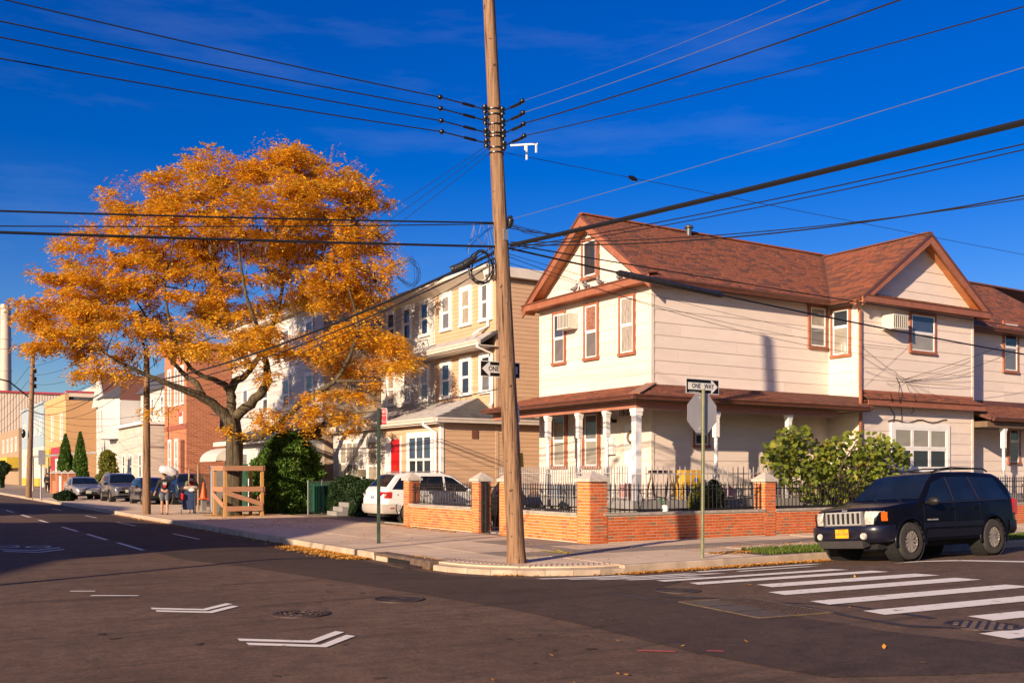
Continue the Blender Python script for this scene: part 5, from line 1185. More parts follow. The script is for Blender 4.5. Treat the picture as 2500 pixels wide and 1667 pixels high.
# satellite dishes
def dish(label, p, r, rz):
    t = thing('satellite_dish', label, 'satellite dish', p, rz, 'satellite dishes', local=True)
    m = MB().lathe([(0.01,0.0),(r*.5,0.03),(r,0.12),(r,0.13),(r*.5,0.045),(0.01,0.012)], (0,0,0), 18, 'x', cap=False); m.build('reflector', plain('dish_grey',(0.08,0.07,0.07),.5), t, smooth=60)
    MB().tube([(0.0,0,0),(-0.15,0,-0.25),(-0.15,0,-0.7)], 0.03, 6).build('mast', plain('dish_grey',(0.08,0.07,0.07)), t); MB().tube([(0.05,0,-r*.8),(0.55,0,0)], 0.015, 5).build('feed_arm', plain('dish_grey',(0.08,0.07,0.07)), t)
dish('grey satellite dish on the yellow building side wall', YP(251,1063,119.6), 0.62, 2.6)
dish('grey satellite dish on the flat roof beside the grey gable', XP(372,1047,18.0), 0.42, 2.4)
dish('dark satellite dish fixed beside the tree on the brick wall', YP(545,1035,74.0), 0.55, 2.6)
# ------------------------------------------------------------------ utility poles
def wood_mat(name, c1, c2, dark):
    m = bpy.data.materials.new(name); m.use_nodes = True; n, l = m.node_tree.nodes, m.node_tree.links; b = n['Principled BSDF']; b.inputs['Roughness'].default_value = .85
    tc_ = n.new('ShaderNodeTexCoord'); mp_ = n.new('ShaderNodeMapping'); mp_.inputs['Scale'].default_value = (14,14,0.7); l.new(tc_.outputs['Object'], mp_.inputs[0])
    a = n.new('ShaderNodeTexNoise'); a.inputs['Scale'].default_value = 2.2; a.inputs['Detail'].default_value = 8; l.new(mp_.outputs[0], a.inputs['Vector'])
    r_ = n.new('ShaderNodeValToRGB'); e = r_.color_ramp.elements; e[0].position = .33; e[0].color = (*dark,1); e[1].position = .42; e[1].color = (*c1,1); k = e.new(.7); k.color = (*c2,1); l.new(a.outputs[0], r_.inputs[0])
    v = n.new('ShaderNodeTexNoise'); v.inputs['Scale'].default_value = 9; v.inputs['Detail'].default_value = 2; l.new(tc_.outputs['Object'], v.inputs['Vector'])
    r2 = n.new('ShaderNodeValToRGB'); r2.color_ramp.elements[0].position = .26; r2.color_ramp.elements[0].color = (.25,.2,.18,1); r2.color_ramp.elements[1].position = .34; r2.color_ramp.elements[1].color = (1,1,1,1); l.new(v.outputs[0], r2.inputs[0])
    mx_ = n.new('ShaderNodeMix'); mx_.data_type = 'RGBA'; mx_.blend_type = 'MULTIPLY'; mx_.inputs[0].default_value = 1; l.new(r_.outputs[0], mx_.inputs[6]); l.new(r2.outputs[0], mx_.inputs[7])
    l.new(mx_.outputs[2], b.inputs['Base Color']); bp = n.new('ShaderNodeBump'); bp.inputs['Strength'].default_value = .7; bp.inputs['Distance'].default_value = .03; l.new(a.outputs[0], bp.inputs['Height']); l.new(bp.outputs[0], b.inputs['Normal']); return m
polew = wood_mat('pole_wood', (0.185,0.098,0.050), (0.29,0.168,0.092), (0.045,0.022,0.013))
wire_m = plain('cable_black', (0.012,0.011,0.011), .5); wire_g = plain('cable_grey', (0.13,0.125,0.12), .5)
insul = plain('insulator_black', (0.010,0.010,0.010), .3); galv = mat('galvanised', (0.30,0.29,0.28), (0.42,0.41,0.40), scale=8, rough=.45, metal=.6)
PB = GP(1262, 1373, ZW); LEFT = Vector((-CA, SA, 0))
def pole_at(z): return PB+LEFT*((z-ZW)*0.0497)+Vector((0,0,z-ZW))
HP = 10.6
t = thing('utility_pole', 'tall leaning weathered wooden utility pole on the street corner', 'utility pole', PB)
zs = [ZW+i*(HP-ZW)/40 for i in range(41)]; rows = []
for z in zs:
    r_ = 0.170-0.062*(z/HP)+(0.02 if z < 0.2 else 0); c = pole_at(z); rows.append([tuple(c+Vector((math.cos(a), math.sin(a), 0))*(r_*(1+0.025*math.sin(3*a+z*0.7)+0.02*mnoise.noise(Vector((math.cos(a)*3,math.sin(a)*3,z*0.6)))))) for a in [2*math.pi*i/28 for i in range(28)]])
m = MB().grid(rows, close=True); m.add(rows[-1], [tuple(range(28))]); shaft = m.build('shaft', polew, t, smooth=50)
def zpx(y): return pole_at(5).z*0+CH+(HY-y)/F*18.3
for y in (268, 281, 305, 327, 335, 362, 374):
    z = zpx(y); c = pole_at(z); MB().lathe([(0.142,z-0.010),(0.150,z-0.010),(0.150,z+0.010),(0.142,z+0.010)], (c.x,c.y,0), 24, cap=False).build('steel_band', insul, t)
# secondary racks and spool insulators, left (towards -X) and right (towards -Y)
W_LEFT = []; W_RIGHT = []
for side, lst, dirv in ((0, W_LEFT, Vector((-1,0.06,0)).normalized()), (1, W_RIGHT, Vector((0.25,-1,0)).normalized())):
    zz = [zpx(y) for y in ((270,297,326,352) if side == 0 else (277,305,331,360))]
    c0, c1 = pole_at(zz[-1]-0.1)+dirv*0.19, pole_at(zz[0]+0.1)+dirv*0.19
    MB().bar(c0, c1, 0.035, 0.012, dirv).build('rack', insul, t)
    for z in zz:
        c = pole_at(z)+dirv*0.2
        MB().lathe([(0.015,-0.075),(0.045,-0.07),(0.05,-0.03),(0.028,0.0),(0.05,0.03),(0.045,0.07),(0.015,0.075)], c, 12).build('spool_insulator', insul, t, smooth=50)
        e_ = c+dirv*(0.9 if side == 0 else 0.5)+Vector((0,0,0.06))
        MB().tube([c+dirv*0.04, e_], 0.012, 6).build('dead_end_strap', insul, t)
        MB().tube([c+dirv*0.22+Vector((0,0,.015)), c+dirv*0.45+Vector((0,0,.03))], 0.028, 8).build('clevis', insul, t)
        MB().lathe([(0.01,-0.045),(0.04,-0.03),(0.048,0),(0.04,0.03),(0.01,0.045)], e_, 12).build('strain_insulator', insul, t, smooth=50)
        lst.append(e_)
# white fibre bracket
zb = zpx(354); c = pole_at(zb)+Vector((0.22,-0.14,0)); MB().bar(c, c+Vector((0.42,-0.27,0.03)), 0.03).build('white_bracket', vinyl, t)
for f_, d_ in ((0.55,0.10),(0.95,0.16),(0.6,0.28)): q = c.lerp(c+Vector((0.42,-0.27,0.03)), f_); MB().bar(q, q-Vector((0,0,d_)), 0.025).build('white_bracket', vinyl, t)
# coil of spare cable, splice case, yellow guard, conduit, tag
c = pole_at(zpx(655))+LEFT*0.42+Vector((-0.1,-0.2,0)); m = MB()
for k in range(5):
    ph = rnd.uniform(0,6); rx = 0.20+rnd.uniform(-.02,.02); rz_ = 0.30+rnd.uniform(-.03,.03)
    m.tube([c+LEFT*(-rx*math.cos(a))+Vector((0,0,rz_*math.sin(a)))+Vector((0.02*k,0.02*k,0))+LEFT*0.03*math.sin(2*a+ph) for a in [2*math.pi*i/26 for i in range(27)]], 0.011, 5)
m.build('cable_coil', wire_m, t)
c = pole_at(zpx(640))+LEFT*0.62+Vector((-0.1,-0.2,-0.03)); MB().tube([c+Vector((0.12,-0.08,0.10)), c, c+Vector((-0.10,0.06,-0.08)), c+LEFT*0.33+Vector((0,0,-0.16))], [0.03,0.075,0.08,0.075], 12).build('splice_case', blk, t, smooth=50)
MB().bar(pole_at(zpx(1140))+Vector((0.16,-0.05,0)), pole_at(zpx(1105))+Vector((0.155,-0.05,0)), 0.05, 0.10).build('yellow_guard', plain('guard_yellow',(0.60,0.36,0.02),.5), t)
MB().bar(pole_at(zpx(1100))+Vector((0.15,-0.05,0)), pole_at(zpx(985))+Vector((0.14,-0.05,0)), 0.02).build('conduit', vinyl, t); MB().bar(pole_at(zpx(1030))+Vector((0.15,-0.04,0)), pole_at(zpx(985))+Vector((0.145,-0.04,0)), 0.05).build('conduit', vinyl, t)
for y, s_ in ((1110,0.03),(1118,0.025)): q = pole_at(zpx(y))+Vector((-0.06,-0.135,0)); MB().obox(q, (0.02,-0.007,0), (0.007,0.02,0)*1 if False else (0.003,0.01,0), (0,0,s_)).build('tag', MATS['guard_yellow'], t)
q = pole_at(zpx(575))+Vector((0.02,-0.13,0)); MB().obox(q, (0.05,0,0), (0,0.02,0), (0,0,0.10)).build('bracket', galv, t)
q = pole_at(zpx(540))+Vector((0.16,-0.1,0)); blob(MB(), q, (0.06,0.06,0.11), 3).build('clamp', blk, t, smooth=60)
# other poles
def pole(label, px, py, ytop, z=ZW, r=0.15, lean=0.0):
    b = GP(px, py, z); d = (b.x*SA+b.y*CA); h = CH+(HY-ytop)/F*d
    t = thing('utility_pole', label, 'utility pole', b)
    m = MB().tube([b+Vector((0,0,(h-z)*i/8))+LEFT*(lean*(h-z)*i/8) for i in range(9)], [r*(1-0.35*i/8) for i in range(9)], 16); m.build('shaft', polew, t, smooth=50)
    return t, b, h
t2, b2, h2 = pole('wooden utility pole rising into the orange tree beside the man with a bag', 358, 1255, 850, r=0.17)
t3, b3, h3 = pole('weathered utility pole with a street light arm far up the pavement', 70, 1215, 850, r=0.20, lean=-0.03)
for k, y in enumerate((905,925,942)): 
    z = CH+(HY-y)/F*(b3.x*SA+b3.y*CA); MB().lathe([(0.04,-0.15),(0.12,-0.1),(0.06,0),(0.12,0.1),(0.04,0.15)], (b3.x+0.4,b3.y-0.1,z), 10).build('spool_insulator', insul, t3, smooth=50)
z = CH+(HY-968)/F*68; MB().tube([(b3.x,b3.y,z),(b3.x-1.2,b3.y,z+1.0),(b3.x-3.5,b3.y-.3,z+1.5),(b3.x-6,b3.y-.5,z+1.6)], 0.05, 8).build('light_arm', insul, t3)
MB().lathe([(0.05,0),(0.22,-0.08),(0.26,-0.25),(0.08,-0.3)], (b3.x-6.2,b3.y-.5,z+1.7), 12).build('lamp_head', galv, t3, smooth=50)
for dz, r_ in ((4.4,0.13),): blob(MB(), (b3.x-0.35, b3.y-0.2, b3.z+dz), (r_,r_,0.3), dz).build('splice_case', insul, t3, smooth=60)
# ------------------------------------------------------------------ wires
WPTS = {}
def wire(label, a, b, sag, r=0.008, m_=wire_m, n=24, cat='cable', name='overhead_cable', group='overhead cables'):
    a, b = Vector(a), Vector(b)
    pts = [a.lerp(b, i/n)-Vector((0,0,sag*4*(i/n)*(1-i/n))) for i in range(n+1)]
    o_ = MB().tube(pts, r, 5, cap=False).build(name, m_, None, smooth=60, label=label, cat=cat, group=group); WPTS[o_] = pts; return o_
def through(a, px, py, plane, val, ext, sag_extra=0.0):
    """end point of a wire that starts at a, passes the given pixel where it crosses X=val or Y=val, prolonged by factor ext"""
    q = XP(px, py, val) if plane == 'X' else YP(px, py, val)
    a = Vector(a); return a+(q-a)*ext
def span(label, a, px, py, ext, sag, r, m_=wire_m, dirv=None, **k):
    """wire from a in horizontal direction dirv; height set by the pixel where it leaves the picture, then prolonged"""
    a = Vector(a); d = ray(px, py); dv = Vector(dirv)
    # horizontal intersection of the pixel's ray with the vertical plane through a along dv
    den = d.x*dv.y-d.y*dv.x; t_ = (a.x*dv.y-a.y*dv.x)/den; q = at(d*t_)
    L = (Vector((q.x,q.y))-Vector((a.x,a.y))).length; f = L/(L*ext); dropf = sag*4*f*(1-f)
    q2 = Vector((q.x,q.y,q.z+dropf)); b = a+(q2-a)*ext
    return wire(label, a, b, sag, r, m_, **k)
dl, dr = (-1,0.06,0), (0.25,-1,0)
for k, (e_, (px, py)) in enumerate(zip(W_LEFT, ((12,0),(0,52),(0,91),(0,143)))):
    span('black power wire strung from the corner pole past the orange tree, '+('topmost','second','third','lowest')[k]+' of four', e_, px, py, 3.0, 0.25, 0.011, wire_m, dl)
for k, (e_, (px, py, m_, r_)) in enumerate(zip(W_RIGHT, ((1920,0,wire_g,0.0035),(2026,0,wire_g,0.005),(2200,0,wire_m,0.012),(2500,17,wire_m,0.009)))):
    span(('thin silver power wire, topmost of those strung over the red roof','frayed silver power wire above the red roof','thick black power wire above the red roof','black power wire below the white bracket on the corner pole')[k], e_, px, py, 3.0, 0.5, r_, m_, dr)
def pz(y, off=(0,0,0)): return pole_at(zpx(y))+Vector(off)
span('thin wire with a black splice running along the cross street', pz(372,(0.15,-0.1,0)), 2500, 622, 2.2, 0.05, 0.006, wire_m, (1,0.0,0))
q = YP(1545,436,PB.y); MB().tube([q+Vector((-0.10,0,0.02)),q,q+Vector((0.10,0,-0.02))], [0.03,0.05,0.03], 10).build('wire_splice', insul, None, smooth=50, label='small black splice on the thin wire above the roof', cat='splice')
span('pale grey twisted cable slanting up across the sky', pz(535,(0.15,-0.12,0)), 2500, 165, 3.0, 0.3, 0.0045, wire_g, (0.1,-1,0))
span('thick lashed telephone cable slanting up over the red roof', pz(600,(0.12,-0.15,0)), 2500, 300, 3.0, 0.15, 0.042, wire_m, (0.1,-1,0))
span('black telephone cable under the thick lashed one', pz(606,(0.14,-0.15,0)), 2500, 352, 3.0, 0.6, 0.009, wire_m, (0.12,-1,0))
span('lower black telephone cable under the thick lashed one', pz(612,(0.14,-0.15,0)), 2500, 366, 3.0, 0.7, 0.008, wire_m, (0.12,-1,0))
span('slack black cable hanging across the red shingle roof', pz(596,(0.14,-0.1,0)), 2500, 478, 2.0, 0.9, 0.012, wire_m, (0.45,-0.9,0))
span('slack thin cable crossing in front of the wing gable', pz(590,(0.14,-0.1,0)), 2500, 486, 2.0, 0.7, 0.009, wire_m, (0.5,-0.87,0))
cab = span('black cable from the corner pole past the cream upper wall', pz(604,(0.12,-0.05,0)), 2500, 865, 2.0, 0.30, 0.020, wire_m, (1,-0.05,0))
def on_wire(o, px):
    P = WPTS[o]; fx = lambda p: HX+F*(p.x*CA-p.y*SA)/(p.x*SA+p.y*CA)
    for p, q in zip(P, P[1:]):
        if fx(p) <= px <= fx(q): return p.lerp(q, (px-fx(p))/(fx(q)-fx(p)))
    return P[0]
a_, b_ = on_wire(cab, 1505), on_wire(cab, 1765); MB().tube([a_+(b_-a_)*f for f in (0,0.03,0.5,0.97,1.0)], [0.03,0.065,0.07,0.065,0.03], 12).build('splice_closure', blk, None, smooth=50, label='long black splice closure on the cable in front of the cream wall', cat='splice')
span('upper black cable crossing the red roof along the cross street', pz(594,(0.12,-0.05,0)), 2500, 800, 2.0, 0.12, 0.013, wire_m, (1,0.02,0))
for k, (y0, y1, r_) in enumerate(((625,905,0.006),(640,885,0.005),(618,870,0.005))):
    span(('thin service wire sagging towards the wing wall','thinnest service wire crossing the cream side wall','thin service wire above the side windows')[k], pz(y0,(0.12,-0.05,0)), 2110+60*k, y1-40+k*8, 1.02, 0.25, r_, wire_m, (1,0.18+0.05*k,0))
span('thick black cable passing in front of the orange tree', pz(603,(-0.15,0,0)), 0, 567, 3.0, 0.1, 0.022, wire_m, (-1,0.0,0))
span('black cable in front of the upper crown of the orange tree', pz(545,(-0.15,0,0)), 0, 515, 3.0, 0.15, 0.016, wire_m, (-1,0.03,0))
span('thin black cable in front of the upper crown of the orange tree', pz(548,(-0.15,0,0)), 0, 552, 3.0, 0.2, 0.010, wire_m, (-1,0.05,0))
# bundle towards the next pole up the side street
for k, (y, r_, s_, dx) in enumerate(((612,0.030,0.35,0.0),(622,0.018,0.45,0.05),(600,0.010,0.8,-0.05),(630,0.008,0.75,0.1),(640,0.006,1.0,-.08))):
    za = pz(y,(-0.05+dx,0.12,0)); wire(('thick cable running from the corner pole towards the orange tree','cable just under the thick one running to the orange tree','thin slack cable running above the row houses','thin lowest cable running above the row houses','hair thin cable crossing the row house windows')[k], za, (b2.x+dx, b2.y, 5.4-0.15*k), s_, r_)
for k, y in enumerate((350,360,372)): wire(('faint wire from the pole rack to the upper sky behind the tree','second faint wire from the pole rack behind the tree','third faint wire from the pole rack behind the tree')[k], pz(y,(-0.1,0.1,0)), (b2.x+3+k, b2.y+8, 8.6-0.3*k), 0.3, 0.005, wire_m)
wire('cable wrapped with blue string lights above the low front roof', (14.6,24.0,4.05), (12.6,46,4.4), 0.45, 0.016)
wire('sagging cable across the yellow building between two poles', (b2.x,b2.y,6.6), (b3.x,b3.y,6.0), 1.1, 0.02)
for k in range(6): wire(('uppermost','second','third','fourth','fifth','lowest')[k]+' sagging wire between the two far poles', (b2.x+.1*k,b2.y,8.6-.45*k), (b3.x,b3.y,9.0-.55*k), 0.5+.2*k, 0.012)
for k in range(5): wire(('highest','second','third','fourth','lowest')[k]+' thin house service wire fanning from the far pole', (b3.x,b3.y,6.0-.2*k), (17.4,78+9*k,6.4-.4*k), 0.6, 0.012)
for k in range(4): wire(('highest','second','third','lowest')[k]+' wire running on beyond the far pole', (b3.x,b3.y,9.0-.9*k), (b3.x+.5,b3.y+60,9.0-.9*k), 1.0, 0.014)
wire('wire crossing the far street from the pole to the left', (b3.x,b3.y,10.2), (-25,b3.y-8,12.5), 1.2, 0.014)
# loops of slack wire left of the corner pole
c = pz(650,(0,0,0))+LEFT*1.45+Vector((0,0.6,0)); m = MB()
for k in range(6):
    rx, rz_ = 0.17+rnd.uniform(-.05,.07), 0.24+rnd.uniform(-.06,.05); ph = rnd.uniform(0,6)
    m.tube([c+LEFT*(rx*math.cos(a)+.04*math.sin(a*2+ph))+Vector((0,0,rz_*math.sin(a)+.03*math.cos(3*a+ph))) for a in [2*math.pi*i/30 for i in range(29)]], 0.004, 4)
m.build('wire_loops', wire_m, None, smooth=60, label='tangled loops of slack black wire hanging beside the corner pole', cat='cable')
m = MB()
for k in range(10):
    a = pz(545+rnd.uniform(-8,8))+LEFT*rnd.uniform(0.1,0.5); b = pz(600+rnd.uniform(-8,25))+LEFT*rnd.uniform(0.1,0.75); md = (a+b)/2+LEFT*rnd.uniform(-.2,.25)-Vector((0,0,rnd.uniform(0,.15)))
    m.tube([a, a.lerp(md,.6), md, md.lerp(b,.5), b], 0.005, 4)
for k in range(7):
    a = pz(548+rnd.uniform(-5,8))-LEFT*rnd.uniform(0.1,0.2); b = pz(575+rnd.uniform(-5,15))-LEFT*rnd.uniform(0.5,1.1)+Vector((0,-.3,0)); md = (a+b)/2-Vector((0,0,rnd.uniform(0,.06)))
    m.tube([a, a.lerp(md,.5), md, b], 0.005, 4)
m.build('drop_wires', wire_m, None, smooth=60, label='tangle of thin drop wires around the middle of the corner pole', cat='cable')
# wires on the wing wall
m = MB()
hub = YP(2210,925,YW-0.12)
for k, (px_, py_) in enumerate(((2103,845),(2102,868),(2112,905),(2370,880),(2378,905),(2372,930),(2290,985),(2330,985),(2185,905),(2225,955),(2165,935))):
    e_ = YP(px_, py_, YW-0.05); md = (hub+e_)/2+Vector((rnd.uniform(-.15,.15),-.02,-rnd.uniform(0.05,.35))); m.tube([hub*(1-f_)**2+md*2*f_*(1-f_)+e_*f_*f_ for f_ in [i/8 for i in range(9)]], 0.0055, 4)
for px, y0, y1 in ((2195,920,1040),(2178,960,1060),(2232,960,1010)): m.tube([YP(px+rnd.uniform(-8,8), y0+(y1-y0)*i/6, YW-0.47 if 948 < y0+(y1-y0)*i/6 < 985 else YW-0.06) for i in range(7)], 0.012, 5)
m.tube([YP(px, 1028+4*math.sin(px*.1), YW-0.05) for px in range(2168,2315,12)], 0.015, 5)
m.build('wall_wires', wire_m, None, smooth=60, label='tangled service wires stapled to the projecting wing wall', cat='cable')
span('upper service wire ending at the wire tangle on the wing wall', hub, 2500, 822, 1.5, 0.15, 0.008, wire_m, (1,-0.2,0)); span('lower service wire ending at the wire tangle on the wing wall', hub-Vector((0,0,.1)), 2500, 845, 1.5, 0.45, 0.008, wire_m, (1,-0.25,0))
# ------------------------------------------------------------------ signs
alu = mat('sign_aluminium', (0.34,0.32,0.33), (0.42,0.40,0.41), scale=4, rough=.5, metal=.3, stretch=(1,1,.3))
sblk = plain('sign_black', (0.006,0.005,0.005), .45); swht = plain('sign_white', (0.70,0.67,0.64), .5)
chan = mat('channel_green', (0.20,0.20,0.115), (0.30,0.29,0.17), scale=6, rough=.5, metal=.3)
def one_way(label, c, w, h, left, n_=Vector((0,-1,0)), post=None):
    """black plate with white border, arrow and lettering, facing n_"""
    ax = n_.cross(Vector((0,0,1)))*-1; ax = Vector((0,0,1)).cross(n_); M = frame(c, ax, (0,0,1))
    t = thing('one_way_sign', label, 'sign', c-Vector((0,0,h/2)), 0, 'one way signs')
    def put(mb, nm, m_): return place(mb, M).build(nm, m_, t)
    put(MB().box(-w/2,w/2,-h/2,h/2,-0.004,0.0), 'plate', swht); put(MB().box(-w/2+.014,w/2-.014,-h/2+.014,h/2-.014,0.0005,0.003), 'face', sblk)
    s_ = -1 if left else 1; ah = h*0.44; sh = h*0.235
    tip, neck, tail = w*0.46, w*0.26, -w*0.44
    arrow = [(tail,-sh),(neck,-sh),(neck-.005,-ah*0.95),(neck+.02,-ah),(tip,0),(neck+.02,ah),(neck-.005,ah*0.95),(neck,sh),(tail,sh)]
    put(MB().prism([(x*s_, y, 0.004) for x, y in arrow], (0,0,0.002)), 'arrow', swht)
    for word, x in (('ONE', -0.2 if not left else -0.17), ('WAY', 0.19 if not left else 0.22)):
        b = text_mb(word, h*0.46, 0.002, 0.80, 0.002); b.v = [(p[0]+x*w, p[1], p[2]+0.008) for p in b.v]; put(b, 'lettering', sblk)
    if not left: b = text_mb('DEPT OF TRANSPORTATION', h*0.075, 0.001, 0.9); b.v = [(p[0]-w*.26, p[1]-h*.40, p[2]+.005) for p in b.v]; put(b, 'lettering', swht)
    return t
SB = GP(1715, 1362, ZW)
t = thing('sign_post', 'green perforated steel channel post carrying the stop sign back', 'sign post', SB)
hs_ = CH+(HY-952)/F*19.3
lean = Vector((0.012,0.004,0))
m = MB(); ax, ay = Vector((1,0,0)), Vector((0,-1,0))
pr = [(-0.045,0.0),(-0.03,0.0),(-0.022,0.022),(0.022,0.022),(0.03,0.0),(0.045,0.0),(0.045,-0.005),(0.026,-0.005),(0.018,0.016),(-0.018,0.016),(-0.026,-0.005),(-0.045,-0.005)]
rows = [[tuple(SB+lean*z+Vector((u, -v, z))) for u, v in pr] for z in (0, hs_)]
m.grid(rows, close=True); m.add(rows[1], [tuple(range(12))]); m.build('channel', chan, t)
m = MB(); k = 0.1
while k < hs_: c = SB+lean*k+Vector((-0.037,-0.004,k)); m.box(c.x-.005,c.x+.005,c.y-.004,c.y-.001,c.z-.008,c.z+.008); k += 0.05
m.build('punched_holes', sblk, t, kind='stuff')
so = SB+lean*2.8+Vector((0,0.035,CH+(HY-1008)/F*19.3-ZW))
t = thing('stop_sign', 'grey back of an octagonal stop sign on the green channel post', 'sign', so-Vector((0,0,.38)))
R8 = 0.38/math.cos(math.pi/8); oc = [(so.x+R8*math.cos(math.pi/8+i*math.pi/4), so.y, so.z+R8*math.sin(math.pi/8+i*math.pi/4)) for i in range(8)]
MB().prism(oc, (0,0.004,0)).build('plate', alu, t)
MB().prism([(x, y+0.005, z) for x, y, z in oc], (0,0.001,0)).build('red_face', plain('stop_red',(0.45,0.02,0.02)), t)
for dx in (-.06,.06):
    for dz in (-.3,.3): MB().lathe([(0.012,-0.01),(0.012,0.0)], (so.x+dx,so.y,so.z+dz), 8, 'y').build('bolt', swht, t)
one_way('white on black one way sign with right arrow above the stop sign', SB+lean*3+Vector((0.02,-0.027 if False else 0.045,CH+(HY-942)/F*19.3-ZW)), 0.86, 0.29, False)
one_way('one way sign with left arrow half hidden by the corner utility pole', pole_at(zpx(899))+Vector((-0.03,0.20,0)), 0.86, 0.29, True)
# parking sign on green post
q = GP(925, 1326, ZW); d = q.x*SA+q.y*CA; hz = CH+(HY-996)/F*d
t = thing('parking_sign', 'slim dark green post with a small red parking sign', 'sign', q)
gp = mat('green_post', (0.055,0.085,0.055), (0.09,0.12,0.08), scale=6, rough=.45, metal=.3)
MB().box(q.x-.03,q.x+.03,q.y-.022,q.y+.022,ZW,hz).build('post', gp, t); MB().box(q.x-.05,q.x-.0305,q.y-.004,q.y+.004,ZW,hz-.01).build('post_flange', gp, t)
pw_ = 0.30; n_ = Vector((-0.55,-0.83,0)).normalized(); ax = Vector((0,0,1)).cross(n_); c = q+ax*0.13+Vector((0,0.05,hz-ZW-0.20)); M = frame(c, ax, (0,0,1))
place(MB().box(-.085,.085,-.20,.20,-.003,0), M).build('plate', swht, t); place(MB().box(-.075,.075,-.188,.188,.0005,.002), M).build('face', plain('sign_red2',(0.42,0.006,0.012),.5), t)
for i, (tx, s_, dy) in enumerate((('NO', .10, .12),('PARKING', .034, .03),('<-->', .10, -.11))): b = text_mb(tx, s_, .001); b.v = [(p[0]+.02, p[1]+dy, p[2]+.004) for p in b.v]; place(b, M).build('lettering', swht, t)
q = GP(100, 1222, ZW); t = thing('parking_sign', 'far grey post with a small plate behind the leaning pole', 'sign', q); MB().tube([q, q+Vector((0,0,3.1))], 0.05, 8).build('post', alu, t); MB().box(q.x-.15,q.x+.25,q.y-.06,q.y-.04,q.z+2.2,q.z+3.1).build('plate', alu, t)
# ------------------------------------------------------------------ timber guard around the tree
TB = GP(563, 1258, ZW)
amb = mat('post_timber', (0.40,0.20,0.06), (0.50,0.27,0.09), scale=3, rough=.8, stretch=(6,6,.8)); rail_t = mat('rail_timber', (0.34,0.16,0.09), (0.44,0.22,0.12), scale=3, rough=.8, stretch=(1,6,6), var=.08)
t = thing('tree_guard', 'square timber guard of posts and boards around the orange tree', 'tree guard', TB)
GC = TB+Vector((CA,-SA,0))*0.30; gw = 0.72; hgt = 1.98
C4 = [GC+Vector((-gw,-gw,0)), GC+Vector((gw,-gw,0)), GC+Vector((gw,gw,0)), GC+Vector((-gw,gw,0))]
for c in C4: MB().box(c.x-.055,c.x+.055,c.y-.055,c.y+.055,ZW,hgt-.0).build('post', amb, t)
for i in range(4):
    a, b = C4[i], C4[(i+1)%4]; d_ = (b-a).normalized(); o = Vector((d_.y,-d_.x,0))*0.076; e_ = d_*0.07
    for z in (hgt-0.09, 0.03+1.05): MB().bar(a-e_+o+Vector((0,0,z-ZW)), b+e_*(.3)+o+Vector((0,0,z-ZW)), 0.038, 0.19).build('board', rail_t, t)
    if i in (0, 3): MB().bar(a+o+Vector((0,0,0.30 if i == 0 else 0.86)), b+o+Vector((0,0,0.30 if i == 0 else 0.42)), 0.036, 0.19).build('board', rail_t, t)
    if i in (0, 1): MB().bar(a+o*1.5+Vector((0,0,0.92)), b+o*1.5+Vector((0,0,0.45)), 0.036, 0.17).build('board', rail_t, t)
# ------------------------------------------------------------------ vegetation
nr = np.random.default_rng(11)
def rand_dirs(n):
    v = nr.normal(size=(n,3)); return v/np.linalg.norm(v,axis=1,keepdims=True)
def quads(P, U, V):
    """rhombic leaf quads centred at P with half axes U (length) and V (width)"""
    n = len(P); A = np.empty((n,4,3)); A[:,0] = P-U; A[:,1] = P+V; A[:,2] = P+U; A[:,3] = P-V
    return A.reshape(-1,3), np.arange(n*4).reshape(n,4)
def sprays(C, nper, spread, flen, nl, lw, ll, droop=0.5, outv=None):
    """pinnate fronds: nper fronds round each centre in C, nl leaflets along each"""
    n = len(C)*nper; B = np.repeat(C,nper,axis=0)+nr.normal(size=(n,3))*np.array(spread)
    D = rand_dirs(n)
    if outv is not None: D = D+np.repeat(outv,nper,axis=0)*0.8
    D[:,2] = D[:,2]*0.5-droop*nr.random(n); D /= np.linalg.norm(D,axis=1,keepdims=True)
    L = flen*nr.uniform(.6,1.3,n); Ps=[];Us=[];Vs=[]
    up = np.array([0,0,1.0]); S = np.cross(D,up); S /= np.maximum(np.linalg.norm(S,axis=1,keepdims=True),1e-6)
    for k in range(nl):
        f = (k+.6)/nl; p = B+D*(L*f)[:,None]; p[:,2] -= (L*f*f*.35*droop*2)
        for s in ((-1,1) if nl > 1 else (1,)):
            u = D*.55+S*s*.85+rand_dirs(n)*.35; u /= np.linalg.norm(u,axis=1,keepdims=True)
            w = np.cross(u, up+rand_dirs(n)*.6); w /= np.maximum(np.linalg.norm(w,axis=1,keepdims=True),1e-6)
            sz = nr.uniform(.75,1.25,n)[:,None]
            Ps.append(p+u*ll*sz*.8); Us.append(u*ll*sz); Vs.append(w*lw*sz)
    return np.concatenate(Ps), np.concatenate(Us), np.concatenate(Vs)
def leafmesh(name, PUV, m, parent, kind=None):
    V, Fq = quads(*PUV); c = V.mean(0); me = npmesh(name, V-c, Fq, m); o = link(name, me, parent, c); tag(o, kind=kind); return o
def leafmat(name, c1, c2, sc, c3=None, amt=.2, var=.25, trans=.35, rough=.6):
    m = mat(name, c1, c2, scale=sc, rough=rough, var=var, c3=c3, c3amt=amt, trans=trans, spec=.25); return m
bark = mat('bark', (0.026,0.019,0.012), (0.115,0.085,0.045), scale=3.0, rough=.95, bump=1.0, bscale=5, stretch=(5,5,.8), sharp=(.35,.65))
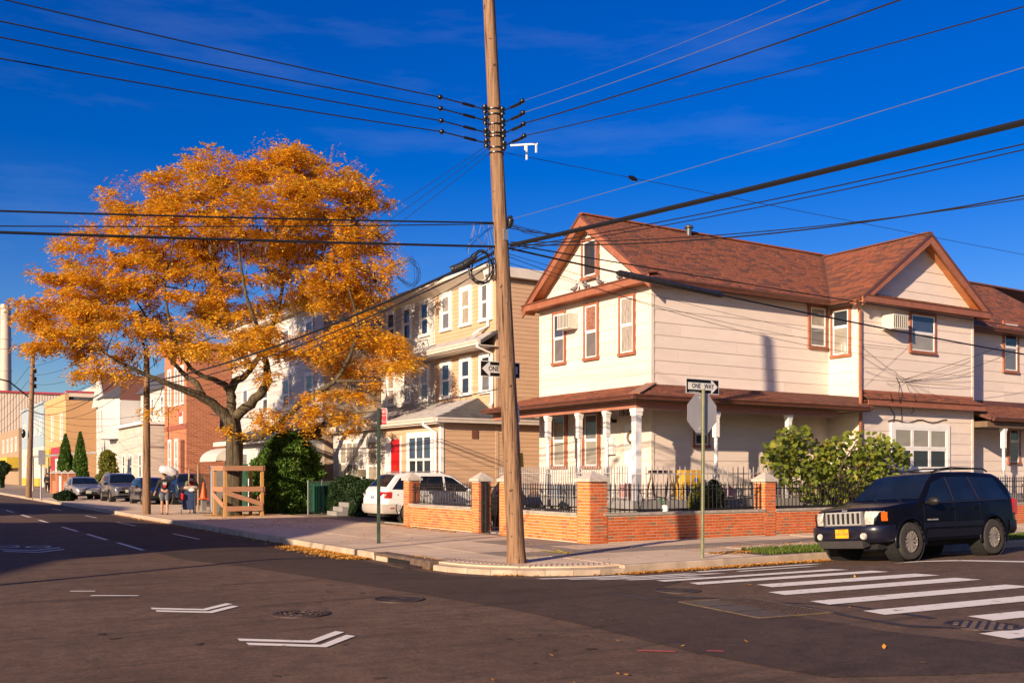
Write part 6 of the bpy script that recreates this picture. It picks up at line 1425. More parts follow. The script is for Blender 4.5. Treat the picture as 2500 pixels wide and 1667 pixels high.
def ell_points(blobs, n, D0, shell=0.55, pxm=None):
    """points in a union of ellipsoids given as (px, py, rx px, ry px) on the plane at camera depth D0"""
    w = np.array([b[2]*b[3] for b in blobs], float); w /= w.sum(); out = []
    for i in nr.choice(len(blobs), n, p=w):
        b = blobs[i]; px, py, rx, ry = b[:4]; dz = b[4] if len(b) > 4 else 0.0
        d = rand_dirs(1)[0]; r = nr.random()**(1/3.0)
        r = shell+(1-shell)*r if nr.random() < .7 else r
        k = D0/F; c = DP(px, py, D0+dz); right = Vector((CA,-SA,0)); fw = Vector((SA,CA,0))
        p = c+right*float(d[0]*r*rx*k)+Vector((0,0,float(d[2]*r*ry*k)))+fw*float(d[1]*r*max(rx,ry)*k*1.0)
        out.append(p)
    return out
def grow(limbs, targets, trunk_parent, name='branch', m=bark, r1=.05, r2=.02, r3=.008):
    """limbs: [(points, radii)] ; targets joined one after the other to the nearest node"""
    mb = MB(); N = []; 
    for pts, rr in limbs:
        # smooth the limb
        P = []; RR = []
        for i in range(len(pts)-1):
            for k in range(4):
                f = k/4; P.append(Vector(pts[i]).lerp(Vector(pts[i+1]), f)); RR.append(rr[i]*(1-f)+rr[i+1]*f)
        P.append(Vector(pts[-1])); RR.append(rr[-1])
        Q = [P[0]]+[(P[i-1]+P[i]*2+P[i+1])/4+Vector((nr.normal()*.02,nr.normal()*.02,nr.normal()*.02))*(RR[i]*6) for i in range(1,len(P)-1)]+[P[-1]]
        mb.tube(Q, RR, 12); N += [(q, r) for q, r in zip(Q, RR)][2:]
    pos = np.array([list(q) for q, r in N]); rad = [r for q, r in N]
    o1 = mb.build('limbs', m, trunk_parent, smooth=60)
    mb = MB(); nt = len(targets)
    for i, tg in enumerate(targets):
        d2 = ((pos-np.array(tg))**2).sum(1); j = int(d2.argmin()); a = Vector(pos[j]); L = math.sqrt(d2[j])
        if L < .25: continue
        r = r1 if i < nt*.06 else r2 if i < nt*.3 else r3; r = min(r, rad[j]*.85)
        md = a.lerp(tg,.5)+Vector((nr.normal()*.10*L,nr.normal()*.10*L,.10*L+nr.normal()*.07*L))
        pts = [a]; 
        for f in (.25,.5,.75,1.0): p = a*(1-f)**2+md*2*f*(1-f)+tg*f*f; pts.append(p+Vector((nr.normal(),nr.normal(),nr.normal()))*.02*L)
        rr = [r, r*.85, r*.7, r*.55, r*.4]; mb.tube(pts, rr, 5, cap=False)
        pos = np.concatenate([pos, np.array([list(p) for p in pts[1:]])]); rad += rr[1:]
    return o1, mb.build(name, m, trunk_parent, smooth=60)
# --- the orange honey locust
DT = TB.x*SA+TB.y*CA
def T(px, py, dz=0.0): return DP(px, py, DT+dz)
tree = thing('honey_locust_tree', 'big spreading tree of feathery orange autumn leaves in a timber guard', 'tree', TB)
trunk_pts = [TB-Vector((0,0,.05)), T(569,1200), T(572,1130), T(572,1070), T(563,1020)]
mb = MB(); rr = [.46,.34,.31,.30,.33]; P=[];RR=[]
for i in range(4):
    for k in range(5): f=k/5; P.append(trunk_pts[i].lerp(trunk_pts[i+1],f)); RR.append(rr[i]*(1-f)+rr[i+1]*f)
P.append(trunk_pts[-1]); RR.append(rr[-1]); rows = []
for p, r in zip(P, RR): rows.append([tuple(p+Vector((math.cos(a),math.sin(a),0))*r*(1+.07*math.sin(5*a+p.z*.8)+.05*math.sin(9*a-p.z)+.05*mnoise.noise(Vector((math.cos(a)*2,math.sin(a)*2,p.z))))) for a in [2*math.pi*i/24 for i in range(24)]])
mb.grid(rows, close=True); trunk = mb.build('trunk', bark, tree, smooth=70)
limbs = [
 ([T(563,1025),T(520,985,-.3),T(470,960,-.8),T(420,940,-1.2),T(370,920,-1.5),T(300,890,-2),T(220,840,-2.3)], [.28,.22,.18,.14,.10,.07,.03]),
 ([T(500,975,-.4),T(480,935,-.2),T(450,915,0),T(420,880,.4),T(380,810,.8),T(330,730,1.2)], [.16,.14,.11,.09,.06,.03]),
 ([T(563,1030),T(566,985,.2),T(562,955,.4),T(575,930,.5),T(600,915,.6),T(640,860,.9),T(680,760,1.4),T(700,640,1.8),T(720,520,1.6)], [.27,.22,.21,.18,.14,.11,.09,.06,.03]),
 ([T(562,955,.4),T(545,935,.2),T(500,920,-.2),T(470,905,-.3),T(420,830,-.8),T(400,700,-1),T(430,560,-1)], [.17,.14,.11,.09,.07,.05,.02]),
 ([T(575,1020),T(610,985,-.3),T(640,960,-.5),T(655,925,-.6),T(650,890,-.7),T(640,830,-1),T(600,720,-1.4),T(580,600,-1.6),T(600,470,-1.4)], [.24,.23,.21,.20,.15,.10,.07,.05,.02]),
 ([T(578,1070),T(640,1066,-.5),T(690,1030,-.9),T(730,985,-1.3),T(780,955,-1.7),T(820,930,-2),T(850,880,-2.2),T(880,800,-2.3),T(850,700,-2)], [.19,.17,.15,.14,.12,.10,.08,.06,.03]),
 ([T(820,930,-2),T(880,930,-2.4),T(940,930,-2.6)], [.08,.05,.02]),
]
blobs = [(610,490,210,105,0),(440,520,140,95,.5),(750,470,130,95,-.5),(850,560,75,120,0),(310,630,140,95,0),(215,715,120,75,.3),(150,745,75,40,-.5),(185,820,85,50,0),(300,790,140,75,-1),(450,690,160,130,1),(620,660,170,130,1.5),(790,640,130,110,.5),(870,700,55,80,0),(560,810,140,65,-2),(700,830,120,75,-1.5),(890,840,105,70,-1),(960,915,50,42,-2),(830,955,85,70,-1.5),(340,955,50,32,-2.5),(260,880,70,42,-1),(480,420,50,45,0),(540,400,35,40,.5),(620,390,40,50,0),(700,385,45,45,0),(730,370,30,40,.6),(810,400,40,50,-.6),(860,430,28,45,0),(660,1010,45,26,-1.2),(585,1030,30,38,-.6),(760,1010,40,40,-2),(400,985,30,22,-1.5),(100,730,28,16,0),(880,1030,55,45,-2)]
cent = []
blobs = [(b[0]-14, b[1]+(36 if b[1] < 600 else 14 if b[1] < 900 else -4), b[2]*(.92 if b[1] < 900 else .75), b[3]*(.92 if b[1] < 900 else .7), b[4]) for b in blobs]
blobs += [(px_+rnd.uniform(-8,8), py_+14, rnd.uniform(14,24), rnd.uniform(26,44), rnd.uniform(-1,1)) for px_, py_ in ((300,480),(345,455),(400,440),(450,415),(505,392),(575,385),(618,372),(680,372),(735,376),(770,392),(830,400),(868,425),(895,480),(905,560),(240,560),(190,630),(130,690),(80,745),(95,790),(915,620))]
for p in ell_points(blobs, 560, DT, .62):
    o_ = p-T(560,760); o_.z *= .3; o_.normalize()
    for k in range(rnd.choice((3,4,5,5,6))):
        a_ = rnd.uniform(0,6.28); r_ = .55*rnd.random()**.5; cent.append(p+Vector((math.cos(a_)*r_, math.sin(a_)*r_, rnd.gauss(0,.07)-.18*r_))+o_*rnd.uniform(0,.35))
rnd.shuffle(cent)
limbs = [(a_, [r_*.84 for r_ in b_]) for a_, b_ in limbs]
tg = sorted(cent[:900], key=lambda p: (p-T(563,950)).length+nr.normal()*1.5)
big = ell_points([(b[0],b[1],b[2]*.4,b[3]*.4) for b in blobs], 60, DT, 0)
grow(limbs, big+tg, trunk)
C = np.array([list(p) for p in cent]); ctr = np.array(list(T(560,700)))
ov = C-ctr; ov /= np.linalg.norm(ov,axis=1,keepdims=True)
lm = leafmat('locust_leaf', (0.82,0.36,0.020), (0.90,0.54,0.040), .40, c3=(0.62,0.46,0.06), amt=.16, var=.22, trans=.38)
leafmesh('crown', sprays(C, 12, (.17,.17,.07), .32, 4, .030, .075, .6, ov), lm, trunk)
# sparse outer twigs at top and right with fine leaves
tw = ell_points([(700,365,70,30),(540,385,40,30),(820,390,45,35),(880,480,40,80),(930,640,70,50,-.5),(590,370,20,30),(480,400,30,25),(90,760,35,45),(330,450,60,30),(230,570,50,40),(940,900,60,60,-2)], 200, DT, 0)
leafmesh('twig_leaves', sprays(np.array([list(p) for p in tw]), 7, (.2,.2,.16), .2, 3, .016, .04, .7), leafmat('locust_pale', (0.66,0.32,0.12), (0.74,0.42,0.18), .5, trans=.3), trunk)
# hanging seed pods
pc = ell_points([(300,800,150,60),(440,640,150,80),(680,620,170,100),(840,650,60,90),(400,860,120,50),(840,870,90,60),(930,700,40,40),(620,560,150,60),(880,940,60,40)], 300, DT-.5, .3)
n = len(pc)*6; Pp = np.repeat(np.array([list(p) for p in pc]),6,axis=0)+nr.normal(size=(n,3))*np.array([.12,.12,.1]); U = np.zeros((n,3)); U[:,2] = -nr.uniform(.10,.17,n); U[:,:2] = nr.normal(size=(n,2))*.03; V_ = np.zeros((n,3)); V_[:,:2] = nr.normal(size=(n,2))*.018
leafmesh('seed_pods', (Pp,U,V_), plain('seed_pod',(0.045,0.018,0.012),.6), trunk, 'stuff')
# --- arborvitae, hedges, cypresses
dk = leafmat('arborvitae_leaf', (0.035,0.095,0.012), (0.085,0.165,0.020), 2.0, c3=(0.14,0.18,0.025), amt=.15, var=.3, trans=.15)
dk2 = leafmat('hedge_leaf', (0.010,0.026,0.008), (0.022,0.048,0.012), 2.0, var=.3, trans=.12)
def shrub(name, label, cat, base, prof, m, nleaf, ls=.05, lumps=.18, core=(0.01,0.02,0.006), seed=1, group=None, sq=(1,1)):
    """lumpy bush of leaf quads over a dark twiggy core; prof: (height, radius)"""
    base = Vector(base); t = thing(name, label, cat, base, 0, group); H_ = prof[-1][0]
    def rad(z, a):
        for (z0,r0),(z1,r1) in zip(prof, prof[1:]):
            if z0 <= z <= z1: f = (z-z0)/max(1e-6,z1-z0); r = r0*(1-f)+r1*f; break
        else: r = 0
        return r*(1+lumps*mnoise.noise(Vector((math.cos(a)*1.6+seed,math.sin(a)*1.6,z*1.3)))+lumps*.7*mnoise.noise(Vector((math.cos(a)*4,math.sin(a)*4+seed,z*3.5))))
    rows = [[tuple(base+Vector((math.cos(a)*rad(z,a)*.86*sq[0], math.sin(a)*rad(z,a)*.86*sq[1], z*.985))) for a in [2*math.pi*i/20 for i in range(20)]] for z in [H_*i/14 for i in range(15)]]
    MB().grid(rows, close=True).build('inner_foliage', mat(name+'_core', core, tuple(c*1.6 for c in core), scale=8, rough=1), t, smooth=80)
    MB().tube([base, base+Vector((0,0,H_*.5))], .07, 6).build('stem', bark, t)
    zz = nr.random(nleaf)*H_; aa = nr.random(nleaf)*2*math.pi; P_ = np.empty((nleaf,3)); O = np.empty((nleaf,3))
    for i in range(nleaf):
        r = rad(zz[i], aa[i])*nr.uniform(.84,1.06); P_[i] = (base.x+math.cos(aa[i])*r*sq[0], base.y+math.sin(aa[i])*r*sq[1], base.z+zz[i]+.02); O[i] = (math.cos(aa[i]), math.sin(aa[i]), .7)
    u = O*.7+rand_dirs(nleaf)*.8; u /= np.linalg.norm(u,axis=1,keepdims=True); w = np.cross(u, rand_dirs(nleaf)); w /= np.linalg.norm(w,axis=1,keepdims=True); s_ = nr.uniform(.6,1.4,nleaf)[:,None]*ls
    leafmesh('foliage', (P_, u*s_, w*s_*.45), m, t); return t
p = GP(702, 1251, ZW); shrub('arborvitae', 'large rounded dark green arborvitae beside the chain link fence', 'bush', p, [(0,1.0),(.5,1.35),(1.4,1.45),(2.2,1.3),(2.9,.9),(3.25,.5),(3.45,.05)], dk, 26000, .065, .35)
p2 = GP(668, 1252, ZW); shrub('arborvitae', 'bright-lit edge of the arborvitae as a smaller bush next to the timber tree guard', 'bush', p2+Vector((-.1,-.2,0)), [(0,.45),(.8,.65),(1.6,.55),(2.2,.3),(2.5,.05)], leafmat('arborvitae_lit_edge', (0.05,0.11,0.012), (0.11,0.16,0.02), 2.0, var=.3, trans=.2), 9000, .055, .3, seed=4)  # stands for the big bush's bright-lit edge, lit green in the leaf colour
for k, (x, y, l_) in enumerate(((16.05,38.1,'dark clipped hedge under the white house front windows'),(16.0,35.9,'dark clipped hedge beside the back of the white SUV'),(16.1,33.6,'low dark hedge in front of the red door'))):
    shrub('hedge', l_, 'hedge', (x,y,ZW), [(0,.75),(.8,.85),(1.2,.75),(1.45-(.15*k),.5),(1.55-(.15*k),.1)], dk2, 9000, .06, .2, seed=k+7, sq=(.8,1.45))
for k, (px, h_) in enumerate(((160,5.3),(196,5.5))):
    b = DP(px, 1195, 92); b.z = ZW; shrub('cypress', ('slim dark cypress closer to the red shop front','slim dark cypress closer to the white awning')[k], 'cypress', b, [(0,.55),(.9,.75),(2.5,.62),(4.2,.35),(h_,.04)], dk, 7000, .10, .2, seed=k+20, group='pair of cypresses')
b = GP(70,1222,ZW)+Vector((1.9,-1.5,0)); shrub('street_bush', 'dark low bush at the foot of the leaning pole', 'bush', b, [(0,.4),(.2,.55),(.4,.5),(.6,.1)], dk2, 3000, .07, .4, seed=31)
b = DP(262,1200,82); b.z = ZW; shrub('yard_shrub', 'yellow green climbing shrub under the white porch awning', 'bush', b, [(0,.7),(1.2,.9),(2.2,.6),(3.2,.5),(3.6,.1)], leafmat('yard_leaf',(0.16,0.17,0.02),(0.28,0.26,0.04),2,var=.3), 3500, .10, .5, seed=33)
b = DP(6,1190,120); b.z = ZW; shrub('street_tree', 'green street tree crown beside the yellow awning', 'tree', b, [(0,.15),(1.4,.2),(1.7,.6),(2.4,1.0),(3.2,.2)], dk2, 2500, .14, .6, seed=35)
b = YP(1708,1240,YWL+.75); b.z = .045; shrub('small_shrub', 'upright yellow green shrub behind the corner railing', 'bush', b, [(0,.16),(.5,.24),(1.0,.26),(1.25,.18),(1.35,.03)], leafmat('shrub_yellow',(0.16,0.15,0.015),(0.26,0.22,0.03),2,var=.3), 2600, .035, .4, seed=41)
b = YP(1742,1240,YWL+.95); b.z = .045; shrub('small_shrub', 'dark thin leaved shrub beside the yellow green one', 'bush', b, [(0,.18),(.5,.28),(1.0,.34),(1.3,.26),(1.45,.03)], dk2, 1500, .04, .5, seed=43)
# --- fig tree with large lobed leaves
figm = leafmat('fig_leaf', (0.09,0.125,0.012), (0.20,0.225,0.024), 1.2, c3=(0.30,0.26,0.03), amt=.12, var=.3, trans=.3, rough=.45)
lob = [(0,-.05),(.22,-.02),(.42,.12),(.30,.20),(.52,.42),(.30,.44),(.36,.72),(.16,.62),(0,1.0),(-.16,.62),(-.36,.72),(-.30,.44),(-.52,.42),(-.30,.20),(-.42,.12),(-.22,-.02)]
me = MB().add([(0,.35,.03)]+[(x, y, .10*abs(x)**1.3-.12*y*y) for x, y in lob], [(0,i+1,(i+1)%len(lob)+1) for i in range(len(lob))]).mesh('leaf', figm)
DF = 28.2; fb = [(1915,1095,48,38,0),(1935,1060,40,26,0),(1985,1120,70,50,.3),(2085,1090,85,42,0),(2140,1120,58,50,-.2),(2050,1150,95,55,0),(1960,1160,65,42,.2),(2040,1205,90,30,.3),(2120,1180,60,40,0),(1890,1120,30,25,0)]
fc = []
for p in ell_points([(b[0]+(14 if b[0] > 2040 else 3), b[1], b[2]*1.08, b[3]) for b in fb], 2500, DF, .35):
    # slide each leaf along its sight line to the strip between railing and house wall
    k_ = rnd.uniform(YWL+.30, YW-.25)/p.y; fc.append(Vector((p.x*k_, p.y*k_, CH+(p.z-CH)*k_)))
base = YP(2050,1250,YWL+.9); base.z = .045
fig = thing('fig_tree', 'leafy fig tree with large lobed green leaves behind the railing', 'tree', base)
fl = [([base, base+Vector((-.2,0,.6)), DP(1980,1150,DF), DP(1925,1085,DF)], [.06,.05,.03,.012]), ([base, base+Vector((.1,.1,.7)), DP(2050,1140,DF), DP(2090,1080,DF)], [.07,.05,.03,.012]), ([base, base+Vector((.2,0,.6)), DP(2110,1160,DF), DP(2125,1120,DF)], [.06,.045,.025,.01])]
o1, o2 = grow(fl, sorted(fc[:220], key=lambda p: (p-base).length), fig, r1=.02, r2=.012, r3=.006)
Ms = []
for p in fc:
    p = p.copy()
    nrm = Vector((-.5,-.55,.65))+Vector((nr.normal(),nr.normal(),nr.normal()))*.45; nrm.normalize(); tip = Vector((nr.normal()*.8,nr.normal()*.8,-.9+nr.normal()*.4)); ax = tip.cross(nrm).normalized(); ay = nrm.cross(ax); s_ = float(nr.uniform(.10,.19))
    Ms.append(frame(p, ax, ay)@Matrix.Scale(s_,4))
pieces('leaf', me, Ms, fig)
# --- grass strip and fallen leaves
gm = leafmat('grass_blade', (0.06,0.10,0.012), (0.12,0.16,0.02), 3, var=.3, trans=.25)
ng = 16000; gx = nr.uniform(14.9,34,ng); gy = nr.uniform(KB+.2,15.4,ng); keep = (gx > 15.0+(gy-14)*.3); gx, gy = gx[keep], gy[keep]; ng = len(gx)
P_ = np.stack([gx,gy,np.full(ng,ZW+.035)],1); U = np.stack([nr.normal(size=ng)*.025,nr.normal(size=ng)*.025,nr.uniform(.03,.06,ng)],1); V_ = np.stack([nr.normal(size=ng)*.008,nr.normal(size=ng)*.008,np.zeros(ng)],1)
MB().box(14.9,60,KB+.17,15.44,ZW-.021,ZW+.004).build('verge', soil, kind='structure')
me_ = npmesh('grass', quads(P_,U,V_)[0], quads(P_,U,V_)[1], gm); tag(link('grass', me_), 'short green grass on the verge behind the dark SUV', 'grass', kind='stuff')
litm = mat('fallen_leaf', (0.50,0.20,0.02), (0.62,0.30,0.04), scale=3, rough=.8, var=.3)
LP = []
def litter(n, x0, y0, x1, y1, w, z=None, bias=0.0):
    for i in range(n):
        f = nr.random(); x = x0+(x1-x0)*f; y = y0+(y1-y0)*f; o = abs(nr.normal())*w; dx, dy = (y1-y0), -(x1-x0); L = math.hypot(dx,dy); s_ = 1 if bias == 0 else bias
        x += dx/L*o*s_; y += dy/L*o*s_; kd = kerb_dist(x, y)
        if -0.18 < kd < 0.015: continue
        LP.append((x, y, (zroad(x,y)+.014 if kd > 0 else ZW+.012)+nr.random()*.015))
litter(9000, KA-.02,19.1, KA-.02,23.6, .28, bias=-1); litter(500, KA-.03,14.8+3, KA-.03,16.5, .15, bias=-1); litter(900, KA-.04,23.5, KA-.04,46, .18, bias=-1)
litter(3600, 11.2,KB-.05, 16.4,KB-.05, .10, bias=1); litter(350, 9.0,14.9, 11.2,KB-.06, .10, bias=1); litter(900, 14.3,15.2, 17,14.9, .18); litter(300, 14.6,16.4,22,16.2,.3)
litter(500, 13.6,24.3,13.9,29, .25, bias=-1); litter(500, 9,35,13.5,41, .8); litter(400, 9,30,13.5,36,1.2); litter(260,9,22,13.8,30,1.5); litter(160, 9.5,15,13.9,22,1.2); litter(45,3,8,12,13,3.0)
for (x, y, r_) in ((TB.x,TB.y,1.1),):
    for i in range(900): a = nr.random()*6.28; rr_ = r_*nr.random()**.5; LP.append((x+math.cos(a)*rr_, y+math.sin(a)*rr_, ZW+.012+nr.random()*.03))
LP = np.array(LP); n = len(LP); u = rand_dirs(n); u[:,2] *= .25; u /= np.linalg.norm(u,axis=1,keepdims=True); w = np.cross(np.array([0,0,1.0])+rand_dirs(n)*.25, u); s_ = nr.uniform(.5,1.2,n)[:,None]
V_, Fq = quads(LP, u*.042*s_, w*.020*s_); tag(link('fallen_leaves', npmesh('fallen_leaves', V_, Fq, litm)), 'orange fallen leaves drifted along the kerb and pavement', 'leaves', kind='stuff')
# bare vine on the railing beside the white SUV and dry stalks
m = MB()
for k in range(26):
    y = rnd.uniform(gy_b+pw, yl-pw); p = Vector((XWL+.16,y,zt)); pts = [p]
    for i in range(5): p = p+Vector((rnd.uniform(-.03,.03),rnd.uniform(-.14,.14),rnd.uniform(.06,.17))); pts.append(p.copy())
    m.tube(pts, .005, 4)
m.build('bare_vine', bark, None, smooth=60, label='bare vine stems tangled in the railing beside the white SUV', cat='vine')
# ------------------------------------------------------------------ vehicles
tyre_m = mat('tyre_rubber', (0.020,0.017,0.016), (0.042,0.035,0.032), scale=8, rough=.85, bump=.2); chrome = plain('chrome', (0.66,0.63,0.60), .35, .55); rim_m = mat('alloy_rim', (0.30,0.25,0.22), (0.42,0.36,0.32), scale=9, rough=.35, metal=.5)
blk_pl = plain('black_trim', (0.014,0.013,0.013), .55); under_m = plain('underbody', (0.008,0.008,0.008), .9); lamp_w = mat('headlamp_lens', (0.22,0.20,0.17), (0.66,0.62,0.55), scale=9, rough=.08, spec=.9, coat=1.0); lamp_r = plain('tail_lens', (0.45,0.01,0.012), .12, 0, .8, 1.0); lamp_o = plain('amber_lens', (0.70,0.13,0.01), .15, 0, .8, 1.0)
car_glass = mat('car_glass', (0.005,0.008,0.014), (0.010,0.016,0.030), scale=2, rough=.03, spec=.35)
def lerp_tab(tab, x):
    if x <= tab[0][0]: return tab[0][1]
    for (x0,y0),(x1,y1) in zip(tab, tab[1:]):
        if x <= x1: f = (x-x0)/max(1e-9,x1-x0); return y0+(y1-y0)*f
    return tab[-1][1]
def make_car(name, label, paint, sp, loc, rz, roll=0.0, group=None, body_low=None):
    """local frame: front +x, left +y. sp: top (x,z) silhouette, belt, half width table, wheels, windows"""
    t = thing(name, label, 'car', loc, rz, group, local=True); t.rotation_euler = (roll, 0, rz)
    top, belt, hw = sp['top'], sp['belt'], sp['hw']; x0, x1 = top[0][0], top[-1][0]; zb0 = sp.get('sill', .30); wr = sp['wr']; ar = sp.get('ar', wr+.07); wx = sp['wheels']
    tumble = sp.get('tumble', .30); rt = sp.get('rt', .10)
    def topz(x): return sum(lerp_tab(top, x+d) for d in (-.035,0,.035))/3
    def bot(x):
        z = lerp_tab(sp['bot'], x) if 'bot' in sp else zb0
        for c in wx:
            if abs(x-c) < ar: z = max(z, wr+math.sqrt(ar*ar-(x-c)**2))
        return z
    def ys(x, z):
        w = lerp_tab(hw, x); zt_ = topz(x); zb_ = min(lerp_tab(belt, x), zt_)
        if z <= zb_: f = (z-.62)/.5; y = w*(1-.035*f*f) if z > .62 else w*(1-.06*((.62-z)/.4)**2)
        else: y = w*(1-.035*((zb_-.62)/.5)**2)-tumble*(z-zb_)
        return y
    xs = sorted(set([x0+(x1-x0)*i/90 for i in range(91)]+[c+s_*ar for c in wx for s_ in (-1,1)]+[c+s_*(ar-.012) for c in wx for s_ in (-1,1)]+[p[0] for p in top]))
    m = MB(); rows = []
    for x in xs:
        zt_, zb_ = topz(x), min(lerp_tab(belt, x), topz(x)-.0); z0 = min(bot(x), zt_-.15); r = min(rt, .4*(zt_-z0)); ze = zt_-r; half_ = []
        zb2 = min(zb_, ze-.01)
        for i in range(7): half_.append((None, z0+(zb2-z0)*i/6))
        for i in range(1,5): half_.append((None, zb2+(ze-zb2)*i/4))
        pts = [(x, ys(x, z), z) for _, z in half_]; ye = pts[-1][1]
        for i in range(1,5): a = math.pi/2*i/4; pts.append((x, ye-r*1.3*(1-math.cos(a)) if False else ye-r*(1-math.cos(a)), ze+r*math.sin(a)))
        yl_ = pts[-1][1]
        for i in range(1,4): pts.append((x, yl_*(1-i/4), zt_+.018*(1-(1-i/4)**2)))
        c = (x, 0, zt_+.02); rows.append(pts+[c]+[(px, -py, pz) for px, py, pz in reversed(pts)])
    m.grid(rows); m.add(rows[0], [tuple(range(len(rows[0])))]); m.add(rows[-1], [tuple(reversed(range(len(rows[-1]))))])
    body = m.build('body', paint, t, smooth=38)
    MB().box(x0+.12,x1-.12,-lerp_tab(hw,0)*.72,lerp_tab(hw,0)*.72,zb0-.06,zb0+.34).build('underbody', under_m, t)
    for c in wx:
        for s_ in (-1,1): MB().lathe([(.001,-.34*s_),(ar-.004,-.34*s_),(ar-.004,-.03*s_)], (c,s_*lerp_tab(hw,c),wr), 24, 'y', cap=False).build('wheel_well', under_m, t)
    def drapequad(nm, q, m_, nu=8, nv=3, off=.006, par=None, th=None):
        """q: four (x,z) corners bl, br, tr, tl draped on both flanks"""
        for s_ in (-1,1):
            rw = []
            for j in range(nv+1):
                row = []
                for i in range(nu+1):
                    u, v = i/nu, j/nv; x = (q[0][0]*(1-u)+q[1][0]*u)*(1-v)+(q[3][0]*(1-u)+q[2][0]*u)*v; z = (q[0][1]*(1-u)+q[1][1]*u)*(1-v)+(q[3][1]*(1-u)+q[2][1]*u)*v
                    row.append((x, s_*(ys(x,z)+off), z))
                rw.append(row)
            MB().grid(rw).build(nm, m_, par or t, smooth=60)
    for q in sp['sidewin']: drapequad('side_window', q, car_glass)
    def panel(nm, xa, xb, inset, m_=car_glass, off=.008, n=8):
        rw = []
        for i in range(n+1):
            x = xa+(xb-xa)*i/n; z = topz(x); y = ys(x, z-rt)-inset-rt*.6; sl = (topz(x+.02)-topz(x-.02))/.04; nrm = Vector((-sl,0,1)).normalized()*off
            rw.append([(x+nrm.x, y*k/4, z+.02*(1-(k/4)**2)+nrm.z) for k in range(-4,5)])
        return MB().grid(rw).build(nm, m_, t, smooth=60)
    panel('windshield', *sp['ws'], .02); panel('rear_window', *sp['rw'], .06)
    for q in sp.get('trim', []): drapequad('trim_strip', q, sp.get('trim_m', blk_pl), 14, 1, .012)
    for x in sp.get('seams', []): drapequad('door_seam', [(x-.006,zb0+.12),(x+.006,zb0+.12),(x+.006,lerp_tab(belt,x)),(x-.006,lerp_tab(belt,x))], under_m, 1, 8, .003)
    for x, z in sp.get('handles', []):
        for s_ in (-1,1): y = ys(x,z); MB().obox((x, s_*(y+.02), z), (.09,0,0), (0,.018,0), (0,0,.02)).build('door_handle', sp.get('handle_m', paint), t)
    # wheels
    for c in wx:
        for s_ in (-1,1):
            yo = lerp_tab(hw, c)-sp.get('inset',.02); w_ = .235; r = wr
            prof = [(r*.60,-w_/2),(r*.72,-w_/2-.005),(r*.92,-w_/2+.004),(r*.985,-w_/2+.03),(r,-w_/4),(r,w_/4),(r*.985,w_/2-.03),(r*.92,w_/2-.004),(r*.72,w_/2+.005),(r*.60,w_/2)]
            wh = MB().lathe(prof, (c, s_*(yo-w_/2), r), 30, 'y', cap=False).build('wheel', tyre_m, t, smooth=40)
            yf = s_*(yo-.035); ring = MB(); ring.lathe([(r*.61,-.03),(r*.62,0),(r*.58,.008),(r*.55,-.03)] if s_ > 0 else [(r*.55,.03),(r*.58,-.008),(r*.62,0),(r*.61,.03)], (c,yf,r), 30, 'y', cap=False)
            ns = sp.get('spokes', 10)
            for k in range(ns):
                a = 2*math.pi*k/ns
                for da in ((-.13,.13) if sp.get('split') else (0,)):
                    ring.bar((c+math.cos(a)*r*.12, yf-s_*.008, r+math.sin(a)*r*.12), (c+math.cos(a+da)*r*.58, yf-s_*.004, r+math.sin(a+da)*r*.58), sp.get('sw', .035), .03, (0,1,0))
            ring.lathe([(.001,.008*s_),(r*.15,.006*s_),(r*.17,-.03*s_)], (c,yf,r), 16, 'y', cap=False); ring.build('rim', rim_m, wh, smooth=30)
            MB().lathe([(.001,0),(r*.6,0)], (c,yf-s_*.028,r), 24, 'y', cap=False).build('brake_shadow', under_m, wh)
    for s_ in (-1,1):
        x, z = sp['mirror']; y = ys(x, z); m = MB(); blob(m, (x, s_*(y+.15), z), (.08,.13,.085), 2, 8, .1); m.bar((x,s_*y,z-.02),(x,s_*(y+.1),z-.02),.05,.05); m.build('mirror', sp.get('mirror_m', blk_pl), t, smooth=50)
    return t, ys, topz, drapequad, body
# --- navy SUV, heading -X
navy = mat('navy_paint', (0.0028,0.003,0.006), (0.004,0.0045,0.009), scale=2, rough=.25, spec=.12, coat=.0)
L2 = 2.31
spj = dict(top=[(-2.27,.95),(-2.24,1.12),(-2.16,1.36),(-1.92,1.64),(-1.75,1.70),(-.9,1.74),(.0,1.735),(.28,1.69),(.55,1.52),(.98,1.18),(1.05,1.145),(1.5,1.11),(1.95,1.05),(2.14,.99),(2.20,.90),(2.22,.80)],
    belt=[(-2.3,1.14),(0,1.12),(1,1.08),(2.3,1.0)], hw=[(-2.27,.80),(-2.1,.87),(-1.2,.905),(0,.91),(1.3,.905),(1.85,.86),(2.1,.80),(2.22,.72)], bot=[(-2.27,.55),(-2.0,.45),(-1.8,.36),(1.8,.36),(2.1,.45),(2.22,.5)],
    wr=.368, ar=.44, wheels=(-1.32,1.40), tumble=.34, rt=.09,
    sidewin=[[(.02,1.13),(.92,1.10),(.50,1.50),(.04,1.62)],[(-.83,1.15),(-.06,1.13),(-.04,1.62),(-.72,1.63)],[(-1.98,1.17),(-.92,1.15),(-.80,1.63),(-1.68,1.60)]],
    ws=(.98,.30), rw=(-2.17,-1.90), trim=[[(-.96,.62),(1.04,.62),(1.04,.72),(-.96,.72)],[(-.86,.42),(.93,.42),(.93,.58),(-.86,.58)]], trim_m=mat('navy_cladding',(0.005,0.005,0.010),(0.008,0.008,0.014),scale=3,rough=.45,spec=.25), seams=(.0,.97,-.88), handles=[(.12,.98),(-.72,1.0)], spokes=10, split=True, sw=.026, inset=.0, mirror=(.82,1.13))
J = Vector((18.22, 13.05, -0.065))
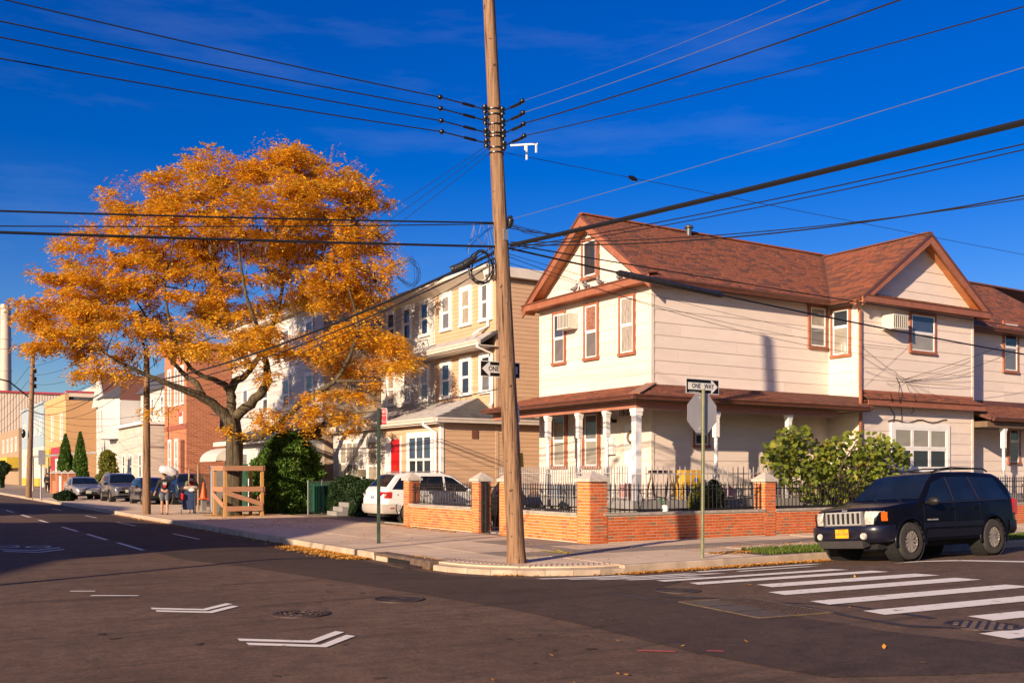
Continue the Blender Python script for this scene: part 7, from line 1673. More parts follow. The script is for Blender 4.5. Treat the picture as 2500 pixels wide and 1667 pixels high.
jeep, ysj, tzj, dqj, jb = make_car('suv', 'dark navy SUV with yellow plate parked at the kerb by the crosswalk', navy, spj, J, math.pi, roll=R(4.0))
# flares round the arches
for c in spj['wheels']:
    for s_ in (-1,1):
        m = MB(); rows = []
        for i in range(19):
            a = math.pi*(-.06+1.12*i/18); x, z = c+math.cos(a), math.sin(a)
            rows.append([(c+math.cos(a)*(.435+k), s_*(ysj(c,.7)+o), spj['wr']+math.sin(a)*(.435+k)) for k, o in ((0,-.06),(0,.016),(.02,.022),(.05,.010),(.06,-.02))])
        m.grid(rows).build('arch_flare', navy, jeep, smooth=50)
for q in ([(-.045,1.13),(.005,1.13),(.03,1.62),(-.03,1.62)],[(-.905,1.15),(-.845,1.15),(-.735,1.63),(-.785,1.63)]): dqj('window_pillar', q, plain('pillar_reflection',(0.03,0.024,0.02),.25), 1, 5, .010)  # window pillars; their tan colour stands for thin reflections
dqj('belt_strip', [(-1.98,1.145),(.93,1.085),(.93,1.10),(-1.98,1.165)], plain('belt_rubber',(0.02,0.018,0.018),.4), 16, 1, .012)
# nose: grille, lamps, bumper
m = MB().prism([(2.20,-.50,.70),(2.20,.50,.70),(2.215,.46,.98),(2.215,-.46,.98)], (.03,0,.0)); gr = m.build('grille', mat('grille_shell',(0.16,0.15,0.16),(0.22,0.21,0.22),scale=4,rough=.3,metal=.5), jeep)
for k in range(7):
    y = (k-3)*.118; MB().obox((2.252,y,.845), (.006,0,0), (0,.034,0), (0,0,.105)).build('slot', under_m, gr)
    for d_ in (-.046,.046): MB().bar((2.258,y+d_,.735),(2.258,y+d_,.955),.022,.026,(1,0,0)).build('slot_rim', chrome, gr)
for z in (.728,.962): MB().bar((2.256,-.42,z),(2.256,.42,z),.014,.024).build('slot_rim', chrome, gr)
for s_ in (-1,1):
    rows = []
    for i in range(8):
        y = .50+.30*i/7; xx = 2.245-.30*(max(0,(y-.62))/.18)**2*.55-.02*i/7; rows.append([(xx+o, s_*y, z) for z, o in ((.715+.0*i,-.02),(.72,.0),(.80,.012),(.90,.006),(.975-.01*i/7,-.015),(.98-.01*i/7,-.05))])
    hl = MB().grid(rows).build('headlight', lamp_w, jeep, smooth=60)
    rows = []
    for i in range(4):
        y = .795+.045*i/3; xx = 2.14-.13*i/3; rows.append([(xx+o, s_*y, z) for z, o in ((.78,0),(.86,.01),(.95,0))])
    MB().grid(rows).build('indicator', lamp_o, hl, smooth=60)
    MB().lathe([(.001,.0),(.06,.004),(.07,-.03)], (2.36,s_*.52,.50), 16, 'x', cap=False).build('fog_lamp', lamp_w, jeep, smooth=60)
# wraparound front bumper
rows = []
for y, x in ((-.90,1.86),(-.885,2.02),(-.82,2.20),(-.68,2.31),(-.45,2.36),(0,2.37),(.45,2.36),(.68,2.31),(.82,2.20),(.885,2.02),(.90,1.86)):
    rows.append([(x-.12,y*.97,.70),(x-.02,y,.695),(x,y,.66),(x+.012,y,.60),(x-.005,y,.56),(x-.005,y,.46),(x-.04,y*.985,.40),(x-.10,y*.95,.37)])
MB().grid(rows).build('front_bumper', mat('navy_bumper',(0.005,0.005,0.014),(0.009,0.009,0.02),scale=3,rough=.3,coat=.6), jeep, smooth=40)
MB().obox((2.27,0,.36), (.10,0,-.02), (0,.52,0), (.012,0,.07)).build('skid_plate', plain('skid_grey',(0.06,0.055,0.055),.5,.3), jeep)
rows = []
for y, x in ((-.89,-1.9),(-.87,-2.1),(-.8,-2.3),(-.6,-2.37),(0,-2.39),(.6,-2.37),(.8,-2.3),(.87,-2.1),(.89,-1.9)): rows.append([(x+.12,y*.97,.72),(x,y,.70),(x-.01,y,.60),(x,y,.50),(x+.06,y*.97,.42),(x+.2,y*.9,.40)])
MB().grid(rows).build('rear_bumper', MATS['navy_cladding'], jeep, smooth=40)
for s_ in (-1,1):
    MB().obox((-2.19,s_*.835,.99), (.075,0,.02), (0,.025,0), (-.02,0,.15)).build('tail_light', lamp_r, jeep)
    m = MB().tube([(-1.65,s_*.60,1.745),(-1.5,s_*.61,1.80),(-.4,s_*.61,1.825),(.05,s_*.60,1.79),(.22,s_*.58,1.715)], .018, 6); rr_ = m.build('roof_rail', blk_pl, jeep, smooth=50)
for x in (-1.2,-.35): MB().tube([(x,-.61,1.80),(x,0,1.835),(x,.61,1.80)], .018, 6).build('roof_bar', blk_pl, jeep)
pl = MB().obox((2.385,.05,.555), (.004,0,0), (0,.155,0), (0,0,.085)).build('licence_plate', plain('plate_yellow',(0.78,0.38,0.01),.5), jeep)
MB().obox((2.379,.05,.558), (.004,0,0), (0,.175,0), (0,0,.105)).build('plate_frame', blk_pl, jeep)
place(text_mb('GEU 7254', .085, .001, .8), frame((2.391,.05,.548), (0,1,0), (0,0,1))).build('plate_number', plain('plate_ink',(0.02,0.02,0.08)), pl)
place(text_mb('NEW YORK', .035, .001, .9), frame((2.391,.05,.615), (0,1,0), (0,0,1))).build('plate_state', plain('plate_ink',(0.02,0.02,0.08)), pl)
place(text_mb('Jeep', .075, .004), frame((2.205,.0,1.008), (0,1,0), (-.5,0,1))).build('badge', chrome, jeep)
place(text_mb('GRAND CHEROKEE', .04, .003, 1.0), frame((.72,ysj(.72,.78)+.004,.77), (-1,0,0), (0,0,1))).build('badge', chrome, jeep)
MB().obox((.92,.45,1.215), (.05,0,-.03), (0,.10,0), (.004,0,.006)).build('sticker', plain('sticker_pale',(0.5,0.62,0.45)), jeep)
for y in (-.1,.45): MB().tube([(1.04,y,1.165),(.93,y-.25,1.235),(.90,y-.42,1.25)], .008, 5).build('wiper', blk_pl, jeep)
# --- white SUV in the driveway, heading +X
wpaint = mat('white_paint', (0.68,0.66,0.64), (0.74,0.72,0.70), scale=2, rough=.25, spec=.5, coat=.8); beige_p = mat('beige_cladding', (0.40,0.35,0.30), (0.46,0.41,0.36), scale=3, rough=.4)
spw = dict(top=[(-2.28,.80),(-2.24,1.08),(-2.12,1.18),(-1.72,1.60),(-1.5,1.655),(-.8,1.68),(0,1.66),(.35,1.58),(1.05,1.12),(1.15,1.06),(1.7,1.0),(2.1,.90),(2.24,.75),(2.28,.6)],
    belt=[(-2.3,1.10),(0,1.04),(2.3,.94)], hw=[(-2.28,.74),(-2.1,.84),(-1.2,.90),(0,.91),(1.3,.90),(1.9,.83),(2.2,.70),(2.28,.55)], bot=[(-2.28,.40),(-1.8,.32),(1.8,.32),(2.28,.4)],
    wr=.35, ar=.41, wheels=(-1.28,1.33), tumble=.36, rt=.10, sidewin=[[(.02,1.06),(1.0,1.03),(.35,1.50),(.04,1.56)],[(-.95,1.09),(-.06,1.06),(-.04,1.56),(-.85,1.56)],[(-1.95,1.13),(-1.06,1.10),(-.98,1.55),(-1.62,1.50)]],
    ws=(1.08,.35), rw=(-2.10,-1.72), trim=[[(-.84,.38),(.90,.38),(.94,.60),(-.88,.60)],[(-2.05,.40),(-1.72,.40),(-1.66,.62),(-2.05,.62)]], trim_m=beige_p, seams=(0,.98,-1.0), handles=[(.15,.92),(-.8,.94)], spokes=5, sw=.07, mirror=(.85,1.06), mirror_m=wpaint)
yn = GP(978,1279,ZW).y+.35
wsuv, ysw, tzw, dqw, wb = make_car('suv', 'white SUV parked nose in on the driveway behind the brick wall', wpaint, spw, Vector((16.0, yn+.72, ZW)), 0.0)
rows = []
for y, x in ((-.89,-1.85),(-.87,-2.1),(-.8,-2.3),(-.6,-2.37),(0,-2.40),(.6,-2.37),(.8,-2.3),(.87,-2.1),(.89,-1.85)): rows.append([(x+.12,y*.97,.66),(x,y,.64),(x-.01,y,.55),(x,y,.42),(x+.06,y*.97,.34),(x+.2,y*.9,.32)])
MB().grid(rows).build('rear_bumper', beige_p, wsuv, smooth=40)
for s_ in (-1,1):
    rows = []
    for i in range(5):
        a = i/4; rows.append([(-2.265+.30*a*a-.01, s_*(.60+.235*min(1,a*1.5))+s_*.012, z) for z in (.84,.95,1.05)])
    tl = MB().grid(rows).build('tail_light', lamp_r, wsuv, smooth=60)
    MB().obox((-2.20,s_*.80,.95), (.03,0,0), (0,.055,0), (0,0,.035)).build('lamp_lens', lamp_w, tl)
    MB().obox((-1.98,s_*.885,.52), (.07,0,0), (0,.012,0), (0,0,.016)).build('reflector', lamp_r, wsuv)
    MB().tube([(-1.5,s_*.62,1.665),(-1.4,s_*.63,1.71),(-.1,s_*.63,1.72),(.05,s_*.62,1.67)], .018, 6).build('roof_rail', galv, wsuv, smooth=50)
pl = MB().obox((-2.275,0,.86), (.006,0,0), (0,.16,0), (0,0,.085)).build('licence_plate', plain('plate_blue',(0.45,0.50,0.62)), wsuv)
place(text_mb('DKJ 40', .10, .001, .9), frame((-2.284,0,.86), (0,-1,0), (0,0,1))).build('plate_number', plain('plate_ink',(0.02,0.02,0.08)), pl)
MB().tube([(-2.12,.1,1.21),(-1.95,.35,1.38)], .01, 5).build('rear_wiper', blk_pl, wsuv)
MB().lathe([(.001,0),(.035,.004)], (-1.75,-ysw(-1.75,.9)-.004,.95), 12, 'y', cap=False).build('fuel_badge', chrome, wsuv)
# --- cars parked up the side street, heading -Y
sps = dict(spw); sps = {**spw, 'trim_m': blk_pl, 'split': False}
grey_p = mat('grey_paint_car', (0.10,0.095,0.10), (0.14,0.13,0.135), scale=2, rough=.3, metal=.4, coat=.8); blue_p = mat('dark_blue_paint', (0.010,0.016,0.035), (0.015,0.022,0.045), scale=2, rough=.25, coat=1.0); silver_p = mat('silver_paint', (0.30,0.28,0.28), (0.36,0.34,0.34), scale=2, rough=.3, metal=.5, coat=.8)
spd = dict(top=[(-2.36,.85),(-2.30,1.02),(-1.75,1.08),(-1.1,1.38),(-.6,1.45),(.1,1.44),(.45,1.36),(1.15,.98),(1.25,.93),(1.9,.84),(2.2,.74),(2.33,.6)], belt=[(-2.4,.98),(0,.95),(2.4,.82)], hw=[(-2.36,.72),(-2.1,.83),(-1.2,.89),(0,.90),(1.3,.89),(1.9,.82),(2.2,.70),(2.33,.58)], bot=[(-2.36,.38),(-1.8,.25),(1.8,.25),(2.33,.34)], wr=.33, ar=.385, wheels=(-1.38,1.40), tumble=.42, rt=.10, sidewin=[[(.02,.97),(1.05,.94),(.45,1.28),(.04,1.35)],[(-1.2,1.0),(-.06,.97),(-.04,1.35),(-.75,1.34)]], ws=(1.18,.45), rw=(-1.75,-1.05), trim=[], seams=(0,1.0,-1.0), handles=[(.2,.84),(-.75,.85)], spokes=8, sw=.04, mirror=(.9,.96), mirror_m=blue_p)
def nose(t, ysf, xf, z, w, plate=True):
    for s_ in (-1,1):
        MB().obox((xf-.16,s_*(w-.06),z), (.10,-.06*s_,0), (.02,.12*s_,0), (0,0,.055)).build('headlight', lamp_w, t); MB().obox((xf-.27,s_*(w+.035),z+.0), (.05,-.03*s_,0), (0,.014,0), (0,0,.04)).build('indicator', lamp_o, t)
    MB().obox((xf-.005,0,z-.06), (.03,0,0), (0,.34,0), (0,0,.05)).build('grille', under_m, t); MB().obox((xf+.03,0,z-.24), (.03,0,0), (0,.50,0), (0,0,.07)).build('lower_grille', under_m, t)
    MB().obox((xf+.065,0,z-.17), (.006,0,0), (0,.16,0), (0,0,.085)).build('licence_plate', plain('plate_pale',(0.5,0.48,0.42)), t)
c1, ysd, _, _, _ = make_car('sedan', 'dark blue sedan parked behind the wooden pole and the man', blue_p, spd, Vector((12.5,57.2,ZW)), -math.pi/2, group='cars parked up the side street'); nose(c1, ysd, 2.30, .66, .62)
c2, y2_, _, _, _ = make_car('suv', 'grey SUV with roof rails parked beyond the dark blue sedan', grey_p, {**spw, 'trim_m': blk_pl, 'mirror_m': blk_pl}, Vector((12.0,63.3,ZW)), -math.pi/2, group='cars parked up the side street'); nose(c2, y2_, 2.22, .82, .62)
for s_ in (-1,1): MB().tube([(-1.5,s_*.62,1.665),(-1.4,s_*.63,1.71),(-.1,s_*.63,1.72),(.05,s_*.62,1.67)], .02, 6).build('roof_rail', galv, c2)
c3, y3_, _, _, _ = make_car('sedan', 'silver car showing its nose beyond the grey SUV', silver_p, {**spd, 'mirror_m': silver_p}, Vector((11.0,70.5,ZW)), -math.pi/2, group='cars parked up the side street'); nose(c3, y3_, 2.30, .66, .62)
c4, y4_, _, _, _ = make_car('suv', 'dark SUV parked in the yard behind the orange traffic cone', blue_p, {**spw, 'trim_m': blk_pl, 'mirror_m': blk_pl}, Vector((13.9,56.4,ZW)), math.pi*.5)
MB().lathe([(.001,-.14),(.30,-.13),(.34,-.06),(.34,.06),(.30,.13),(.18,.14),(.001,.12)], (-2.38,0,.95), 22, 'x', cap=False).build('spare_wheel', tyre_m, c4, smooth=40)
# ------------------------------------------------------------------ people
skin_m = mat('skin', (0.42,0.22,0.14), (0.48,0.27,0.18), scale=6, rough=.55); hair_m = plain('black_hair', (0.010,0.008,0.007), .5)
def skinned(name, verts, edges, rad, m, parent, root=0, sub=2, smooth=60, off=(0,0,0)):
    me = bpy.data.meshes.new(name); me.from_pydata([tuple(v) for v in verts], edges, []); o = bpy.data.objects.new(name, me); COL.objects.link(o)
    md = o.modifiers.new('s', 'SKIN'); md.use_smooth_shade = True; md.branch_smoothing = .6
    for i, r in enumerate(rad):
        sv = me.skin_vertices[0].data[i]; sv.radius = r if hasattr(r, '__len__') else (r, r); sv.use_root = (i == root)
    o.modifiers.new('u', 'SUBSURF').levels = sub
    dg = bpy.context.evaluated_depsgraph_get(); ev = o.evaluated_get(dg); nm = bpy.data.meshes.new_from_object(ev); bpy.data.objects.remove(o); bpy.data.meshes.remove(me)
    V = np.empty(len(nm.vertices)*3); nm.vertices.foreach_get('co', V); V = V.reshape(-1,3); c = (V.min(0)+V.max(0))/2; nm.vertices.foreach_set('co', (V-c).ravel()); nm.materials.clear(); nm.materials.append(m); nm.shade_smooth(); nm.update()
    nm.name = name; return link(name, nm, parent, c)
def chain(*pts): return list(pts), [(i, i+1) for i in range(len(pts)-1)]
def person(label, loc, rz, J, clothes, group=None, hair=True, long_hair=False, mask=False, lean=0.0):
    """J: joints in the person's frame (front +x, left +y). Body is one skinned mesh with hands of five fingers; clothing are children"""
    t = thing('person', label, 'person', loc, rz, group, local=True)
    V = []; E = []; Rr = []
    def add(p, r, par=None): V.append(Vector(p)); Rr.append(r); i = len(V)-1; (E.append((par, i)) if par is not None else None); return i
    pel = add(J['pelvis'], (.15,.11)); ab = add(Vector(J['pelvis']).lerp(Vector(J['chest']),.5), (.135,.10), pel); ch = add(J['chest'], (.165,.115), ab); nk0 = add(J['neck'], .065, ch); hd0 = add(Vector(J['neck']).lerp(Vector(J['head']),.45), .055, nk0); hd = add(J['head'], (.082,.095), hd0); add(Vector(J['head'])+(Vector(J['head'])-Vector(J['neck'])).normalized()*.075, (.068,.08), hd)
    for s, n_ in ((1,'l'),(-1,'r')):
        sh = add(J['sh_'+n_], .065, ch); a = sh; el = add(J['el_'+n_], .045, add(Vector(J['sh_'+n_]).lerp(Vector(J['el_'+n_]),.5), .052, a)); wr_ = add(J['wr_'+n_], .029, add(Vector(J['el_'+n_]).lerp(Vector(J['wr_'+n_]),.4), .042, el))
        d = (Vector(J['wr_'+n_])-Vector(J['el_'+n_])).normalized(); side = d.cross(Vector((1,0,0))); side = side.normalized() if side.length > .1 else Vector((0,1,0)); up_ = side.cross(d)
        pm = add(Vector(J['wr_'+n_])+d*.055, (.036,.018), wr_)
        for k, L in enumerate((.075,.085,.08,.062)):
            b = Vector(J['wr_'+n_])+d*.09+side*(.027-.018*k); i1 = add(b, .0095, pm); i2 = add(b+d*L*.5+up_*.012, .0085, i1); add(b+d*L*.85+up_*.035, .0075, i2)
        tb = Vector(J['wr_'+n_])+d*.035+side*.035; i1 = add(tb, .011, pm); add(tb+d*.045+side*.022+up_*.02, .009, i1)
        hp = add(J['hip_'+n_], (.095,.095), pel); kn = add(J['kn_'+n_], .058, add(Vector(J['hip_'+n_]).lerp(Vector(J['kn_'+n_]),.5), .078, hp)); an = add(J['an_'+n_], .038, add(Vector(J['kn_'+n_]).lerp(Vector(J['an_'+n_]),.35), .058, kn))
        add(Vector(J['an_'+n_])+Vector((.13,0,-.045)), (.038,.028), an)
    body = skinned('body', V, E, Rr, skin_m, t)
    H_ = Vector(J['head']); up_ = (H_-Vector(J['neck'])).normalized(); fw = Vector((1,0,0)); fw = (fw-up_*fw.dot(up_)).normalized(); lf = up_.cross(fw)
    # face
    m = MB(); blob(m, H_+fw*.098-up_*.005, (.016,.013,.022), 1, 6, .05); m.build('nose', skin_m, t, smooth=60)
    for s in (-1,1):
        blob(MB(), H_+fw*.082+lf*s*.032+up_*.02, (.008,.012,.007), 1, 6, 0).build('eye', plain('eye_dark',(0.02,0.015,0.012),.2), t, smooth=60); blob(MB(), H_+lf*s*.085-up_*.005, (.015,.010,.028), 1, 6, .05).build('ear', skin_m, t, smooth=60)
    if mask: blob(MB(), H_+fw*.045-up_*.045, (.068,.070,.052), 2, 10, .03).build('face_mask', mat('mask_blue',(0.45,0.55,0.62),(0.6,0.68,0.74),scale=6,rough=.8), t, smooth=60)
    else: blob(MB(), H_+fw*.088-up_*.045, (.010,.024,.007), 1, 6, 0).build('mouth', plain('lip',(0.30,0.10,0.08)), t, smooth=60)
    if hair:
        m = MB(); blob(m, H_-fw*.022+up_*.045, (.098,.094,.085), 3, 12, .10)
        if long_hair: blob(m, H_-fw*.05-up_*.09, (.075,.105,.15), 5, 10, .12)
        m.build('hair', hair_m, t, smooth=60)
    for nm, vs_, es, rs, m_ in clothes(J): skinned(nm, vs_, es, rs, m_, t)
    return t
def shirt(J, m_, name='jacket', k=1.0, arms=1.0):
    V = [Vector(J['pelvis'])+Vector((0,0,-.02)), Vector(J['pelvis']).lerp(Vector(J['chest']),.5), Vector(J['chest']), Vector(J['chest']).lerp(Vector(J['neck']),.75)]; E = [(0,1),(1,2),(2,3)]; Rr = [(.185*k,.135*k),(.175*k,.13*k),(.19*k,.14*k),(.10,.09)]
    for n_ in 'lr':
        b = len(V); s, e, w = Vector(J['sh_'+n_]), Vector(J['el_'+n_]), Vector(J['wr_'+n_]); V += [s, s.lerp(e,.5), e, e.lerp(w,.85*arms)]; E += [(2,b),(b,b+1),(b+1,b+2),(b+2,b+3)]; Rr += [.088,.075,.066,.052]
    return (name, V, E, Rr, m_)
def shorts(J, m_, f=1.0, name='shorts'):
    V = [Vector(J['pelvis'])+Vector((0,0,.05))]; E = []; Rr = [(.168,.13)]
    for n_ in 'lr':
        b = len(V); h, k, a = Vector(J['hip_'+n_]), Vector(J['kn_'+n_]), Vector(J['an_'+n_]); V += [h, h.lerp(k,.5), h.lerp(k,min(1,f))]; E += [(0,b),(b,b+1),(b+1,b+2)]; Rr += [.115,.105,.092]
        if f > 1: V += [k.lerp(a,.9)]; E += [(b+2,b+3)]; Rr += [.062]
    return (name, V, E, Rr, m_)
def shoes(J, m_):
    out = []
    for n_ in 'lr': a = Vector(J['an_'+n_]); out.append(('shoe', [a+Vector((-.05,0,-.045)), a+Vector((.05,0,-.05)), a+Vector((.16,0,-.055)), a+Vector((0,0,.03))], [(0,1),(1,2),(0,3)], [(.042,.036),(.045,.033),(.038,.026),.048], m_))
    return out
def stand(h=1.72, stride=.0, over=None):
    s = h/1.72; J = dict(pelvis=(0,0,.95),chest=(.02,0,1.32),neck=(.02,0,1.47),head=(.04,0,1.60),sh_l=(.01,.18,1.40),el_l=(.0,.25,1.13),wr_l=(.06,.26,.88),sh_r=(.01,-.18,1.40),el_r=(.0,-.25,1.13),wr_r=(.06,-.26,.88),hip_l=(0,.09,.90),kn_l=(.03+stride,.10,.50),an_l=(stride*1.2,.10,.095),hip_r=(0,-.09,.90),kn_r=(.03-stride*.5,-.10,.50),an_r=(-stride*1.2,-.10,.095))
    if over: J.update(over)
    return {k: tuple(c*s for c in v) for k, v in J.items()}
blk_cl = mat('black_cloth', (0.010,0.009,0.009), (0.022,0.02,0.02), scale=9, rough=.9); grey_cl = mat('grey_cloth', (0.085,0.09,0.11), (0.12,0.125,0.15), scale=9, rough=.9); olive_cl = mat('olive_cloth', (0.12,0.13,0.06), (0.18,0.19,0.09), scale=9, rough=.9); red_cl = plain('red_cloth', (0.50,0.012,0.015), .8); den = mat('denim', (0.16,0.19,0.26), (0.24,0.28,0.36), scale=9, rough=.9); shoe_m = plain('shoe_black', (0.015,0.014,0.014), .6)
def face_cam(p, extra=0.0): return math.atan2(-p.y, -p.x)+extra
# man carrying a white sack on his shoulder, left arm up
mp_ = GP(402, 1256, ZW)
Jm = stand(1.72, .10, dict(sh_l=(.0,.19,1.42),el_l=(.10,.40,1.46),wr_l=(.06,.33,1.66),head=(.08,.0,1.585),sh_r=(.02,-.18,1.38),el_r=(.02,-.27,1.12),wr_r=(.10,-.36,.90)))
man = person('man in black hoodie and grey shorts carrying a white sack on his shoulder', mp_, face_cam(mp_), Jm, lambda J: [shirt(J, blk_cl, 'hoodie'), shorts(J, grey_cl, .95)]+shoes(J, shoe_m))
pr_ = MB()
for (y, z, w, h_, c) in ((0,1.25,.07,.06,0),(.0,1.16,.05,.05,1)): pr_.cm = c; pr_.obox((.165,y,z), (.004,0,0), (0,w,0), (0,0,h_))
pr_.build('chest_print', [mat('print_grey',(0.3,0.28,0.27),(0.5,0.48,0.45),scale=20), red_cl], man)
M_ = man.matrix_basis.copy(); Mw = Matrix.Translation(mp_)@Matrix.Rotation(face_cam(mp_),4,'Z')
c = Mw@Vector((-.02,.16,1.74)); sk = MB(); blob(sk, (0,0,0), (.22,.40,.20), 8, 16, .22); sk = place(sk, Matrix.Translation(c)@Matrix.Rotation(face_cam(mp_),4,'Z')@Matrix.Rotation(-.35,4,'X'))
sk.build('plastic_sack', mat('white_sack',(0.50,0.48,0.50),(0.68,0.66,0.66),scale=5,rough=.35,bump=.4,bscale=9), None, smooth=60, label='bulging white plastic sack held on the man\'s shoulder', cat='sack')
# woman pushing a cart
wp_ = GP(460, 1254, ZW)
Jw = stand(1.60, .06, dict(pelvis=(-.02,0,.95),chest=(.07,0,1.30),neck=(.10,0,1.45),head=(.14,0,1.565),el_l=(.16,.24,1.16),wr_l=(.38,.20,1.08),el_r=(.16,-.24,1.16),wr_r=(.38,-.20,1.08)))
wom = person('woman in olive jacket and red top with face mask pushing a loaded cart', wp_+Vector((.25,.45,0)), face_cam(wp_), Jw, lambda J: [shirt(J, olive_cl, 'jacket', .98), shorts(J, grey_cl, 2, 'trousers')]+shoes(J, plain('shoe_pale',(0.35,0.34,0.33))), long_hair=True, mask=True)
blob(MB(), (.15,0,1.20), (.09,.10,.15), 4, 10, .08).build('red_top', red_cl, wom, smooth=60)
t = thing('shopping_cart', 'folding wire cart with a big blue bag', 'cart', wp_, face_cam(wp_), local=True); blu = mat('blue_bag', (0.010,0.022,0.075), (0.02,0.04,0.12), scale=5, rough=.7, bump=.4, bscale=6)
bw, bd = .23, .17; rows = []
for z, k in ((.18,.92),(.3,1.0),(.6,1.05),(.9,1.08),(.95,1.0)): rows.append([(bd*k*max(-1,min(1,1.3*math.cos(a))), bw*k*max(-1,min(1,1.3*math.sin(a))), z) for a in [2*math.pi*i/24 for i in range(24)]])
m = MB().grid(rows, close=True); m.add(rows[0], [tuple(reversed(range(24)))]); m.add(rows[-1], [tuple(range(24))]); m.build('bag', blu, t, smooth=40)
for sx_ in (-1,1):
    for sy_ in (-1,1): MB().tube([(sx_*.17,sy_*.25,.10),(sx_*.18,sy_*.26,.95)], .008, 6).build('frame_tube', galv, t)
for sy_ in (-1,1):
    MB().tube([(-.17,sy_*.25,.95),(-.30,sy_*.24,1.08)], .008, 6).build('handle_tube', galv, t)
    for sx_, r_ in ((-1,.09),(1,.05)): MB().lathe([(.01,-.012),(r_,-.012),(r_,.012),(.01,.012)], (sx_*.17,sy_*.28,r_), 14, 'y').build('wheel', blk_pl, t)
MB().tube([(-.30,-.25,1.08),(-.30,.25,1.08)], .012, 6).build('handle', blk_pl, t)
Mw = Matrix.Translation(wp_)@Matrix.Rotation(face_cam(wp_),4,'Z')
b = MB(); blob(b, (0,0,0), (.20,.38,.11), 6, 14, .25); place(b, Mw@Matrix.Translation((.04,.02,1.06))).build('cloth_roll', mat('beige_blanket',(0.40,0.31,0.25),(0.50,0.40,0.33),scale=6,rough=.9), None, smooth=60, label='beige padded blanket draped over the blue cart bag', cat='blanket')
b = MB(); blob(b, (0,0,0), (.07,.09,.14), 9, 10, .2); place(b, Mw@Matrix.Translation((.26,-.24,.72))).build('hanging_bag', red_cl, None, smooth=60, label='small red bag hanging on the side of the blue cart', cat='bag')
b = MB(); blob(b, (0,0,0), (.08,.13,.07), 12, 10, .2); place(b, Mw@Matrix.Translation((.22,.14,.98))).build('white_bundle', vinyl, None, smooth=60, label='white knotted plastic bag on top of the blue cart bag', cat='bag')
# two people walking away far up the pavement
for k, (px, lab, top_, bot_) in enumerate(((116,'person in dark coat walking away past the red shop front',blk_cl,blk_cl),(140,'person in olive jacket and jeans walking away near the cypresses',olive_cl,den))):
    b = GP(px, 1200, ZW); b = b*(88/(b.x*SA+b.y*CA)); b.z = ZW
    person(lab, b, R(80), stand(1.74, .12*(1 if k else -1)), (lambda tp, bt_: (lambda J: [shirt(J, tp, 'jacket', 1.02), shorts(J, bt_, 2, 'trousers')]+shoes(J, shoe_m)))(top_, bot_))
# ------------------------------------------------------------------ things round the tree
q = DP(497, 1222, 44); q.z = ZW; t = thing('traffic_cone', 'orange traffic cone perched on a fence stub behind the woman', 'traffic cone', (q.x,q.y,ZW))
MB().box(q.x-.10,q.x+.10,q.y-.10,q.y+.10,ZW,.55).build('stub', galv, t); MB().box(q.x-.2,q.x+.2,q.y-.2,q.y+.2,.552,.60).build('base', plain('cone_orange',(0.75,0.10,0.008),.5), t); MB().lathe([(.155,.601),(.03,1.28),(.02,1.30)], (q.x,q.y,0), 18).build('cone', plain('cone_orange',(0.75,0.10,0.008),.5), t, smooth=40)
q = DP(528, 1215, 43); t = thing('metal_cabinet', 'tall grey metal cabinet behind the timber tree guard', 'cabinet', (q.x,q.y,ZW)); gm_ = mat('cabinet_grey',(0.22,0.20,0.20),(0.28,0.26,0.25),scale=3,rough=.5)
MB().box(q.x-.22,q.x+.4,q.y-.2,q.y+.2,ZW,1.95).build('case', gm_, t); MB().box(q.x-.25,q.x+.43,q.y-.23,q.y+.23,1.952,2.02).build('top', gm_, t); MB().box(q.x-.225,q.x-.221,q.y-.17,q.y+.17,.15,1.8).build('door', alu, t)
# green board fence and shed door behind the tree
grn_b = mat('green_boards', (0.010,0.055,0.030), (0.022,0.085,0.045), scale=3, rough=.6, var=.12, stretch=(4,4,.6))
t = thing('board_fence', 'dark green board fence with a white panel behind the orange tree', 'fence', (14.6,47,ZW)); k = 0
y = 43.6
while y < 50.5:
    w = .17; MB().box(14.58,14.61,y,y+w-.012,ZW+.05,2.15+rnd.uniform(-.015,.015)).build('board', vinyl if 46.2 < y < 46.6 else grn_b, t); y += w
for z in (.5,1.7): MB().box(14.612,14.66,43.6,50.5,z,z+.08).build('rail', grn_b, t)
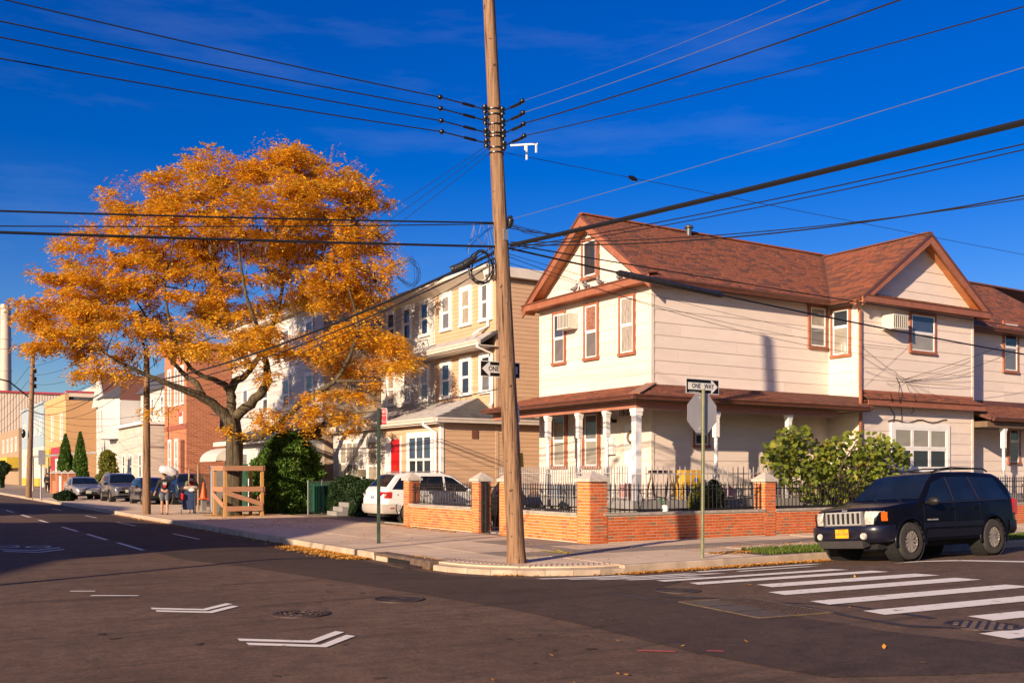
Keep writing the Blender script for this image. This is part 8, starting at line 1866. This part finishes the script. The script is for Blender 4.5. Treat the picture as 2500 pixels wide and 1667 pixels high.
# chain link fence and posts with green slats
t = thing('chain_link_fence', 'green chain link fence with steel posts between bush and driveway', 'fence', (13.6,36,ZW)); fx = 13.55
fA, fB = GP(752,1256,ZW), GP(818,1250,ZW); fA = Vector((fA.x,fA.y,ZW)); fB = Vector((fB.x,fB.y,ZW)); dv = (fB-fA)
for f_ in (0.0,.5,1.0): p = fA+dv*f_; MB().tube([p, p+Vector((0,0,1.38))], .028, 8).build('post', galv, t)
for z in (.1,1.33): MB().tube([fA+Vector((0,0,z)), fB+Vector((0,0,z))], .018, 6).build('rail', galv, t)
m = MB(); L = dv.length; u = dv/L; sp_ = .085; n = int((L+1.25)/sp_)
for i in range(n):
    for s_ in (1,-1):
        a0 = i*sp_-(1.25 if s_ > 0 else 0); p, q = [], []
        x0, x1 = a0, a0+1.25
        if s_ < 0: x0, x1 = a0+1.25-1.25+0, a0-1.25+0; x0 = i*sp_; x1 = x0-1.25
        z0, z1 = .08, 1.33; 
        f0, f1 = 0., 1.
        lo_, hi_ = min(x0,x1), max(x0,x1)
        if hi_ < 0 or lo_ > L: continue
        def cl(x): return (x-x0)/(x1-x0)
        if x1 > x0: f0, f1 = max(0,cl(0)), min(1,cl(L))
        else: f0, f1 = max(0,cl(L)), min(1,cl(0))
        if f1-f0 < .02: continue
        m.tube([fA+u*(x0+(x1-x0)*f_)+Vector((0,0,z0+(z1-z0)*f_)) for f_ in (f0,f1)], .005, 3, cap=False)
m.build('mesh', mat('green_wire',(0.05,0.17,0.11),(0.09,0.22,0.15),scale=9,rough=.5), t, kind='stuff')
sl_m = mat('green_slat', (0.008,0.07,0.045), (0.014,0.10,0.06), scale=4, rough=.6)
for i in range(9): p = fA+dv*((i+.3)/9*.55)+Vector((.35,.35,0)); MB().box(p.x-.01,p.x+.01,p.y-.09,p.y+.07,ZW+.05,1.2).build('slat', sl_m, t)
# front steps beside the fence
t = thing('entry_steps', 'short concrete steps between chain link fence and hedge', 'steps', (13.9,36.2,ZW))
p = GP(810,1258,ZW)
for i in range(3): MB().box(p.x+.25*i,p.x+.25*(i+1)-.002,p.y-.5,p.y+.5,ZW,ZW+.17*(i+1)).build('step', pfl, t)
# railings and brown gate behind the man and woman
railing('brown iron fence behind the man and the woman', 'X', 13.9, 47.6, 53.5, ZW, 1.65, mat('brown_iron',(0.07,0.035,0.02),(0.11,0.055,0.03),scale=9,rough=.6), .14, rails=(.12,-.15))
for (px, py, h_) in ((484,1245,2.1),(462,1240,1.9)): p = GP(px,py,ZW); MB().tube([(p.x,p.y,ZW),(p.x,p.y,h_)], .05, 8).build('fence_post', mat('rusty_post',(0.22,0.13,0.08),(0.34,0.22,0.14),scale=5,rough=.8), None, smooth=50, label=('rusty steel fence post beside the traffic cone' if px == 484 else 'thin rusty fence post behind the woman'), cat='post')
